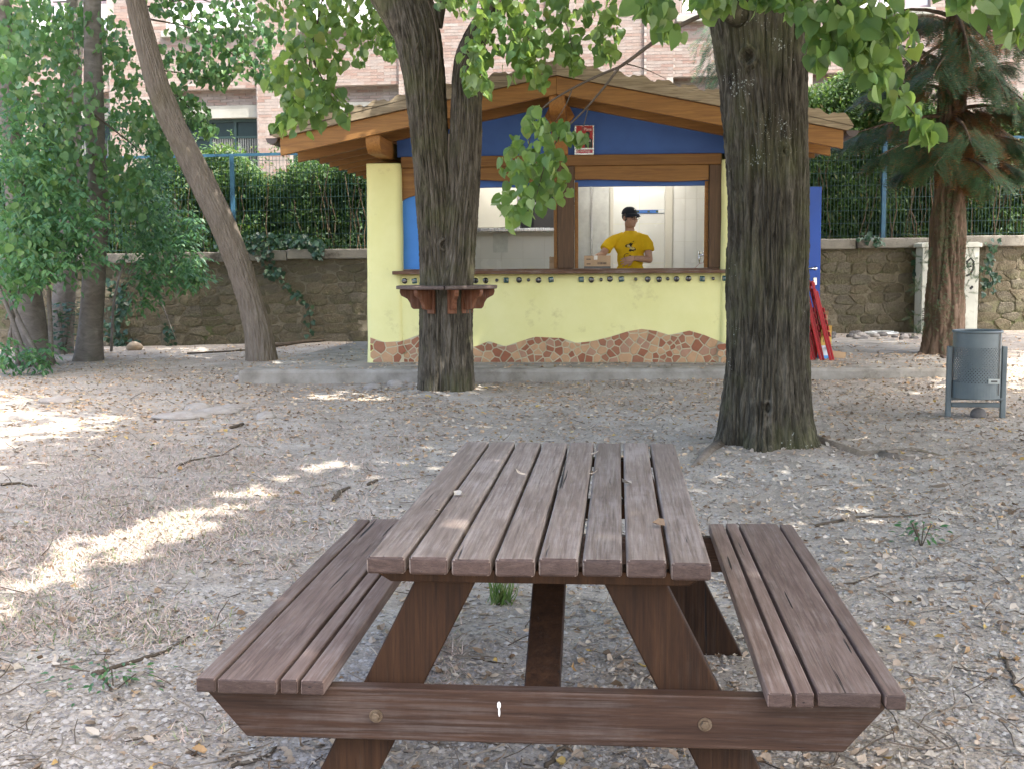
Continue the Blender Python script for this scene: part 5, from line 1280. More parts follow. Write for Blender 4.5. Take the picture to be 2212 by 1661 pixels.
# ---- the overgrown hedge behind the fence
def hedge(x0, x1, label, dens, bare, topf):
    xm = (x0 + x1) / 2; g = np.array([xm, WY + 0.75, wall_top(xm) - 0.1]); t = thing('climber_hedge', label, 'hedge', tuple(g))
    mb = MB()
    for k in range(int((x1 - x0) * 9)):
        x = random.uniform(x0, x1); y = WY + random.uniform(0.30, 0.7) - 0.035 * x; p = []; xx = x
        zt = random.uniform(1.0, 1.6)
        for q in range(6): p.append((xx - g[0], y - g[1] + random.uniform(-.04, .04), -0.05 + zt * q / 5)); xx += random.uniform(-.09, .09)
        mb.tube(p, random.uniform(.004, .010), 5)
    o = mb.build('stem', M('dry_vine', [(0.3, (0.09, 0.06, 0.035)), (0.7, (0.17, 0.12, 0.075))], 9, 4, 0.9), t); o['kind'] = 'stuff'; o.name = 'stems'
    n = int((x1 - x0) * dens); x = x0 + (x1 - x0) * RS.rand(n); tz = RS.rand(n)
    top = np.array([topf(q) for q in x]); z = tz ** 0.8 * top
    z = np.where(RS.rand(n) < bare, top * (0.75 + 0.3 * RS.rand(n)), z)
    cl = pn(x * 1.6, z * 1.8, 4.0)
    y = WY + 0.42 + 0.75 * RS.rand(n) - 0.3 * np.clip(cl, -.3, .6) - 0.035 * x
    keep = (cl + 0.42 > RS.rand(n) * 0.6); x, y, z = x[keep], y[keep], z[keep]; n = len(x)
    T = np.stack([x, y, z + np.array([wall_top(q) for q in x]) - 0.05], 1)
    B = bases(rnd_dirs(n) + np.array([0, -0.3, -0.4]), rnd_dirs(n) * 0.8 + np.array([0, -0.5, 0.8]), 0.085 * (0.6 + 0.7 * RS.rand(n)))
    # deeper, darker inside of the hedge
    n2 = n // 2; x = x0 + (x1 - x0) * RS.rand(n2); zi = RS.rand(n2) * np.array([topf(q) for q in x]) * 0.95
    T2_ = np.stack([x, WY + 0.85 + 0.7 * RS.rand(n2) - 0.035 * x, zi + np.array([wall_top(q) for q in x]) - 0.1], 1)
    B2_ = bases(rnd_dirs(n2) + np.array([0, 0, -0.4]), rnd_dirs(n2) * 0.6 + np.array([0, -1.0, 0.4]), 0.17 * (0.7 + 0.6 * RS.rand(n2)))
    T = np.concatenate([T, T2_]); B = np.concatenate([B, B2_])
    # long sunlit shoots arching out of the top
    Ts, Bs = [T], [B]
    for k in range(int((x1 - x0) * 7)):
        x = random.uniform(x0, x1); b0 = np.array([x, WY + 0.5 - 0.035 * x, wall_top(x) + topf(x) - 0.15]); L = random.uniform(0.3, 1.15); dx = random.uniform(-.7, .7); m_ = 22
        q = RS.rand(m_); P = b0 + np.stack([dx * q * L, -0.2 * q * L + 0 * q, L * (q - 0.45 * q * q)], 1) + RS.randn(m_, 3) * 0.02
        Ts.append(P); Bs.append(bases(rnd_dirs(m_) + np.array([dx, -0.2, 0.2]), rnd_dirs(m_) * 0.6 + np.array([0, -0.3, 0.9]), 0.065 * (0.6 + 0.6 * RS.rand(m_))))
    c = foliage(t, np.concatenate(Ts), np.concatenate(Bs), OVAL, MAT_HEDGE, 'leaf', 0); c.location = tuple(-g); return t
hedge(-9.5, -1.6, 'dense green climber hedge behind the fence left of the kiosk', 9000, 0.1, lambda x: 1.62 + 0.2 * math.sin(x * 2.1) + 0.25 * math.sin(x * 5.3 + 1) * 0.5)
hedge(-1.6, 4.2, 'green climber hedge rising over the kiosk roof', 7000, 0.3, lambda x: 1.9 + 0.3 * math.sin(x * 2.7 + 1))
hedge(4.2, 10.0, 'climber hedge with bare brown stems behind the fence on the right', 11000, 0.42, lambda x: 2.15 + 0.3 * math.sin(x * 2.3) + (0.6 if x < 6.2 else 0))

# ---- ivy on the walls
def ivy(label, strands, size, base_px, Yo=None):
    g = np.array(at(base_px[0], base_px[1], wall_y(at(*base_px, 20)[0]) - 0.03)); t = thing('ivy', label, 'ivy', tuple(g)); Ts, Bs = [], []
    for pts, n, w_ in strands:
        Y = Yo or wall_y(at(pts[0][0], pts[0][1], 20)[0]) - 0.05
        T = strand(pts, Y, n, w_); T[:, 1] = Y - 0.08 * RS.rand(n); Ts.append(T); Bs.append(bases(rnd_dirs(n) * 0.6 + np.array([0, -0.2, -0.8]), rnd_dirs(n) * 0.4 + np.array([0, -1.0, 0.45]), size * (0.6 + 0.7 * RS.rand(n))))
        o = MB().tube([np.array(at(p[0], p[1], Y + 0.02)) - g for p in pts], 0.006, 5).build('stem', MAT_TWIG, t, smooth=True)
    c = foliage(t, np.concatenate(Ts), np.concatenate(Bs), LOBED, MAT_IVY, 'leaf', 0); c.location = tuple(-g); return t
ivy('ivy trailing over the wall cap left of the kiosk', [([(470, 520, 20), (540, 525, 24), (620, 518, 16), (700, 525, 12)], 210, 20), ([(560, 520, 20), (580, 560, 16), (590, 600, 10)], 70, 14), ([(680, 525, 14), (690, 555, 10)], 40, 10), ([(600, 580, 6), (630, 630, 8), (665, 650, 12), (672, 720, 10)], 46, 8)], 0.085, (560, 745))
ivy('ivy hanging down the wall beside the grey cabinet', [([(2142, 520, 10), (2138, 560, 14), (2140, 600, 14), (2134, 640, 10)], 70, 12), ([(1980, 560, 6), (1975, 600, 6)], 16, 6), ([(1860, 510, 14), (1900, 520, 10)], 30, 10)], 0.085, (2140, 715))
ivy('ivy creeping up the wall behind the left trunks', [([(245, 610, 14), (262, 680, 22), (240, 740, 22)], 130, 20), ([(255, 740, 20), (300, 748, 10)], 24, 10), ([(365, 690, 8), (372, 745, 10)], 24, 8)], 0.085, (255, 748))
def ground_plant(px, py, label, n, w_, size, tm, m, h=0.12):
    g = G(px, py); t = thing('low_plant', label, 'plant', tuple(g)); T = np.stack([RS.randn(n) * w_, RS.randn(n) * w_, h * RS.rand(n) ** 0.7 + 0.02], 1)
    o = MB(); 
    for k in range(6): o.tube([(0, 0, -0.01), (random.uniform(-w_, w_), random.uniform(-w_, w_), h * 0.9)], 0.003, 5)
    o.build('stem', MAT_TWIG, t)
    f = np.stack([T[:, 0], T[:, 1], 0 * T[:, 2]], 1) * 4 / w_ * 0.3 + rnd_dirs(n) * 0.6
    foliage(t, T, bases(f, np.array([0, -0.2, 1.0]) + rnd_dirs(n) * 0.4, size * (0.6 + 0.6 * RS.rand(n))), tm, m, 'leaf', 0); return t
ground_plant(140, 770, 'dark ivy clump at the foot of the middle grey trunk', 150, 0.13, 0.085, LOBED, MAT_IVY, 0.75)
ground_plant(245, 1480, 'small leafy weed on the bare ground left of the bench', 70, 0.09, 0.030, OVAL, MAT_ELDER, 0.06)
ground_plant(1990, 1182, 'small green weed in leaf litter right of the bench', 40, 0.05, 0.045, OVAL, MAT_ELDER, 0.12)
ground_plant(735, 815, 'cut leafy twigs lying at the front edge of the slab', 60, 0.10, 0.08, OVAL, MAT_ELDER, 0.05)
ground_plant(880, 1210, 'small green weed by the left bench', 26, 0.05, 0.030, OVAL, MAT_ELDER, 0.06)

# ================================================================== THE PICNIC TABLE
tth = math.radians(4.9)
TO = np.array([0.130, 3.654, 0.0])
table = thing('picnic_table', 'brown slatted wooden picnic table with attached benches in the foreground', 'picnic table', tuple(TO), -tth)
W_T = [(0.25, (0.09781, 0.07062, 0.05708)), (0.5, (0.153, 0.1186, 0.09883)), (0.75, (0.2195, 0.1808, 0.1559))]
MAT_TOP = wood_mat('weathered_table_wood', W_T, 0.58, (13, 0.9, 13), worn=((0.30, 0.26, 0.24), 2.3, 0.24, 0.6), crack=0.29, spec=0.35)
MAT_BENCH = wood_mat('weathered_bench_wood', [(0.25, (0.08943, 0.05752, 0.04705)), (0.5, (0.1405, 0.09779, 0.08127)), (0.75, (0.198, 0.1467, 0.1254))], 0.6, (13, 0.9, 13), worn=((0.28, 0.24, 0.22), 2.5, 0.25, 0.5), crack=0.31, spec=0.3)
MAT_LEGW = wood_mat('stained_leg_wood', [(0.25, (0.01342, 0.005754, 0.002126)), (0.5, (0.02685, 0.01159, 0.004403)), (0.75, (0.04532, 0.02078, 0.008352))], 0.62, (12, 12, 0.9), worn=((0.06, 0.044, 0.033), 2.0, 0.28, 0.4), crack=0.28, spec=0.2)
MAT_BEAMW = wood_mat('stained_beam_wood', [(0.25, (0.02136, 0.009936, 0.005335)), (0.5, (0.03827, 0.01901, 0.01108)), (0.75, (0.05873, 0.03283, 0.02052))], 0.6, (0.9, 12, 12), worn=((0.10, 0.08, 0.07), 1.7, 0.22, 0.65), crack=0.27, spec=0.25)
MAT_BOLT = M('galvanised_bolt', [(0.3, (0.10, 0.07, 0.045)), (0.7, (0.19, 0.15, 0.11))], 60, 4, 0.45, bmp=0.2, bscale=200, metal=0.8)
MAT_ENDG = wood_mat('end_grain', [(0.25, (0.027, 0.0156, 0.012)), (0.5, (0.045, 0.0276, 0.0222)), (0.75, (0.069, 0.0468, 0.0396))], 0.6, (9, 9, 30), crack=0.27)
def plank(x0, x1, y0, y1, z0, z1, name, m, bev=0.007):
    """a board with its grain along Y; long edges eased, ends a little uneven"""
    cx_, cy_, cz_ = (x0 + x1) / 2, (y0 + y1) / 2, (z0 + z1) / 2; mb = MB(); n = 16; hw, hh = (x1 - x0) / 2, (z1 - z0) / 2; L = y1 - y0
    sd = random.uniform(0, 50)
    for i in range(n + 1):
        t = i / n; y = -L / 2 + L * t; wob = 0.0018 * float(pn(t * 5, sd)); lift = 0.0022 * float(pn(t * 3, sd, 4.0))
        for sx, sz in ((-1, -1), (1, -1), (1, 1), (-1, 1)): mb.v.append((sx * hw + wob, y, sz * hh + lift * (sz > 0)))
    for i in range(n):
        for k in range(4): mb.f.append((i * 4 + k, i * 4 + (k + 1) % 4, (i + 1) * 4 + (k + 1) % 4, (i + 1) * 4 + k))
    mb.f += [(3, 2, 1, 0), (n * 4, n * 4 + 1, n * 4 + 2, n * 4 + 3)]
    o = mb.build(name, m, table, bevel=bev, seg=3); o.location = (cx_, cy_, cz_)
    o.data.materials.append(MAT_ENDG)                     # end grain
    for i in (-1, -2): o.data.polygons[len(o.data.polygons) + i].material_index = 1
    return o
TL = 1.845
pw, gap = 0.0895, 0.0092
for i in range(8):
    x0 = -0.39 + i * (pw + gap); j = random.uniform(-0.008, 0.008)
    plank(x0, x0 + pw, -TL / 2 + j, TL / 2 + random.uniform(-.008, .008), 0.708 + random.uniform(-.001, .001), 0.750 + random.uniform(-.0015, .0015), 'top_plank', MAT_TOP, 0.008)
for s in (-1, 1):
    for (a, b) in ((0.765, 0.811), (0.618, 0.757), (0.569, 0.609), (0.506, 0.560)):
        u, v = sorted((s * a, s * b)); plank(u + 0.012, v + 0.012, -TL / 2 - 0.0 + random.uniform(-.008, .008), TL / 2 - 0.02 + random.uniform(-.006, .006), 0.420, 0.455 + random.uniform(-.001, .001), 'bench_plank', MAT_BENCH, 0.005)
for s in (-1, 1):
    yb = s * 0.835
    # beam that carries both benches, its lower corners cut away
    mb = MB(); t_ = 0.045; ya, yb2 = yb - t_ / 2, yb + t_ / 2
    mb.prism([(-0.80, 0.419), (-0.80, 0.408), (-0.70, 0.292), (0.70, 0.292), (0.80, 0.408), (0.80, 0.419)], ya, yb2)
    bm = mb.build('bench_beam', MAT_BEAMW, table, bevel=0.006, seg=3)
    yl = yb - s * 0.047
    for sx in (-1, 1):
        d = Vector((sx * 0.36, 0, -0.75)).normalized(); nrm = Vector((d.z, 0, -d.x))
        a = Vector((sx * 0.205, yl, 0.705)); b = Vector((sx * 0.575, yl, -0.03)); hw = 0.066
        w3 = hw / abs(d.z)
        mb = MB().prism([(a.x - w3, a.z), (a.x + w3, a.z), (b.x + w3, b.z), (b.x - w3, b.z)], yl - 0.0225, yl + 0.0225)
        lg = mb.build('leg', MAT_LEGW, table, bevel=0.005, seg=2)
        # hexagonal bolt through beam and leg
        bx = sx * 0.385; n6 = 6; mbb = MB()
        mbb.lathe([(0.0, 0), (0.016, 0), (0.016, 0.003), (0.0, 0.003)], 16); k0 = len(mbb.v)
        mbb.lathe([(0.011, 0.003), (0.011, 0.011), (0.009, 0.013), (0.0, 0.013)], n6)
        mbb.v = [(bx + p[0], yb + s * (t_ / 2 + p[2]), 0.352 + p[1]) for p in mbb.v]
        mbb.build('bolt', MAT_BOLT, bm)
    mb = MB().prism([(-0.385, 0.707), (-0.385, 0.70), (-0.345, 0.676), (0.345, 0.676), (0.385, 0.70), (0.385, 0.707)], yl + s * 0.0235, yl + s * 0.0685)
    mb.build('top_batten', MAT_LEGW, table, bevel=0.005)
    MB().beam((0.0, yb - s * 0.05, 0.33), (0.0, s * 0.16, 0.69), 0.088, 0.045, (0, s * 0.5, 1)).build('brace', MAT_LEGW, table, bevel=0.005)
sp_ = MB().ball((-0.093, -0.8578, 0.385), (0.0045, 0.0012, 0.009), 10, 6).ball((-0.0925, -0.8578, 0.369), (0.0025, 0.001, 0.012), 8, 6).build('white_splash', flat('bird_dropping', (0.75, 0.75, 0.72), 0.7), table, smooth=True)
MB().box(-0.37, 0.37, -0.05, 0.05, 0.663, 0.7065).build('top_batten', MAT_LEGW, table, bevel=0.005)

# ================================================================== ROUND SHELF ON THE TREE
MAT_SHELF = wood_mat('worn_shelf_wood', [(0.25, (0.060, 0.040, 0.032)), (0.6, (0.11, 0.078, 0.064)), (0.8, (0.16, 0.125, 0.105))], 0.6, (0.9, 12, 12), worn=((0.26, 0.22, 0.2), 3, 0.27, 0.6))
MAT_BRK = wood_mat('red_bracket_wood', [(0.25, (0.105, 0.038, 0.016)), (0.5, (0.165, 0.065, 0.03)), (0.75, (0.23, 0.12, 0.075))], 0.6, (12, 12, 0.9), worn=((0.36, 0.30, 0.27), 4, 0.32, 0.5))
sg = np.array([at(967, 700, 12.5)[0], 12.48, float(at(967, 617, 12.5)[2])])
shelf = thing('tree_shelf', 'round wooden shelf on scrolled brackets fixed round the forked trunk', 'shelf', tuple(sg))
for s in (-1, 1):
    outer, inner = [], []
    for i in range(25):
        a = math.radians(-90 + s * (0.6 + 178.8 * i / 24)); fac = 1 / max(abs(math.cos(((a + math.pi / 10) % (math.pi / 5)) - math.pi / 10)), .9) * 0.985
        outer.append((0.51 * math.cos(a) * fac, 0.51 * math.sin(a) * fac)); inner.append((0.275 * math.cos(a), 0.26 * math.sin(a)))
    poly = outer + inner[::-1]; n = len(poly); mb = MB()
    for z in (-0.034, 0.0): mb.v += [(p[0], p[1], z) for p in poly]
    h = 25
    for i in range(h - 1):
        mb.f += [(i, i + 1, n - 2 - i, n - 1 - i), (n + i + 1, n + i, n + n - 1 - i, n + n - 2 - i)]
    mb.f += [(i, i + n, (i + 1) % n + n, (i + 1) % n) for i in range(n)]
    bm_ = mb.build('shelf_half', MAT_SHELF, shelf, bevel=0.008)
prof = [(0.255, -0.036), (0.475, -0.036), (0.478, -0.065), (0.465, -0.10), (0.435, -0.115), (0.40, -0.135), (0.375, -0.175), (0.365, -0.215), (0.345, -0.235), (0.255, -0.235)]
bmesh_ = MB()
for ya in (-0.022, 0.022): bmesh_.v += [(p[0], ya, p[1]) for p in prof]
n = len(prof); bmesh_.f = [tuple(range(n - 1, -1, -1)), tuple(range(n, 2 * n))] + [(i, (i + 1) % n, (i + 1) % n + n, i + n) for i in range(n)]
bme2 = bmesh_.mesh('bracket', MAT_BRK)
pme = MB().box(0.232, 0.256, -0.045, 0.045, -0.275, -0.036).mesh('back_plate', MAT_BRK)
for k, a in enumerate((-172, -128, -76, -42, 0, 60, 110, 150)):
    o = link('bracket', bme2, shelf); o.rotation_euler = (0, 0, math.radians(a)); b = o.modifiers.new('bevel', 'BEVEL'); b.width = 0.006; b.segments = 2
    o2 = link('back_plate', pme, o)

# ================================================================== PERSON BEHIND THE COUNTER
def fuse(mb, name, m, parent, vox=0.008, it=4, fac=0.5):
    """one continuous skin round all the volumes"""
    o = link(name, mb.mesh(name, m), None)
    r = o.modifiers.new('r', 'REMESH'); r.mode = 'VOXEL'; r.voxel_size = vox
    s_ = o.modifiers.new('s', 'SMOOTH'); s_.factor = fac; s_.iterations = it
    dg = bpy.context.evaluated_depsgraph_get(); me = bpy.data.meshes.new_from_object(o.evaluated_get(dg))
    bpy.data.objects.remove(o); me.materials.clear(); me.materials.append(m)
    me.polygons.foreach_set('use_smooth', [True] * len(me.polygons))
    return link(name, me, parent)
PX, PYL = kl(1362, 530, 0.95)[0], 0.95
pw_ = kw(PX, PYL, 0.016)
person = thing('person', 'man in yellow printed t-shirt, dark cap and glasses standing behind the counter', 'person', tuple(pw_), -kth)
MAT_SKIN = M('skin', [(0.3, (0.36, 0.20, 0.13)), (0.7, (0.44, 0.26, 0.18))], 9, 4, 0.5, bmp=0.08, bscale=120)
MAT_SHIRT = M('yellow_cotton', [(0.3, (0.60, 0.37, 0.008)), (0.7, (0.68, 0.43, 0.014))], 7, 5, 0.85, bmp=0.25, bdist=0.01, bscale=12, spec=0.2)
MAT_TROUS = M('dark_denim', [(0.3, (0.02, 0.025, 0.04)), (0.7, (0.04, 0.05, 0.075))], 20, 4, 0.85)
MAT_CAPF = M('navy_cap_cloth', [(0.3, (0.008, 0.011, 0.018)), (0.7, (0.014, 0.018, 0.028))], 30, 4, 0.8)
MAT_HAIR = M('dark_grey_hair', [(0.3, (0.02, 0.017, 0.015)), (0.7, (0.06, 0.055, 0.05))], 60, 4, 0.6, (1, 1, 0.3))
b = MB()
hd = Vector((-0.01, -0.045, 1.665)); yaw = math.radians(38)          # head turned to the picture's right
def hp(x, y, z):
    c, s = math.cos(yaw), math.sin(yaw); return (hd.x + x * c - y * s, hd.y + x * s + y * c, hd.z + z)
def hball(mb, p, r):
    m0 = len(mb.v); mb.ball((0, 0, 0), r, 16, 12)
    for i in range(m0, len(mb.v)):
        v = mb.v[i]; mb.v[i] = hp(p[0] + v[0], p[1] + v[1], p[2] + v[2])
hball(b, (0, 0.015, 0.035), (0.076, 0.095, 0.092)); hball(b, (0, -0.025, -0.045), (0.060, 0.068, 0.075)); hball(b, (0, -0.066, -0.095), (0.030, 0.024, 0.022))
hball(b, (0, -0.102, -0.022), (0.014, 0.017, 0.020)); hball(b, (0, -0.094, -0.004), (0.009, 0.012, 0.026)); hball(b, (0, -0.083, 0.022), (0.045, 0.014, 0.012))
hball(b, (0, -0.089, -0.062), (0.024, 0.010, 0.006)); hball(b, (0, -0.087, -0.074), (0.020, 0.010, 0.006))
for s in (-1, 1):
    hball(b, (s * 0.077, 0.012, -0.012), (0.010, 0.019, 0.032)); hball(b, (s * 0.045, -0.058, -0.035), (0.024, 0.022, 0.03))
b.tube([hp(0, 0.02, -0.05), (-0.012, 0.0, 1.55), (-0.005, 0.01, 1.47)], [0.052, 0.054, 0.064], 14)
b.tube([(0, 0.01, 1.45), (0, 0.0, 1.36), (0, 0.0, 1.15), (0, 0, 0.98)], [0.07, 0.085, 0.085, 0.09], 16)
b.ball((0, 0.0, 1.32), (0.150, 0.080, 0.12)); b.ball((0, 0, 1.02), (0.13, 0.085, 0.12)); b.ball((0, 0, 1.17), (0.12, 0.08, 0.15))
SHL, SHR = (-0.205, 0.0, 1.432), (0.19, 0.0, 1.432)
EL, ER = (-0.345, -0.12, 1.215), (0.225, -0.06, 1.16)
HL, HR = (-0.41, -0.36, 1.20), (0.03, -0.235, 1.178)
for s, e, h_ in ((SHL, EL, HL), (SHR, ER, HR)):
    b.tube([(s[0] * 0.55, 0, 1.41), (s[0], 0, 1.405), tuple((np.array(s) + e) / 2), e], [0.045, 0.048, 0.047, 0.042], 14)
    m_ = np.array(e) * 0.6 + np.array(h_) * 0.4; b.tube([e, tuple(m_), h_], [0.042, 0.040, 0.027], 14); b.ball(e, 0.043)
for s in (-1, 1):
    b.tube([(s * 0.09, 0, 1.0), (s * 0.10, -0.005, 0.72), (s * 0.10, -0.01, 0.5), (s * 0.10, 0.01, 0.3), (s * 0.10, 0.02, 0.07)], [0.10, 0.085, 0.062, 0.056, 0.04], 14)
    b.tube([(s * 0.10, 0.05, 0.035), (s * 0.115, -0.17, 0.03)], [0.04, 0.036], 10)
# hands: palm and five separate fingers
def hand(mb, wrist, fdir, back, side):
    f, bk = Vector(fdir).normalized(), Vector(back).normalized(); sd_ = f.cross(bk).normalized(); bk = sd_.cross(f); wv_ = Vector(wrist)
    for q in (-0.026, 0.0, 0.024): mb.tube([wv_ + sd_ * q * 0.6, wv_ + f * 0.045 + sd_ * q, wv_ + f * 0.088 + sd_ * q * 1.25], [0.018, 0.017, 0.014], 10)
    for k, (o_, L) in enumerate(((-0.034, 0.066), (-0.011, 0.078), (0.012, 0.073), (0.034, 0.056))):
        p = wv_ + f * 0.088 + sd_ * o_; d = f + sd_ * o_ * 4
        mb.tube([p - f * 0.012, p + d.normalized() * L * 0.5 - bk * 0.004, p + d.normalized() * L * 0.8 - bk * 0.018, p + d.normalized() * L - bk * 0.030], [0.0098, 0.0092, 0.0085, 0.007], 8)
    p = wv_ + f * 0.03 - sd_ * side * 0.028
    mb.tube([p, p + f * 0.03 - sd_ * side * 0.03 - bk * 0.008, p + f * 0.062 - sd_ * side * 0.036 - bk * 0.018], [0.0135, 0.0115, 0.0085], 8)
hand(b, HR, (-0.8, -0.12, -0.30), (0.1, -1.0, 0.15), 1)
hand(b, HL, (-0.1, -0.8, -0.55), (0, -0.4, 1.0), -1)
fuse(b, 'body', MAT_SKIN, person, 0.0052, 3, 0.4)
# shirt
b = MB()
b.tube([(0, 0.008, 1.50), (0, 0.0, 1.455), (0, 0.0, 1.36)], [0.074, 0.105, 0.14], 18); b.ball((0, 0.0, 1.33), (0.198, 0.125, 0.165)); b.ball((0, 0, 1.18), (0.168, 0.124, 0.17)); b.ball((0, 0, 1.02), (0.175, 0.128, 0.12))
b.tube([(0, 0, 1.30), (0, 0, 0.93)], [0.13, 0.135], 18)
for s, e, fz in ((SHL, EL, 0.70), (SHR, ER, 0.62)):
    q = np.array(s) * (1 - fz) + np.array(e) * fz; b.tube([(s[0] * 0.4, 0, 1.42), (s[0] * 0.95, 0, 1.395), tuple((np.array(s) + q) / 2), tuple(q)], [0.075, 0.070, 0.072, 0.076], 16)
shirt = fuse(b, 'shirt', MAT_SHIRT, person, 0.008, 3, 0.5)
for v in shirt.data.vertices:                              # soft folds in the cloth
    x, y, z = v.co; k = 0.010 * float(pn(x * 11 + z * 7, y * 8, z * 6)) + 0.006 * float(pn(x * 22 - z * 14, y * 14, z * 9 + 4))
    v.co += v.normal * k
shirt.data.update()
b = MB()
for s in (-1, 1): b.tube([(s * 0.085, 0, 1.02), (s * 0.095, 0, 0.72), (s * 0.10, -0.005, 0.5), (s * 0.10, 0.01, 0.3), (s * 0.10, 0.02, 0.06)], [0.12, 0.102, 0.082, 0.076, 0.07], 16)
b.ball((0, 0, 0.98), (0.168, 0.125, 0.10)); fuse(b, 'trousers', MAT_TROUS, person, 0.012, 3)
# hair round the back, cap with peak, glasses
b = MB(); hball(b, (0, 0.022, 0.02), (0.0805, 0.093, 0.075)); hb_ = fuse(b, 'hair', MAT_HAIR, person, 0.008, 2)
me = hb_.data; bm2 = bmesh.new(); bm2.from_mesh(me)
kill = []
for v in bm2.verts:
    d = v.co - hd; c, s = math.cos(-yaw), math.sin(-yaw); ly = d.x * s + d.y * c
    if ly < -0.02: kill.append(v)
bmesh.ops.delete(bm2, geom=kill, context='VERTS'); bm2.to_mesh(me); bm2.free()
cp = MB()
for j in range(9):
    ph = math.radians(2 + 88 * j / 8); 
    for i in range(28):
        a = 2 * math.pi * i / 28; cp.v.append(hp(0.090 * math.cos(ph) ** 0.8 * math.cos(a), 0.010 + 0.104 * math.cos(ph) ** 0.8 * math.sin(a), 0.042 + 0.090 * math.sin(ph)))
for j in range(8):
    for i in range(28): cp.f.append((j * 28 + i, j * 28 + (i + 1) % 28, (j + 1) * 28 + (i + 1) % 28, (j + 1) * 28 + i))
cp.f.append(tuple(8 * 28 + i for i in range(28)))
cap_o = cp.build('cap', MAT_CAPF, person, smooth=True); sm = cap_o.modifiers.new('t', 'SOLIDIFY'); sm.thickness = 0.004
pk = MB(); n = 14
for row, (r_, dz) in enumerate(((0.0, 0.0), (0.5, 0.004), (1.0, -0.012))):
    for i in range(n + 1):
        a = math.radians(-160 + 140 * i / n); x = 0.088 * math.cos(a) * (1 - 0.06 * r_); y = 0.010 + 0.102 * math.sin(a) - r_ * 0.082 * math.sin(math.radians(180 * i / n)) ** 0.7
        pk.v.append(hp(x, y, 0.046 + dz * 1.0 - 0.16 * abs(x) * r_ * 1.1 - 0.018 * r_))
for row in range(2):
    for i in range(n): pk.f.append((row * (n + 1) + i, row * (n + 1) + i + 1, (row + 1) * (n + 1) + i + 1, (row + 1) * (n + 1) + i))
pko = pk.build('peak', MAT_CAPF, cap_o, smooth=True); sm = pko.modifiers.new('t', 'SOLIDIFY'); sm.thickness = 0.004
MAT_PRINT_W = flat('white_print', (0.75, 0.75, 0.72), 0.6)
lg_ = MB(); c0 = [(0.006, -0.002), (0.026, -0.002), (0.018, 0.014), (0.006, 0.012), (0.010, -0.012), (0.016, -0.02)]
lg_.v = [hp(p[0] - 0.012, -0.088 + 0.3 * (p[1]), 0.092 + p[1]) for p in [(0, 0.012), (0.026, 0.012), (0.020, -0.002), (0.010, -0.004)]] ; lg_.f = [(0, 1, 2, 3)]
lg_.v = [(v[0] + 0.004 * math.sin(yaw), v[1] - 0.012 * math.cos(yaw), v[2]) for v in lg_.v]
lg_.build('cap_emblem', MAT_PRINT_W, cap_o)
gl_ = MB()
for s in (-1, 1):
    gl_.tube([hp(s * 0.034 + 0.022 * math.cos(2 * math.pi * i / 16), -0.106 + 0.02 * abs(s * 0.034 + 0.022 * math.cos(2 * math.pi * i / 16)) * 5 * 0.3, -0.006 + 0.020 * math.sin(2 * math.pi * i / 16)) for i in range(17)], 0.0022, 6, False)
    gl_.tube([hp(s * 0.056, -0.100, 0.0), hp(s * 0.079, -0.03, 0.002), hp(s * 0.083, 0.02, 0.0)], 0.002, 6)
gl_.tube([hp(-0.012, -0.107, 0.0), hp(0, -0.109, 0.003), hp(0.012, -0.107, 0.0)], 0.002, 6)
gl_.build('glasses', MAT_BLACK, person, smooth=True)
ey = MB()
for s in (-1, 1): hball(ey, (s * 0.032, -0.0835, -0.002), (0.013, 0.008, 0.007))
ey.build('eyes', flat('dark_eye', (0.03, 0.022, 0.018), 0.2), person, smooth=True)
# print on the shirt: a leaping dog-like figure over a script word
MAT_INK = flat('dark_print', (0.03, 0.022, 0.008), 0.8); MAT_INKL = flat('pale_print', (0.5, 0.42, 0.2), 0.8)
def fit_front(x, z):
    """y of the shirt's front at (x, z)"""
    best = 0
    hit, loc, nrm, idx = shirt.ray_cast(Vector((x, -1, z)), Vector((0, 1, 0)))
    return loc.y - 0.0025 if hit else -0.125
def print_poly(pts, m, name, k=1):
    mb = MB(); mb.v = [(x, fit_front(x, z) - 0.0008 * k, z) for x, z in pts]; cxm = sum(p[0] for p in pts) / len(pts); czm = sum(p[1] for p in pts) / len(pts)
    mb.v.append((cxm, fit_front(cxm, czm) - 0.0008 * k, czm)); n = len(pts); mb.f = [(i, (i + 1) % n, n) for i in range(n)]
    o = mb.build(name, m, shirt); o.modifiers.new('t', 'SOLIDIFY').thickness = 0.001; return o
Z0 = 1.285
dog = [(-0.062, .045), (-0.045, .058), (-0.02, .062), (0.0, .075), (0.035, .098), (0.05, .10), (0.03, .075), (0.012, .052), (0.01, .035), (0.03, .02), (0.055, .02), (0.07, .0), (0.06, -.018), (0.04, -.012), (0.045, -.028), (0.02, -.02), (0.0, -.03), (-0.02, -.02), (0.0, -.01), (-0.005, .01), (-0.02, .025), (-0.04, .022), (-0.06, .03)]
print_poly([(x - 0.005, Z0 + z) for x, z in dog], MAT_INK, 'print_figure')
print_poly([(x * 0.8 - 0.007, Z0 + 0.008 + z * 0.75) for x, z in dog[1:4] + dog[6:14] + dog[18:22]], MAT_INKL, 'print_figure_light', 2)
word = text_mesh('Ca', 0.085, MAT_INK, 'print_word', shirt, (0, 0, 0), shear=0.25); word.location = (-0.045, fit_front(-0.03, 1.20) - 0.004, 1.178)
word.rotation_euler = (math.pi / 2 + 0.05, 0, 0)

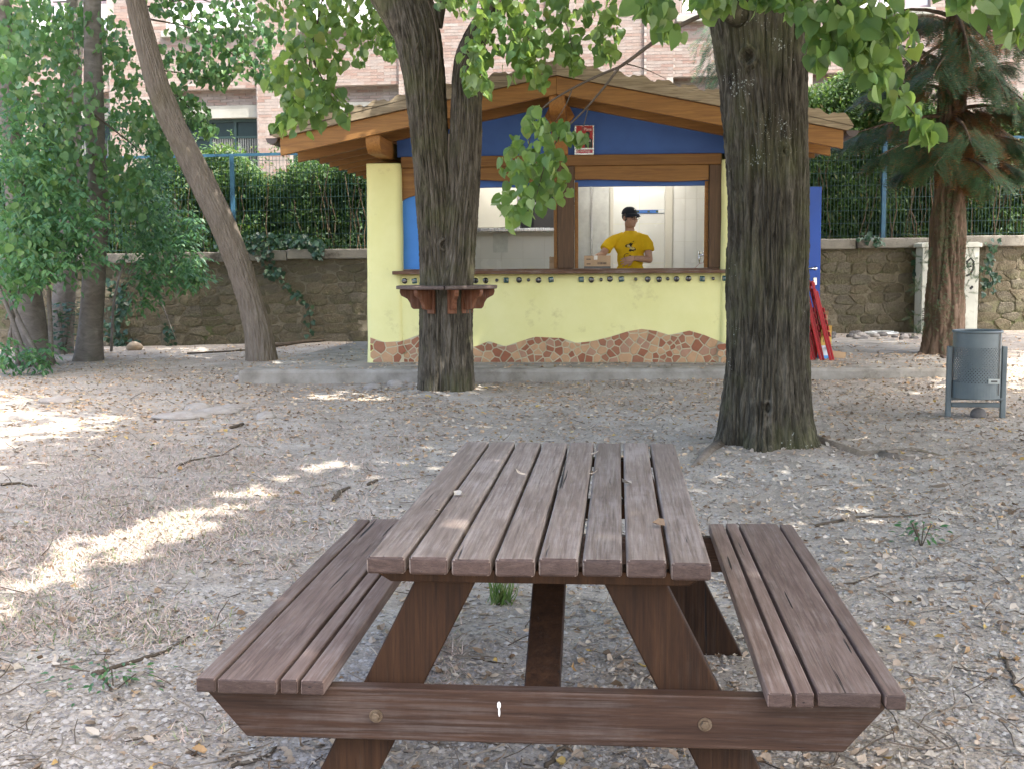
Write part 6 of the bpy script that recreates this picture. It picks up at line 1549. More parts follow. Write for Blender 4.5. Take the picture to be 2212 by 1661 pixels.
# ================================================================== SMALL THINGS AT THE KIOSK
MAT_CARD = M('cardboard', [(0.3, (0.34, 0.225, 0.125)), (0.7, (0.42, 0.29, 0.17))], 5, 5, 0.85, bmp=0.06)
MAT_CARDD = flat('printed_grey_band', (0.10, 0.095, 0.085), 0.7)
def carton(name, label, loc, rz, w_, d_, h_, mat_=None, flaps=True, open_=0.5):
    t = thing(name, label, 'box', tuple(loc), rz); m = mat_ or MAT_CARD; k = 0.004
    MB().box(-w_ / 2, w_ / 2, -d_ / 2, d_ / 2, 0, 0.004).box(-w_ / 2, w_ / 2, -d_ / 2, -d_ / 2 + k, 0.0041, h_).box(-w_ / 2, w_ / 2, d_ / 2 - k, d_ / 2, 0.0041, h_).box(-w_ / 2, -w_ / 2 + k, -d_ / 2 + k, d_ / 2 - k, 0.0041, h_).box(w_ / 2 - k, w_ / 2, -d_ / 2 + k, d_ / 2 - k, 0.0041, h_).build('body', m, t)
    if flaps:
        fl = 0.45 * min(w_, d_)
        for s in (-1, 1):
            MB().beam((0, s * d_ / 2, h_ + 0.001), (0, s * (d_ / 2 + fl * math.cos(open_)), h_ + fl * math.sin(open_)), w_ - 0.004, 0.004).build('flap', m, t)
            MB().beam((s * w_ / 2, 0, h_ + 0.001), (s * (w_ / 2 + fl * math.cos(open_ * 1.4)), 0, h_ + fl * math.sin(open_ * 1.4)), d_ - 0.004, 0.004).build('flap', m, t)
    return t
bx0, bz0 = kl(1262, 576, 0.16); bx1, _ = kl(1319, 576, 0.16); bw = bx1 - bx0; bz1 = kl(1290, 553, 0.16)[1]; bh = bz1 - 1.076
cb = carton('cardboard_box', 'cardboard box with printed barcode on the counter before the man', kw((bx0 + bx1) / 2, 0.21, 1.076), -kth, bw, 0.17, bh, None, False)
MB().box(-bw / 2 - .001, bw / 2 + .001, -0.087, 0.087, 0.0, 0.024).build('dark_band', MAT_CARDD, cb)
for (a, c_, wd, hh) in ((-0.10, 0.10, 0.05, 0.03), (-0.10, 0.045, 0.045, 0.03), (0.03, 0.075, 0.09, 0.003)):
    MB().box(a * bw / 0.3 - wd / 2 * bw / .3, a * bw / 0.3 + wd / 2 * bw / .3, -0.0868, -0.0852, c_ * bh / .15, c_ * bh / .15 + hh * bh / .15 * 0.5).build('printed_text', flat('brown_print', (0.12, 0.08, 0.05)), cb)
for i in range(15): MB().box((0.0 + i * 0.007) * bw / .3, (0.0 + i * 0.007 + random.choice((.002, .004))) * bw / .3, -0.0868, -0.0852, 0.048 * bh / .15, 0.072 * bh / .15).build('barcode_bar', MAT_BLACK, cb)
MB().box(-0.04, 0.0, -0.0872, -0.0851, bh * .68, bh).build('tape', flat('clear_tape', (0.62, 0.58, 0.5), 0.15), cb)
cx2 = kl(1197, 560, 0.45)[0]
carton('cardboard_box', 'small open carton inside the left window beside the middle post', kw(cx2 + 0.03, 0.5, 0.90), -kth, 0.17, 0.2, 0.24, None, True, 1.2)
# beer tap
tp = kl(1512, 552, 0.35); tap = thing('beer_tap', 'chrome beer tap inside the right end of the window', 'tap', tuple(kw(tp[0], 0.45, 0.90)), -kth)
MB().tube([(0.12, 0, 0), (0.12, 0, tp[1] - 0.90)], 0.014, 12).build('column', MAT_CHROME, tap, smooth=True)
MB().tube([(0.12, 0, tp[1] - .90), (0.0, 0, tp[1] - .90)], 0.012, 12).tube([(0.0, 0, tp[1] - .85), (0.0, 0, tp[1] - .95), (0.003, 0, tp[1] - 1.0)], [0.011, 0.013, 0.004], 12).build('spout', MAT_CHROME, tap, smooth=True)
MB().tube([(0.07, 0, tp[1] - .905), (0.05, 0, tp[1] - .99)], 0.008, 8).ball((0.06, 0, tp[1] - .87), 0.018).build('lever', MAT_CHROME, tap, smooth=True)
MB().tube([(0.11, 0.02, tp[1] - .97), (0.0, 0.02, tp[1] - 1.0), (-0.06, 0.02, tp[1] - 1.06), (-0.075, 0.02, tp[1] - 1.12)], 0.0025, 6).build('hose', flat('pink_tube', (0.5, 0.25, 0.2)), tap, smooth=True)
# blue strip on the store room wall
s0, sz0 = kl(1365, 458, KD - .04); s1, _ = kl(1437, 458, KD - .04)
strip = thing('spirit_level', 'blue bar with white end label on the store room wall behind the man', 'spirit level', tuple(kw((s0 + s1) / 2, KD - 0.055, sz0)), -kth)
hw = (s1 - s0) / 2
MB().box(-hw, hw, 0, 0.02, -0.028, 0.022).build('bar', flat('blue_level', (0.03, 0.13, 0.42), 0.4), strip, bevel=0.003)
MB().box(hw - 0.10, hw - .002, -0.002, 0, -0.025, 0.019).build('end_label', flat('white_label', (0.75, 0.75, 0.75), 0.4), strip)
for q in (-0.15, 0.0, 0.12): MB().box(q - .018, q + .018, -0.002, 0, -0.016, 0.012).build('vial', flat('dark_vial', (0.06, 0.08, 0.05), 0.2), strip)
# red alarm company notice on the gable
a0 = kl(1241, 335, 0.03); a1 = kl(1283, 271, 0.03); sw_, sh_ = a1[0] - a0[0], a1[1] - a0[1]
sgn_ = thing('alarm_notice', 'red alarm company notice with black guard silhouette under the gable', 'sign', tuple(kw(a0[0], 0.05, a0[1])), -kth)
MB().box(0, sw_, 0.0, 0.012, 0, sh_).build('foil_backing', M('crumpled_foil', [(0.3, (0.55, 0.58, 0.54)), (0.7, (0.72, 0.74, 0.70))], 12, 3, 0.2, bmp=0.9, bdist=0.02, bscale=22, metal=0.9), sgn_)
u = lambda x: (x - 285) / (1010 - 285) * sw_; vz = lambda y: (1470 - y) / (1470 - 340) * sh_
RED = flat('red_print', (0.33, 0.012, 0.010), 0.4); CRIM = flat('crimson_print', (0.36, 0.02, 0.04), 0.4); INK = flat('black_print', (0.006, 0.010, 0.007), 0.4); YELP = flat('yellow_print', (0.55, 0.36, 0.01), 0.4); PALE = flat('pale_lettering', (0.72, 0.66, 0.58), 0.5)
MB().box(u(350), u(965), -0.002, 0, vz(1210), vz(360)).build('red_field', RED, sgn_)
MB().box(u(350), u(960), -0.002, 0, vz(1405), vz(1275)).build('name_strip', CRIM, sgn_)
sil = [(700, 640), (715, 600), (760, 575), (815, 580), (855, 620), (862, 680), (840, 740), (838, 800), (880, 845), (945, 885), (950, 1205), (660, 1205), (665, 1000), (690, 920), (745, 885), (770, 850), (765, 790), (725, 760), (715, 700)]
MB().prism([(u(a), vz(b_)) for a, b_ in sil][::-1], -0.0035, -0.0021).build('guard_silhouette', INK, sgn_)
MB().prism([(u(390), vz(1195)), (u(535), vz(1195)), (u(460), vz(1060))], -0.0035, -0.0021).build('warning_triangle', YELP, sgn_)
MB().prism([(u(440), vz(1170)), (u(485), vz(1170)), (u(475), vz(1120)), (u(455), vz(1120))], -0.0042, -0.0036).build('triangle_mark', INK, sgn_)
text_mesh('902 200 010', 0.037, PALE, 'lettering', sgn_, (u(625), -0.0042, vz(980)), sx=0.86)
text_mesh('Plana', 0.047, PALE, 'lettering', sgn_, (u(920), -0.0036, vz(545)), align='RIGHT', sx=0.9)
text_mesh('PlanaFàbrega', 0.028, PALE, 'lettering', sgn_, (u(480), -0.0036, vz(1362)), align='LEFT', sx=0.82)
MB().tube([(u(415) + 0.011 * math.cos(2 * math.pi * i / 14), -0.003, vz(1340) + 0.011 * math.sin(2 * math.pi * i / 14)) for i in range(15)], 0.002, 5, False).build('round_logo', PALE, sgn_)
MB().box(u(360), u(500), -0.0036, -0.0021, vz(735), vz(715)).box(u(360), u(620), -0.0036, -0.0021, vz(800), vz(790)).build('small_print', YELP, sgn_)

# ================================================================== RIGHT OF THE KIOSK
MAT_REDM = flat('red_lacquer', (0.32, 0.012, 0.015), 0.35)
def fchair(label, px, py, lean, Y):
    g = np.array(at(px, py, Y)); g[2] = SLZ; t = thing('folding_chair', label, 'chair', tuple(g), math.radians(-80), 'red folding chairs stacked against the kiosk')
    # folded flat and leaning: local x = width, local y = lean direction, z up
    k = math.tan(lean)
    for s in (-1, 1):
        MB().beam((s * 0.20, 0, 0.0), (s * 0.20, 0.92 * k, 0.92), 0.022, 0.030, (0, -1, 0)).build('back_leg', MAT_REDM, t, bevel=0.004)
        MB().beam((s * 0.17, -0.035, 0.0), (s * 0.17, 0.80 * k - 0.028, 0.80), 0.022, 0.028, (0, -1, 0)).build('front_leg', MAT_REDM, t, bevel=0.004)
    for z in (0.72, 0.80, 0.88): MB().beam((-0.19, z * k - 0.02, z), (0.19, z * k - 0.02, z), 0.012, 0.05, (0, k, 1)).build('back_slat', MAT_REDM, t, bevel=0.003)
    for z in (0.30, 0.37, 0.44, 0.51, 0.58): MB().beam((-0.19, z * k - 0.062, z), (0.19, z * k - 0.062, z), 0.014, 0.055, (0, k, 1)).build('seat_slat', MAT_REDM, t, bevel=0.003)
    MB().beam((-0.17, 0.14 * k - 0.03, 0.14), (0.17, 0.14 * k - 0.03, 0.14), 0.015, 0.02, (0, 0, 1)).build('stretcher', MAT_REDM, t)
    return t
def rzfix(o, deg): o.rotation_euler = (0, 0, math.radians(deg))
c1 = fchair('outermost of the red folding chairs leaning beside the big trunk', 1790, 776, 0.24, 14.5)
c2 = fchair('second red folding chair from outside leaning beside the big trunk', 1769, 772, 0.235, 14.53)
c3 = fchair('innermost red folding chair mostly hidden by the big trunk', 1750, 770, 0.23, 14.56)
for c in (c1, c2, c3): rzfix(c, 82)
def slabp(px, py):
    d = ray(px, py); return CC + d * ((SLZ - CAMH) / d[2])
def sx_at(px, Y): return (float(at(px, 700, Y)[0]), Y, SLZ + 0.001)
b2 = carton('carton', 'tall brown carton with open flaps on the slab before the blue door', sx_at(1764, 14.90), -0.08, 0.24, 0.14, 0.50, None, True, 1.0)
b1 = carton('carton', 'yellow carton printed 10 % behind the red chairs', sx_at(1781, 14.72), 0.12, 0.13, 0.13, 0.33, M('yellow_carton', [(0.3, (0.42, 0.27, 0.06)), (0.7, (0.5, 0.33, 0.08))], 5, 3, 0.7), True, 1.25)
MB().box(-0.05, 0.055, -0.0675, -0.0655, 0.03, 0.15).build('dark_print', MAT_CARDD, b1)
text_mesh('10%', 0.055, MAT_BLACK, 'lettering', b1, (0.0, -0.0675, 0.19))
b3 = carton('carton', 'small white and blue carton at the foot of the yellow one', sx_at(1780, 14.58), 0.1, 0.11, 0.10, 0.15, flat('white_carton', (0.62, 0.66, 0.70), 0.5), False)
MB().box(-0.057, 0.057, -0.052, 0.052, 0.002, 0.04).build('blue_band', flat('blue_band', (0.08, 0.28, 0.6), 0.5), b3)
b4 = carton('carton', 'flattened brown carton lying on the slab by the chairs', sx_at(1804, 14.75), 0.0, 0.20, 0.18, 0.075, None, False)
b4.rotation_euler = (0, 0.12, 0.1)
# white hose coil by the wall
hc = G(1905, 724); coil = MB(); pts = []
for i in range(90):
    a = i * 0.31; r_ = 0.21 + 0.05 * math.sin(i * 0.21); pts.append((r_ * math.cos(a) + 0.02 * math.sin(i * .4), 0.7 * r_ * math.sin(a), 0.012 + 0.03 * (0.5 + 0.5 * math.sin(i * 0.17)) + 0.0002 * i))
ho = coil.tube(pts, 0.008, 8).build('hose_coil', flat('white_hose', (0.62, 0.63, 0.60), 0.4), None, smooth=True); ho.location = tuple(hc)
tag(ho, 'white hose lying in a loose coil at the foot of the wall', 'hose')

# utility cabinet with graffiti
CY_ = wall_y(6.6) - 0.42; cx0 = at(1988, 640, CY_)[0]; cx1 = at(2116, 640, CY_)[0]; zt = at(2050, 524, CY_)[2]; zb = float(hgt(6.7, CY_)) - 0.02; cw = cx1 - cx0
cabn = thing('utility_cabinet', 'pale grey utility cabinet with black graffiti against the stone wall', 'cabinet', ((cx0 + cx1) / 2, CY_, zb))
MAT_CAB = M('pale_grey_polyester', [(0.3, (0.43, 0.43, 0.36)), (0.7, (0.50, 0.50, 0.43))], 4, 5, 0.6, bmp=0.05, stain=((0.30, 0.29, 0.23), 2.5, 0.6))
H_ = zt - zb
MB().box(-cw / 2 + 0.02, cw / 2 - 0.02, 0, 0.34, 0, H_ - 0.08).build('housing', MAT_CAB, cabn, bevel=0.012)
MB().prism([(-cw / 2 - 0.01, H_ - 0.079), (cw / 2 + 0.01, H_ - 0.079), (cw / 2 + 0.01, H_ - 0.02), (cw / 2 - 0.06, H_), (-cw / 2 + 0.06, H_), (-cw / 2 - 0.01, H_ - 0.02)], -0.03, 0.36).build('roof', MAT_CAB, cabn, bevel=0.008)
dr = MB().box(-cw / 2 + 0.15, cw / 2 - 0.07, -0.012, -0.001, 0.08, H_ - 0.13).build('door', MAT_CAB, cabn, bevel=0.004)
for k in range(6): MB().box(-cw / 2 + 0.04, -cw / 2 + 0.11, -0.006, -0.001, 0.22 + k * 0.035, 0.24 + k * 0.035).build('vent_slot', MAT_CARDD, cabn)
def stroke(pts, wd): 
    mb = MB(); k = len(pts)
    for i, p in enumerate(pts):
        a, b_ = pts[max(0, i - 1)], pts[min(k - 1, i + 1)]; dx, dz = b_[0] - a[0], b_[1] - a[1]; L = math.hypot(dx, dz) or 1; nx2, nz2 = -dz / L * wd / 2, dx / L * wd / 2
        mb.v += [(p[0] + nx2, -0.0145, p[1] + nz2), (p[0] - nx2, -0.0145, p[1] - nz2)]
    mb.f = [(2 * i, 2 * i + 1, 2 * i + 3, 2 * i + 2) for i in range(k - 1)]; mb.build('graffiti_stroke', flat('black_spray', (0.012, 0.012, 0.013), 0.6), dr)
gx_ = lambda px: (px - 2052) / F * CY_; gz_ = lambda py: H_ * (722 - py) / (722 - 524)
stroke([(gx_(2006), gz_(541)), (gx_(2012), gz_(565)), (gx_(2018), gz_(590))], 0.055)
stroke([(gx_(2018), gz_(590)), (gx_(2030), gz_(570)), (gx_(2040), gz_(545))], 0.05)
stroke([(gx_(2096), gz_(575)), (gx_(2088), gz_(578)), (gx_(2086), gz_(566)), (gx_(2094), gz_(558)), (gx_(2100), gz_(566)), (gx_(2100), gz_(580)), (gx_(2094), gz_(592)), (gx_(2085), gz_(596))], 0.035)
stroke([(gx_(2094), gz_(624)), (gx_(2100), gz_(618))], 0.04)

# litter bin
bg_ = G(2106, 900); bg_[2] = float(hg(bg_[0], bg_[1]))
binn = thing('litter_bin', 'blue grey perforated metal litter bin on two posts at the right', 'litter bin', tuple(bg_), math.radians(-8))
MAT_BIN = M('blue_grey_steel_paint', [(0.3, (0.08925, 0.1125, 0.1173)), (0.7, (0.1275, 0.1541, 0.1564))], 6, 5, 0.42, bmp=0.06, stain=((0.07, 0.08, 0.085), 5, 0.62), spec=0.5)
def perf_mat():
    m = MAT_BIN.copy(); m.name = 'perforated_steel'; nt = m.node_tree; p = nt.nodes['Principled BSDF']
    tc = nd(nt, 'TexCoord'); sp = nd(nt, 'SeparateXYZ'); nt.links.new(tc.outputs['Object'], sp.inputs[0])
    at2 = nd(nt, 'Math', operation='ARCTAN2'); nt.links.new(sp.outputs[1], at2.inputs[0]); nt.links.new(sp.outputs[0], at2.inputs[1])
    def cell(src, k, ph=0.0):
        a = nd(nt, 'Math', operation='MULTIPLY_ADD'); a.inputs[1].default_value = k; a.inputs[2].default_value = ph; nt.links.new(src, a.inputs[0])
        s = nd(nt, 'Math', operation='SINE'); nt.links.new(a.outputs[0], s.inputs[0]); return s.outputs[0]
    ca, cz = cell(at2.outputs[0], 44.0), cell(sp.outputs[2], 2 * math.pi / 0.030)
    mu = nd(nt, 'Math', operation='MULTIPLY'); nt.links.new(ca, mu.inputs[0]); nt.links.new(cz, mu.inputs[1])
    gt = nd(nt, 'Math', operation='GREATER_THAN'); gt.inputs[1].default_value = 0.45; nt.links.new(mu.outputs[0], gt.inputs[0])
    tr = nd(nt, 'BsdfTransparent'); mx = nd(nt, 'MixShader'); nt.links.new(gt.outputs[0], mx.inputs[0]); nt.links.new(p.outputs[0], mx.inputs[1]); nt.links.new(tr.outputs[0], mx.inputs[2])
    nt.links.new(mx.outputs[0], nt.nodes['Material Output'].inputs['Surface']); return m
MAT_PERF = perf_mat()
R0, Z0b, Z1b = 0.195, 0.17, 0.725
MB().lathe([(R0, Z0b + 0.13), (R0, Z1b - 0.13)], 48).build('perforated_drum', MAT_PERF, binn, smooth=True)
MB().lathe([(R0, Z1b - 0.13), (R0, Z1b)], 48).build('upper_band', MAT_BIN, binn, smooth=True)
MB().lathe([(R0, Z0b), (R0, Z0b + 0.13)], 48).lathe([(0.0, Z0b), (R0, Z0b)], 48).build('lower_band', MAT_BIN, binn)
MB().tube([(R0 * math.cos(2 * math.pi * i / 40), R0 * math.sin(2 * math.pi * i / 40), Z1b) for i in range(41)], 0.012, 8, False).build('top_rim', MAT_BIN, binn, smooth=True)
for s in (-1, 1): MB().box(s * 0.222 - 0.022, s * 0.222 + 0.022, -0.025, 0.025, -0.03, 0.60).build('post', MAT_BIN, binn, bevel=0.008)
MB().box(-0.199, 0.199, -0.018, 0.018, 0.085, 0.125).build('cross_bar', MAT_BIN, binn, bevel=0.005)
MB().box(-0.215, 0.215, -0.03, 0.03, Z0b - 0.022, Z0b - 0.002).build('support_bar', MAT_BIN, binn, bevel=0.004)
MB().prism([(0.055, 0.30), (0.145, 0.30), (0.145, 0.34), (0.055, 0.34)], -R0 + 0.004, -R0 - 0.004 + 0.0).build('label_plate', flat('pale_plate', (0.42, 0.44, 0.40), 0.5), binn)
MB().box(0.075, 0.125, -R0 - 0.007, -R0 - 0.004, 0.313, 0.328).build('plate_slot', MAT_CARDD, binn)
MB().box(0.150, 0.156, -0.1345, -0.128, 0.2, 0.72).build('door_seam', MAT_CARDD, binn)
lid = MB().ball((0.02, 0.02, 0.30), (0.15, 0.14, 0.12), 14, 9).build('bin_bag', flat('dark_refuse_bag', (0.05, 0.055, 0.06), 0.4), binn, smooth=True)
st = MB().ball((0, 0, 0.0), (0.07, 0.05, 0.055), 12, 8)
st.v = [(x * (1 + .25 * float(pn(x * 12, y * 12, z * 12))), y, z * (1 + .3 * float(pn(z * 14, x * 14, y * 9)))) for x, y, z in st.v]
MAT_DSTONE = M('dark_stone', [(0.3, (0.07, 0.065, 0.06)), (0.7, (0.15, 0.14, 0.13))], 9, 6, 0.9, bmp=0.5)
so_ = st.build('loose_stone', MAT_DSTONE, None, smooth=True); so_.location = (bg_[0] + 0.02, bg_[1] - 0.02, bg_[2] + 0.03); tag(so_, 'dark loose stone lying under the litter bin', 'stone')
# pale boulder, stones set in the ground, rubble at the wall foot
MAT_PSTONE = M('pale_stone', [(0.3, (0.24, 0.21, 0.18)), (0.7, (0.38, 0.35, 0.31))], 9, 8, 0.92, bmp=0.7, bdist=0.02, bscale=24)
MAT_BOUL = M('sandy_boulder', [(0.3, (0.30, 0.22, 0.14)), (0.7, (0.46, 0.38, 0.28))], 5, 6, 0.9, bmp=0.4)
def rock(name, label, px, py, rx_, ry_, rz_, m, sink=0.3, grp=None, on=None):
    p = G(px, py) if on is None else on; mb = MB().ball((0, 0, 0), 1.0, 18, 12); sd = random.uniform(0, 99)
    mb.v = [tuple(np.array(v) * (1 + 0.35 * float(pn(v[0] * 1.3 + sd, v[1] * 1.3, v[2] * 1.3))) * np.array([rx_, ry_, rz_])) for v in mb.v]
    o = mb.build(name, m, None, smooth=True); o.location = (p[0], p[1], float(top_z(p[0], p[1])) + rz_ * (1 - 2 * sink)); o.rotation_euler = (0, 0, random.uniform(0, 0.5)); tag(o, label, 'stone', grp); return o
rock('boulder', 'pale rounded boulder at the foot of the left wall', 291, 757, 0.13, 0.10, 0.075, MAT_BOUL, 0.15)
for i, (px, py, s_, lab) in enumerate(((470, 892, .20, 'flat pale stone set in the ground below the slab corner'), (395, 902, .26, 'broad pale stone worn flush with the ground left of the slab'), (428, 880, .13, 'small pale stone beside the broad flush one'), (500, 885, .12, 'pale stone right of the flat one below the slab corner'), (130, 868, .20, 'pale stone flush with the ground near the left shrub'), (20, 905, .22, 'pale flush stone at the left edge by the sun patch'), (575, 905, .09, 'small pale stone below the left slab edge'), (805, 838, .10, 'pale stone by the slab edge left of the forked tree'), (855, 830, .09, 'pale stone touching the forked tree foot'), (520, 822, .08, 'grey stone at the slab corner'))):
    rock('ground_stone', lab, px, py, s_, s_ * 0.7, 0.05, MAT_PSTONE, 0.46)
for k in range(26):
    px = random.uniform(1780, 1985); py = random.uniform(722, 734) if px > 1830 else random.uniform(724, 736)
    rock('rubble_stone', 'grey rubble lying along the foot of the wall by the hose', px, py, random.uniform(.03, .09), random.uniform(.03, .07), random.uniform(.02, .05), random.choice((MAT_DSTONE, MAT_PSTONE)), 0.3, 'rubble stones along the wall foot')
# fallen branches
def fallen(label, pts, r0, r1, cat='branch'):
    P = [G(*p) for p in pts]; path = []
    for a, b_ in zip(P[:-1], P[1:]):
        for t in range(5): path.append(a * (1 - t / 5) + b_ * t / 5)
    path.append(P[-1]); path = [np.array([p[0] + random.uniform(-.006, .006), p[1] + random.uniform(-.006, .006), float(top_z(p[0], p[1])) + r0 * 0.7]) for p in path]
    o0 = path[0].copy(); k = len(path)
    o = MB().tube([p - o0 for p in path], [r0 + (r1 - r0) * i / (k - 1) for i in range(k)], 7, jit=0.12).build('fallen_branch', MAT_TWIG, None, smooth=True); o.location = tuple(o0)
    tag(o, label, cat, 'fallen branches and twigs on the ground'); return o
fallen('long pale branch lying behind the leaning tree', [(590, 752), (650, 745), (700, 741)], .035, .02)
fallen('thin fallen stick along the foot of the left wall', [(405, 765), (470, 762), (545, 757)], .015, .01)
fallen('thin twig on the ground left of the left bench', [(200, 1452), (290, 1425), (360, 1405), (418, 1368)], .009, .004)
fallen('short thick twig beyond the left bench', [(720, 1085), (735, 1068), (752, 1058)], .014, .010)
fallen('short twig right of the thick one beyond the bench', [(795, 1050), (815, 1040)], .012, .008)
fallen('long twig right of the right bench', [(1690, 1285), (1760, 1268), (1840, 1262), (1900, 1245)], .007, .003)
fallen('twig in the leaf litter below the root', [(1760, 1140), (1850, 1122), (1950, 1118), (2010, 1110)], .009, .003)
fallen('forked twig at the right edge of the ground', [(2170, 1420), (2190, 1470), (2220, 1510)], .008, .003)
fallen('thin stick crossing the ground at the left edge', [(0, 1050), (40, 1046), (80, 1052)], .010, .006)
fallen('dry twig below the slab corner', [(380, 1010), (420, 995), (480, 985), (520, 960)], .008, .003)
fallen('small stick lying on the ground between slab and table', [(500, 928), (525, 920)], .016, .012)
fallen('dark twig at the lower left below the bench', [(500, 1655), (560, 1640), (600, 1612)], .007, .004)
fallen('bent twig under the table front', [(1180, 1655), (1200, 1630), (1230, 1600), (1245, 1570)], .008, .004)
fallen('short stick right of the right bench', [(1650, 1350), (1700, 1352), (1742, 1345)], .014, .008)
fallen('pale twig among leaves right of the bench', [(1800, 1432), (1850, 1430), (1900, 1432)], .006, .004)

# ================================================================== LOOSE COVER ON THE GROUND
def ground_samples(n, py0, py1, px0=-650, px1=2860, bias=1.0):
    """places on the ground, even over what the picture shows of it"""
    out = []
    px = px0 + (px1 - px0) * RS.rand(n); py = py0 + (py1 - py0) * RS.rand(n) ** bias
    d = np.stack([(px - CX) / F, -(py - CY) / F, -np.ones(n)], 1) @ CR.T; d = d / d[:, 1:2]
    t = (0.0 - CAMH) / d[:, 2]
    for _ in range(4):
        P = CC + d * t[:, None]; t = t * 0 + (hgt(P[:, 0], P[:, 1]) - CAMH) / d[:, 2]
    P = CC + d * t[:, None]
    ok = (t > 0) & (P[:, 1] < 19.4) & (P[:, 1] > 1.5)
    return P[ok], px[ok], py[ok]
def settle(P, lift=0.002):
    P = P.copy(); P[:, 2] = top_z(P[:, 0], P[:, 1]) + lift; return P
MAT_LITTER = island_mat('dry_leaf_litter', [(0.0, (0.17, 0.11, 0.065)), (0.15, (0.27, 0.195, 0.13)), (0.4, (0.37, 0.30, 0.23)), (0.7, (0.43, 0.375, 0.305)), (0.9, (0.48, 0.43, 0.365)), (0.97, (0.40, 0.24, 0.10)), (1.0, (0.44, 0.32, 0.10))], 0.8, 0.2, 90, 0.003, 0.25)
MAT_BRACT = island_mat('dry_bracts', [(0.0, (0.36, 0.23, 0.13)), (0.4, (0.46, 0.31, 0.19)), (0.7, (0.52, 0.40, 0.27)), (0.9, (0.55, 0.48, 0.38)), (1.0, (0.48, 0.33, 0.08))], 0.85, 0.1, 90, 0.002, 0.2)
MAT_GRAV = island_mat('gravel', [(0.0, (0.17, 0.155, 0.14)), (0.3, (0.28, 0.255, 0.235)), (0.6, (0.365, 0.335, 0.30)), (0.85, (0.43, 0.395, 0.355)), (1.0, (0.50, 0.47, 0.43))], 0.85, 0.25, 80, 0.003, 0.25)
MAT_DRY = island_mat('dry_grass', [(0.0, (0.3641, 0.2621, 0.1962)), (0.4, (0.4927, 0.3731, 0.3019)), (0.75, (0.5569, 0.4538, 0.4076)), (0.92, (0.3213, 0.3025, 0.1811)), (1.0, (0.1499, 0.2219, 0.09056))], 0.8, 0, 60, 0.002, 0.15)
MAT_GRASS = leaf_mat('green_grass', [(0.0, (0.06, 0.13, 0.03)), (0.6, (0.10, 0.18, 0.05)), (1.0, (0.22, 0.24, 0.08))], (0.12, 0.18, 0.06), 0.3)
# curled dead leaf: 8 triangles
DEAD = []
for w1, w2, z1, z2, tipz, sk in ((0.30, 0.24, 0.22, 0.30, 0.30, 0.10), (0.17, 0.12, 0.10, 0.16, 0.42, -0.12), (0.36, 0.40, 0.40, 0.34, 0.05, 0.05), (0.12, 0.16, 0.14, 0.05, -0.1, 0.2)):
    DEAD.append((np.array([(0, 0, 0.05), (w1, 0.22, z1), (w2 + sk, 0.62, z2), (sk, 1, tipz), (-w2 * 0.8 + sk, 0.7, z2 * 0.6), (-w1 * 1.1, 0.30, z1 * 0.4), (0.0, 0.38, 0.0), (sk * 0.5, 0.72, tipz * 0.3)]),
                 np.array([(0, 1, 6), (1, 2, 6), (2, 7, 6), (2, 3, 7), (3, 4, 7), (4, 6, 7), (4, 5, 6), (5, 0, 6)])))
def lay(n, up=0.35):
    a = RS.rand(n) * 2 * np.pi; f = np.stack([np.cos(a), np.sin(a), 0.25 * RS.randn(n)], 1)
    nr = np.array([0, 0, 1.0]) + rnd_dirs(n) * up; nr[:, 2] = np.where(RS.rand(n) < 0.3, -nr[:, 2], nr[:, 2]); return f, nr
def dens(P, px, py):
    x, y = P[:, 0], P[:, 1]; c = pn(x * 0.9, y * 0.9, 3.0) + 0.5 * pn(x * 2.6, y * 2.6, 6.0)
    right = sst(-1.0, 2.5, x); near = sst(3.6, 7.5, y)
    return np.clip(0.10 + 0.55 * right * (0.35 + 0.65 * near) + 0.25 * near + 0.55 * c, 0.03, 1)
P, px, py = ground_samples(128000, 790, 1850, bias=1.35)
k = RS.rand(len(P)) < dens(P, px, py) * np.where(on_slab(P[:, 0], P[:, 1]), 0.25, 1.0); P = settle(P[k], 0.006)
Vs, Fs, off = [], [], 0; g_ = RS.randint(0, 4, len(P))
for g in range(4):
    Q = P[g_ == g]; n = len(Q); f, nr = lay(n, 0.75); sz = 0.011 + 0.038 * RS.rand(n) ** 2.6; B = bases(f, nr, sz); tv, tf = DEAD[g]
    Vs.append((np.einsum('nij,kj->nki', B, tv) + Q[:, None, :]).reshape(-1, 3)); Fs.append((tf[None] + (np.arange(n) * len(tv))[:, None, None]).reshape(-1, 3) + off); off += n * len(tv)
o = link('leaf_litter', np_mesh('leaf_litter', np.concatenate(Vs), np.concatenate(Fs), MAT_LITTER, False)); tag(o, 'dry fallen leaves strewn over the ground', 'leaf litter', kind='stuff')
# small orange-brown bracts and chips towards the wall, on the slab and left of it
P, px, py = ground_samples(135000, 715, 1010)
x, y = P[:, 0], P[:, 1]; d_ = np.clip(sst(8.0, 13.5, y) * (0.45 + 0.9 * pn(x * 1.1, y * 1.1, 1.0)) * (1.0 - 0.45 * sst(-1, 3, x)), 0.03, 1) * np.where(on_slab(x, y) & (y > 13.0) & (x < 3.2), 0.35, 1.0)
k = RS.rand(len(P)) < d_; P = settle(P[k], 0.004); n = len(P); f, nr = lay(n, 0.5)
o = scatter('bract_litter', PLAIN[0], PLAIN[1], bases(f, nr, 0.022 + 0.030 * RS.rand(n)), P, MAT_BRACT); tag(o, 'orange brown linden bracts lying towards the wall', 'leaf litter')
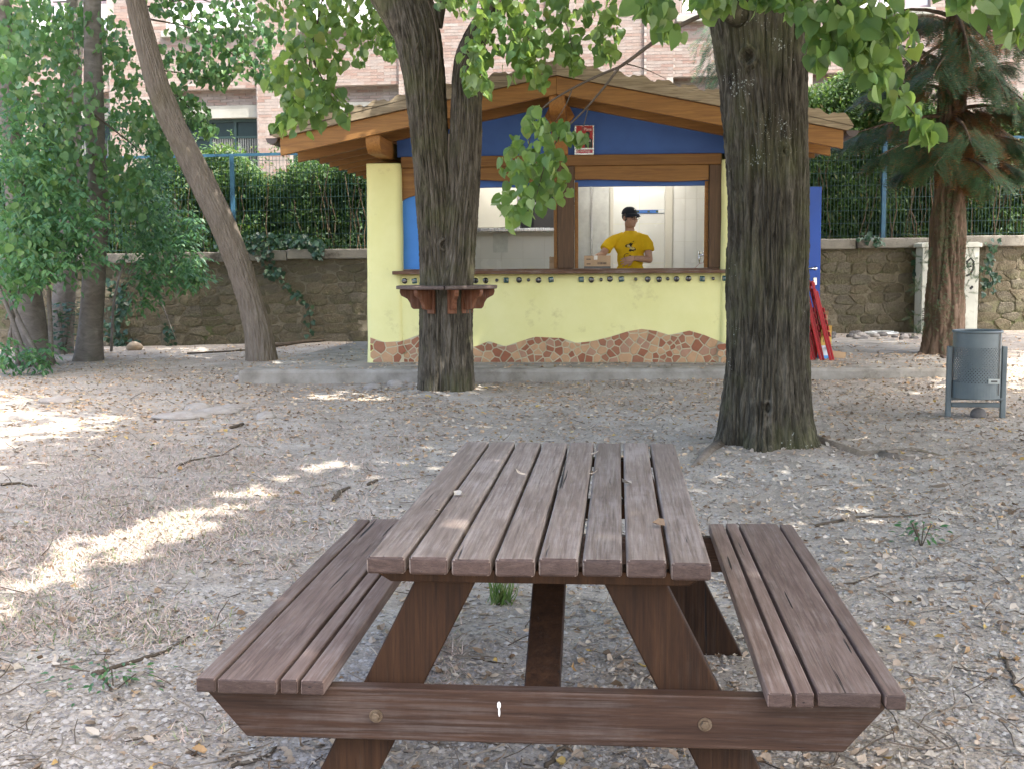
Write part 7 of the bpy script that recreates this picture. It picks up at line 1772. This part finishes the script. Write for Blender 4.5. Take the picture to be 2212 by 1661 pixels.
# gravel and grit
OCT = (np.array([(1, 0, 0), (0.3, 0.9, 0.05), (-0.8, 0.55, 0), (-0.9, -0.4, 0), (0.1, -0.95, 0.05), (0.1, 0.05, 0.62)]), np.array([(0, 1, 5), (1, 2, 5), (2, 3, 5), (3, 4, 5), (4, 0, 5)]))
P, px, py = ground_samples(175000, 900, 1850, bias=0.85)
k = (RS.rand(len(P)) < np.clip(0.5 + 0.9 * pn(P[:, 0] * 1.3, P[:, 1] * 1.3, 9.0), 0.06, 1)) & ~on_slab(P[:, 0], P[:, 1]); P = settle(P[k], 0.001); n = len(P)
a = RS.rand(n) * 2 * np.pi; f = np.stack([np.cos(a), np.sin(a), 0 * a], 1); B = bases(f, np.tile([0, 0, 1.0], (n, 1)) + rnd_dirs(n) * 0.3, 0.0035 + 0.012 * RS.rand(n) ** 3.2)
o = scatter('gravel', OCT[0], OCT[1], B, P, MAT_GRAV, None, True); tag(o, 'grey gravel and grit in the bare earth', 'gravel')
# fine sticks
P, px, py = ground_samples(8200, 800, 1850); P = settle(P[~on_slab(P[:, 0], P[:, 1])], 0.005); n = len(P); f, nr = lay(n, 0.2)
STK = (np.array([(-0.018, 0, 0), (0.018, 0, 0), (0.0, 0, 0.03), (-0.012, 1, 0.03), (0.012, 1, 0.03), (0, 1, 0.05), (0.05, 0.5, 0.0), (0.08, 0.5, 0.0), (0.065, 0.5, 0.03)]), np.array([(0, 6, 8, 2), (6, 3, 5, 8), (1, 2, 8, 7), (7, 8, 5, 4)]))
o = scatter('fine_twigs', STK[0], STK[1], bases(f, nr, 0.03 + 0.13 * RS.rand(n) ** 2.5), P, island_mat('fine_twig', [(0.0, (0.08, 0.06, 0.045)), (0.5, (0.16, 0.13, 0.10)), (1.0, (0.32, 0.28, 0.23))], 0.9, 0, 40)); tag(o, 'thin dry twiglets scattered over the ground', 'twigs')
# dry grass on the left, a little green in it
BLADE = (np.array([(-0.035, 0, 0), (0.035, 0, 0), (0.03, 0.45, 0.10), (-0.02, 0.45, 0.10), (0.01, 1.0, -0.02)]), np.array([(0, 1, 2), (0, 2, 3), (3, 2, 4)]))
def grass(n, cx_, cy_, name, m, label, size, thr, green=False):
    P, px, py = ground_samples(n, 880, 1600, -150, 1000 if not green else 2300)
    xx = (px - cx_[0]) / cx_[1]; yy = (py - cy_[0] + 0.25 * (px - cx_[0])) / cy_[1]
    d_ = np.exp(-(xx ** 2 + yy ** 2)) * 1.2 + 0.9 * pn(P[:, 0] * 1.6, P[:, 1] * 1.6, 2.0) - thr
    k = (RS.rand(len(P)) < d_) & ~on_slab(P[:, 0], P[:, 1]); P = settle(P[k], 0.0); n = len(P); a = RS.rand(n) * 2 * np.pi
    f = np.stack([np.cos(a), np.sin(a), (0.15 + 0.9 * RS.rand(n) ** 2) * (1.6 if green else 0.8)], 1); o = scatter(name, BLADE[0], BLADE[1], bases(f, np.tile([0, 0, 1.0], (n, 1)) + rnd_dirs(n) * .4, size * (0.5 + 0.8 * RS.rand(n))), P, m); tag(o, label, 'grass'); return o
grass(120000, (300, 460), (1130, 170), 'dry_grass', MAT_DRY, 'straw coloured dry grass patch on the left', 0.055, 0.12)
grass(26000, (200, 500), (1250, 260), 'green_grass', MAT_GRASS, 'sparse green grass among the dry patch', 0.045, 0.52, True)
# grass tuft seen under the table
g = G(1082, 1300); tf_ = thing('grass_tuft', 'green grass tuft seen under the table top', 'grass tuft', tuple(g)); n = 90; a = RS.rand(n) * 2 * np.pi
o = scatter('blades', BLADE[0], BLADE[1], bases(np.stack([np.cos(a) * .4, np.sin(a) * .4, np.ones(n)], 1) + rnd_dirs(n) * .2, rnd_dirs(n), 0.10 * (0.5 + RS.rand(n))), np.stack([RS.randn(n) * .02, RS.randn(n) * .02, 0 * a], 1), MAT_GRASS, tf_)
# single dry leaves caught on the table
mes = [np_mesh('fallen_leaf', tv, tf, MAT_LITTER, False) for tv, tf in DEAD]
for i, (px, py, s_, lab) in enumerate(((1278, 985, .035, 'pale dry leaf at the far end of the table top'), (1270, 1028, .04, 'curled dry leaf on the fifth table plank'), (1345, 1045, .038, 'curled dry leaf between two right hand table planks'), (995, 1073, .042, 'greenish leaf lying on the second table plank'), (1138, 1030, .04, 'dry leaf stuck in the gap in the middle of the table'), (1437, 1140, .035, 'dry leaf stuck in the rightmost table gap'), (940, 1105, .03, 'small leaf scrap in the first table gap'))):
    p = gp(px, py, 0.752); o = link('fallen_leaf', mes[i % 3]); o.location = (p[0], p[1], 0.757); o.scale = (s_,) * 3; o.rotation_euler = (random.uniform(-.2, .2), random.uniform(-.2, .2), random.uniform(0, 6)); tag(o, lab, 'leaf', 'dry leaves on the table')
for i, (px, py, s_, lab) in enumerate(((215, 1590, .06, 'yellow and white leaf on the ground at the lower left'), (2000, 930, .16, 'large pale leaf on the ground in front of the litter bin'), (1300, 0, 0, ''), (2010, 1055, .13, 'long pale curled leaf right of the tree root'), (1055, 1655, .07, 'pale green leaf at the bottom edge under the table'))):
    if not s_: continue
    p = G(px, py); o = link('fallen_leaf', mes[i % 3]); o.location = (p[0], p[1], p[2] + 0.012); o.scale = (s_ * .8, s_, s_ * .7); o.rotation_euler = (0.1, -0.1, 1.2 + i); tag(o, lab, 'leaf', 'single large leaves on the ground')
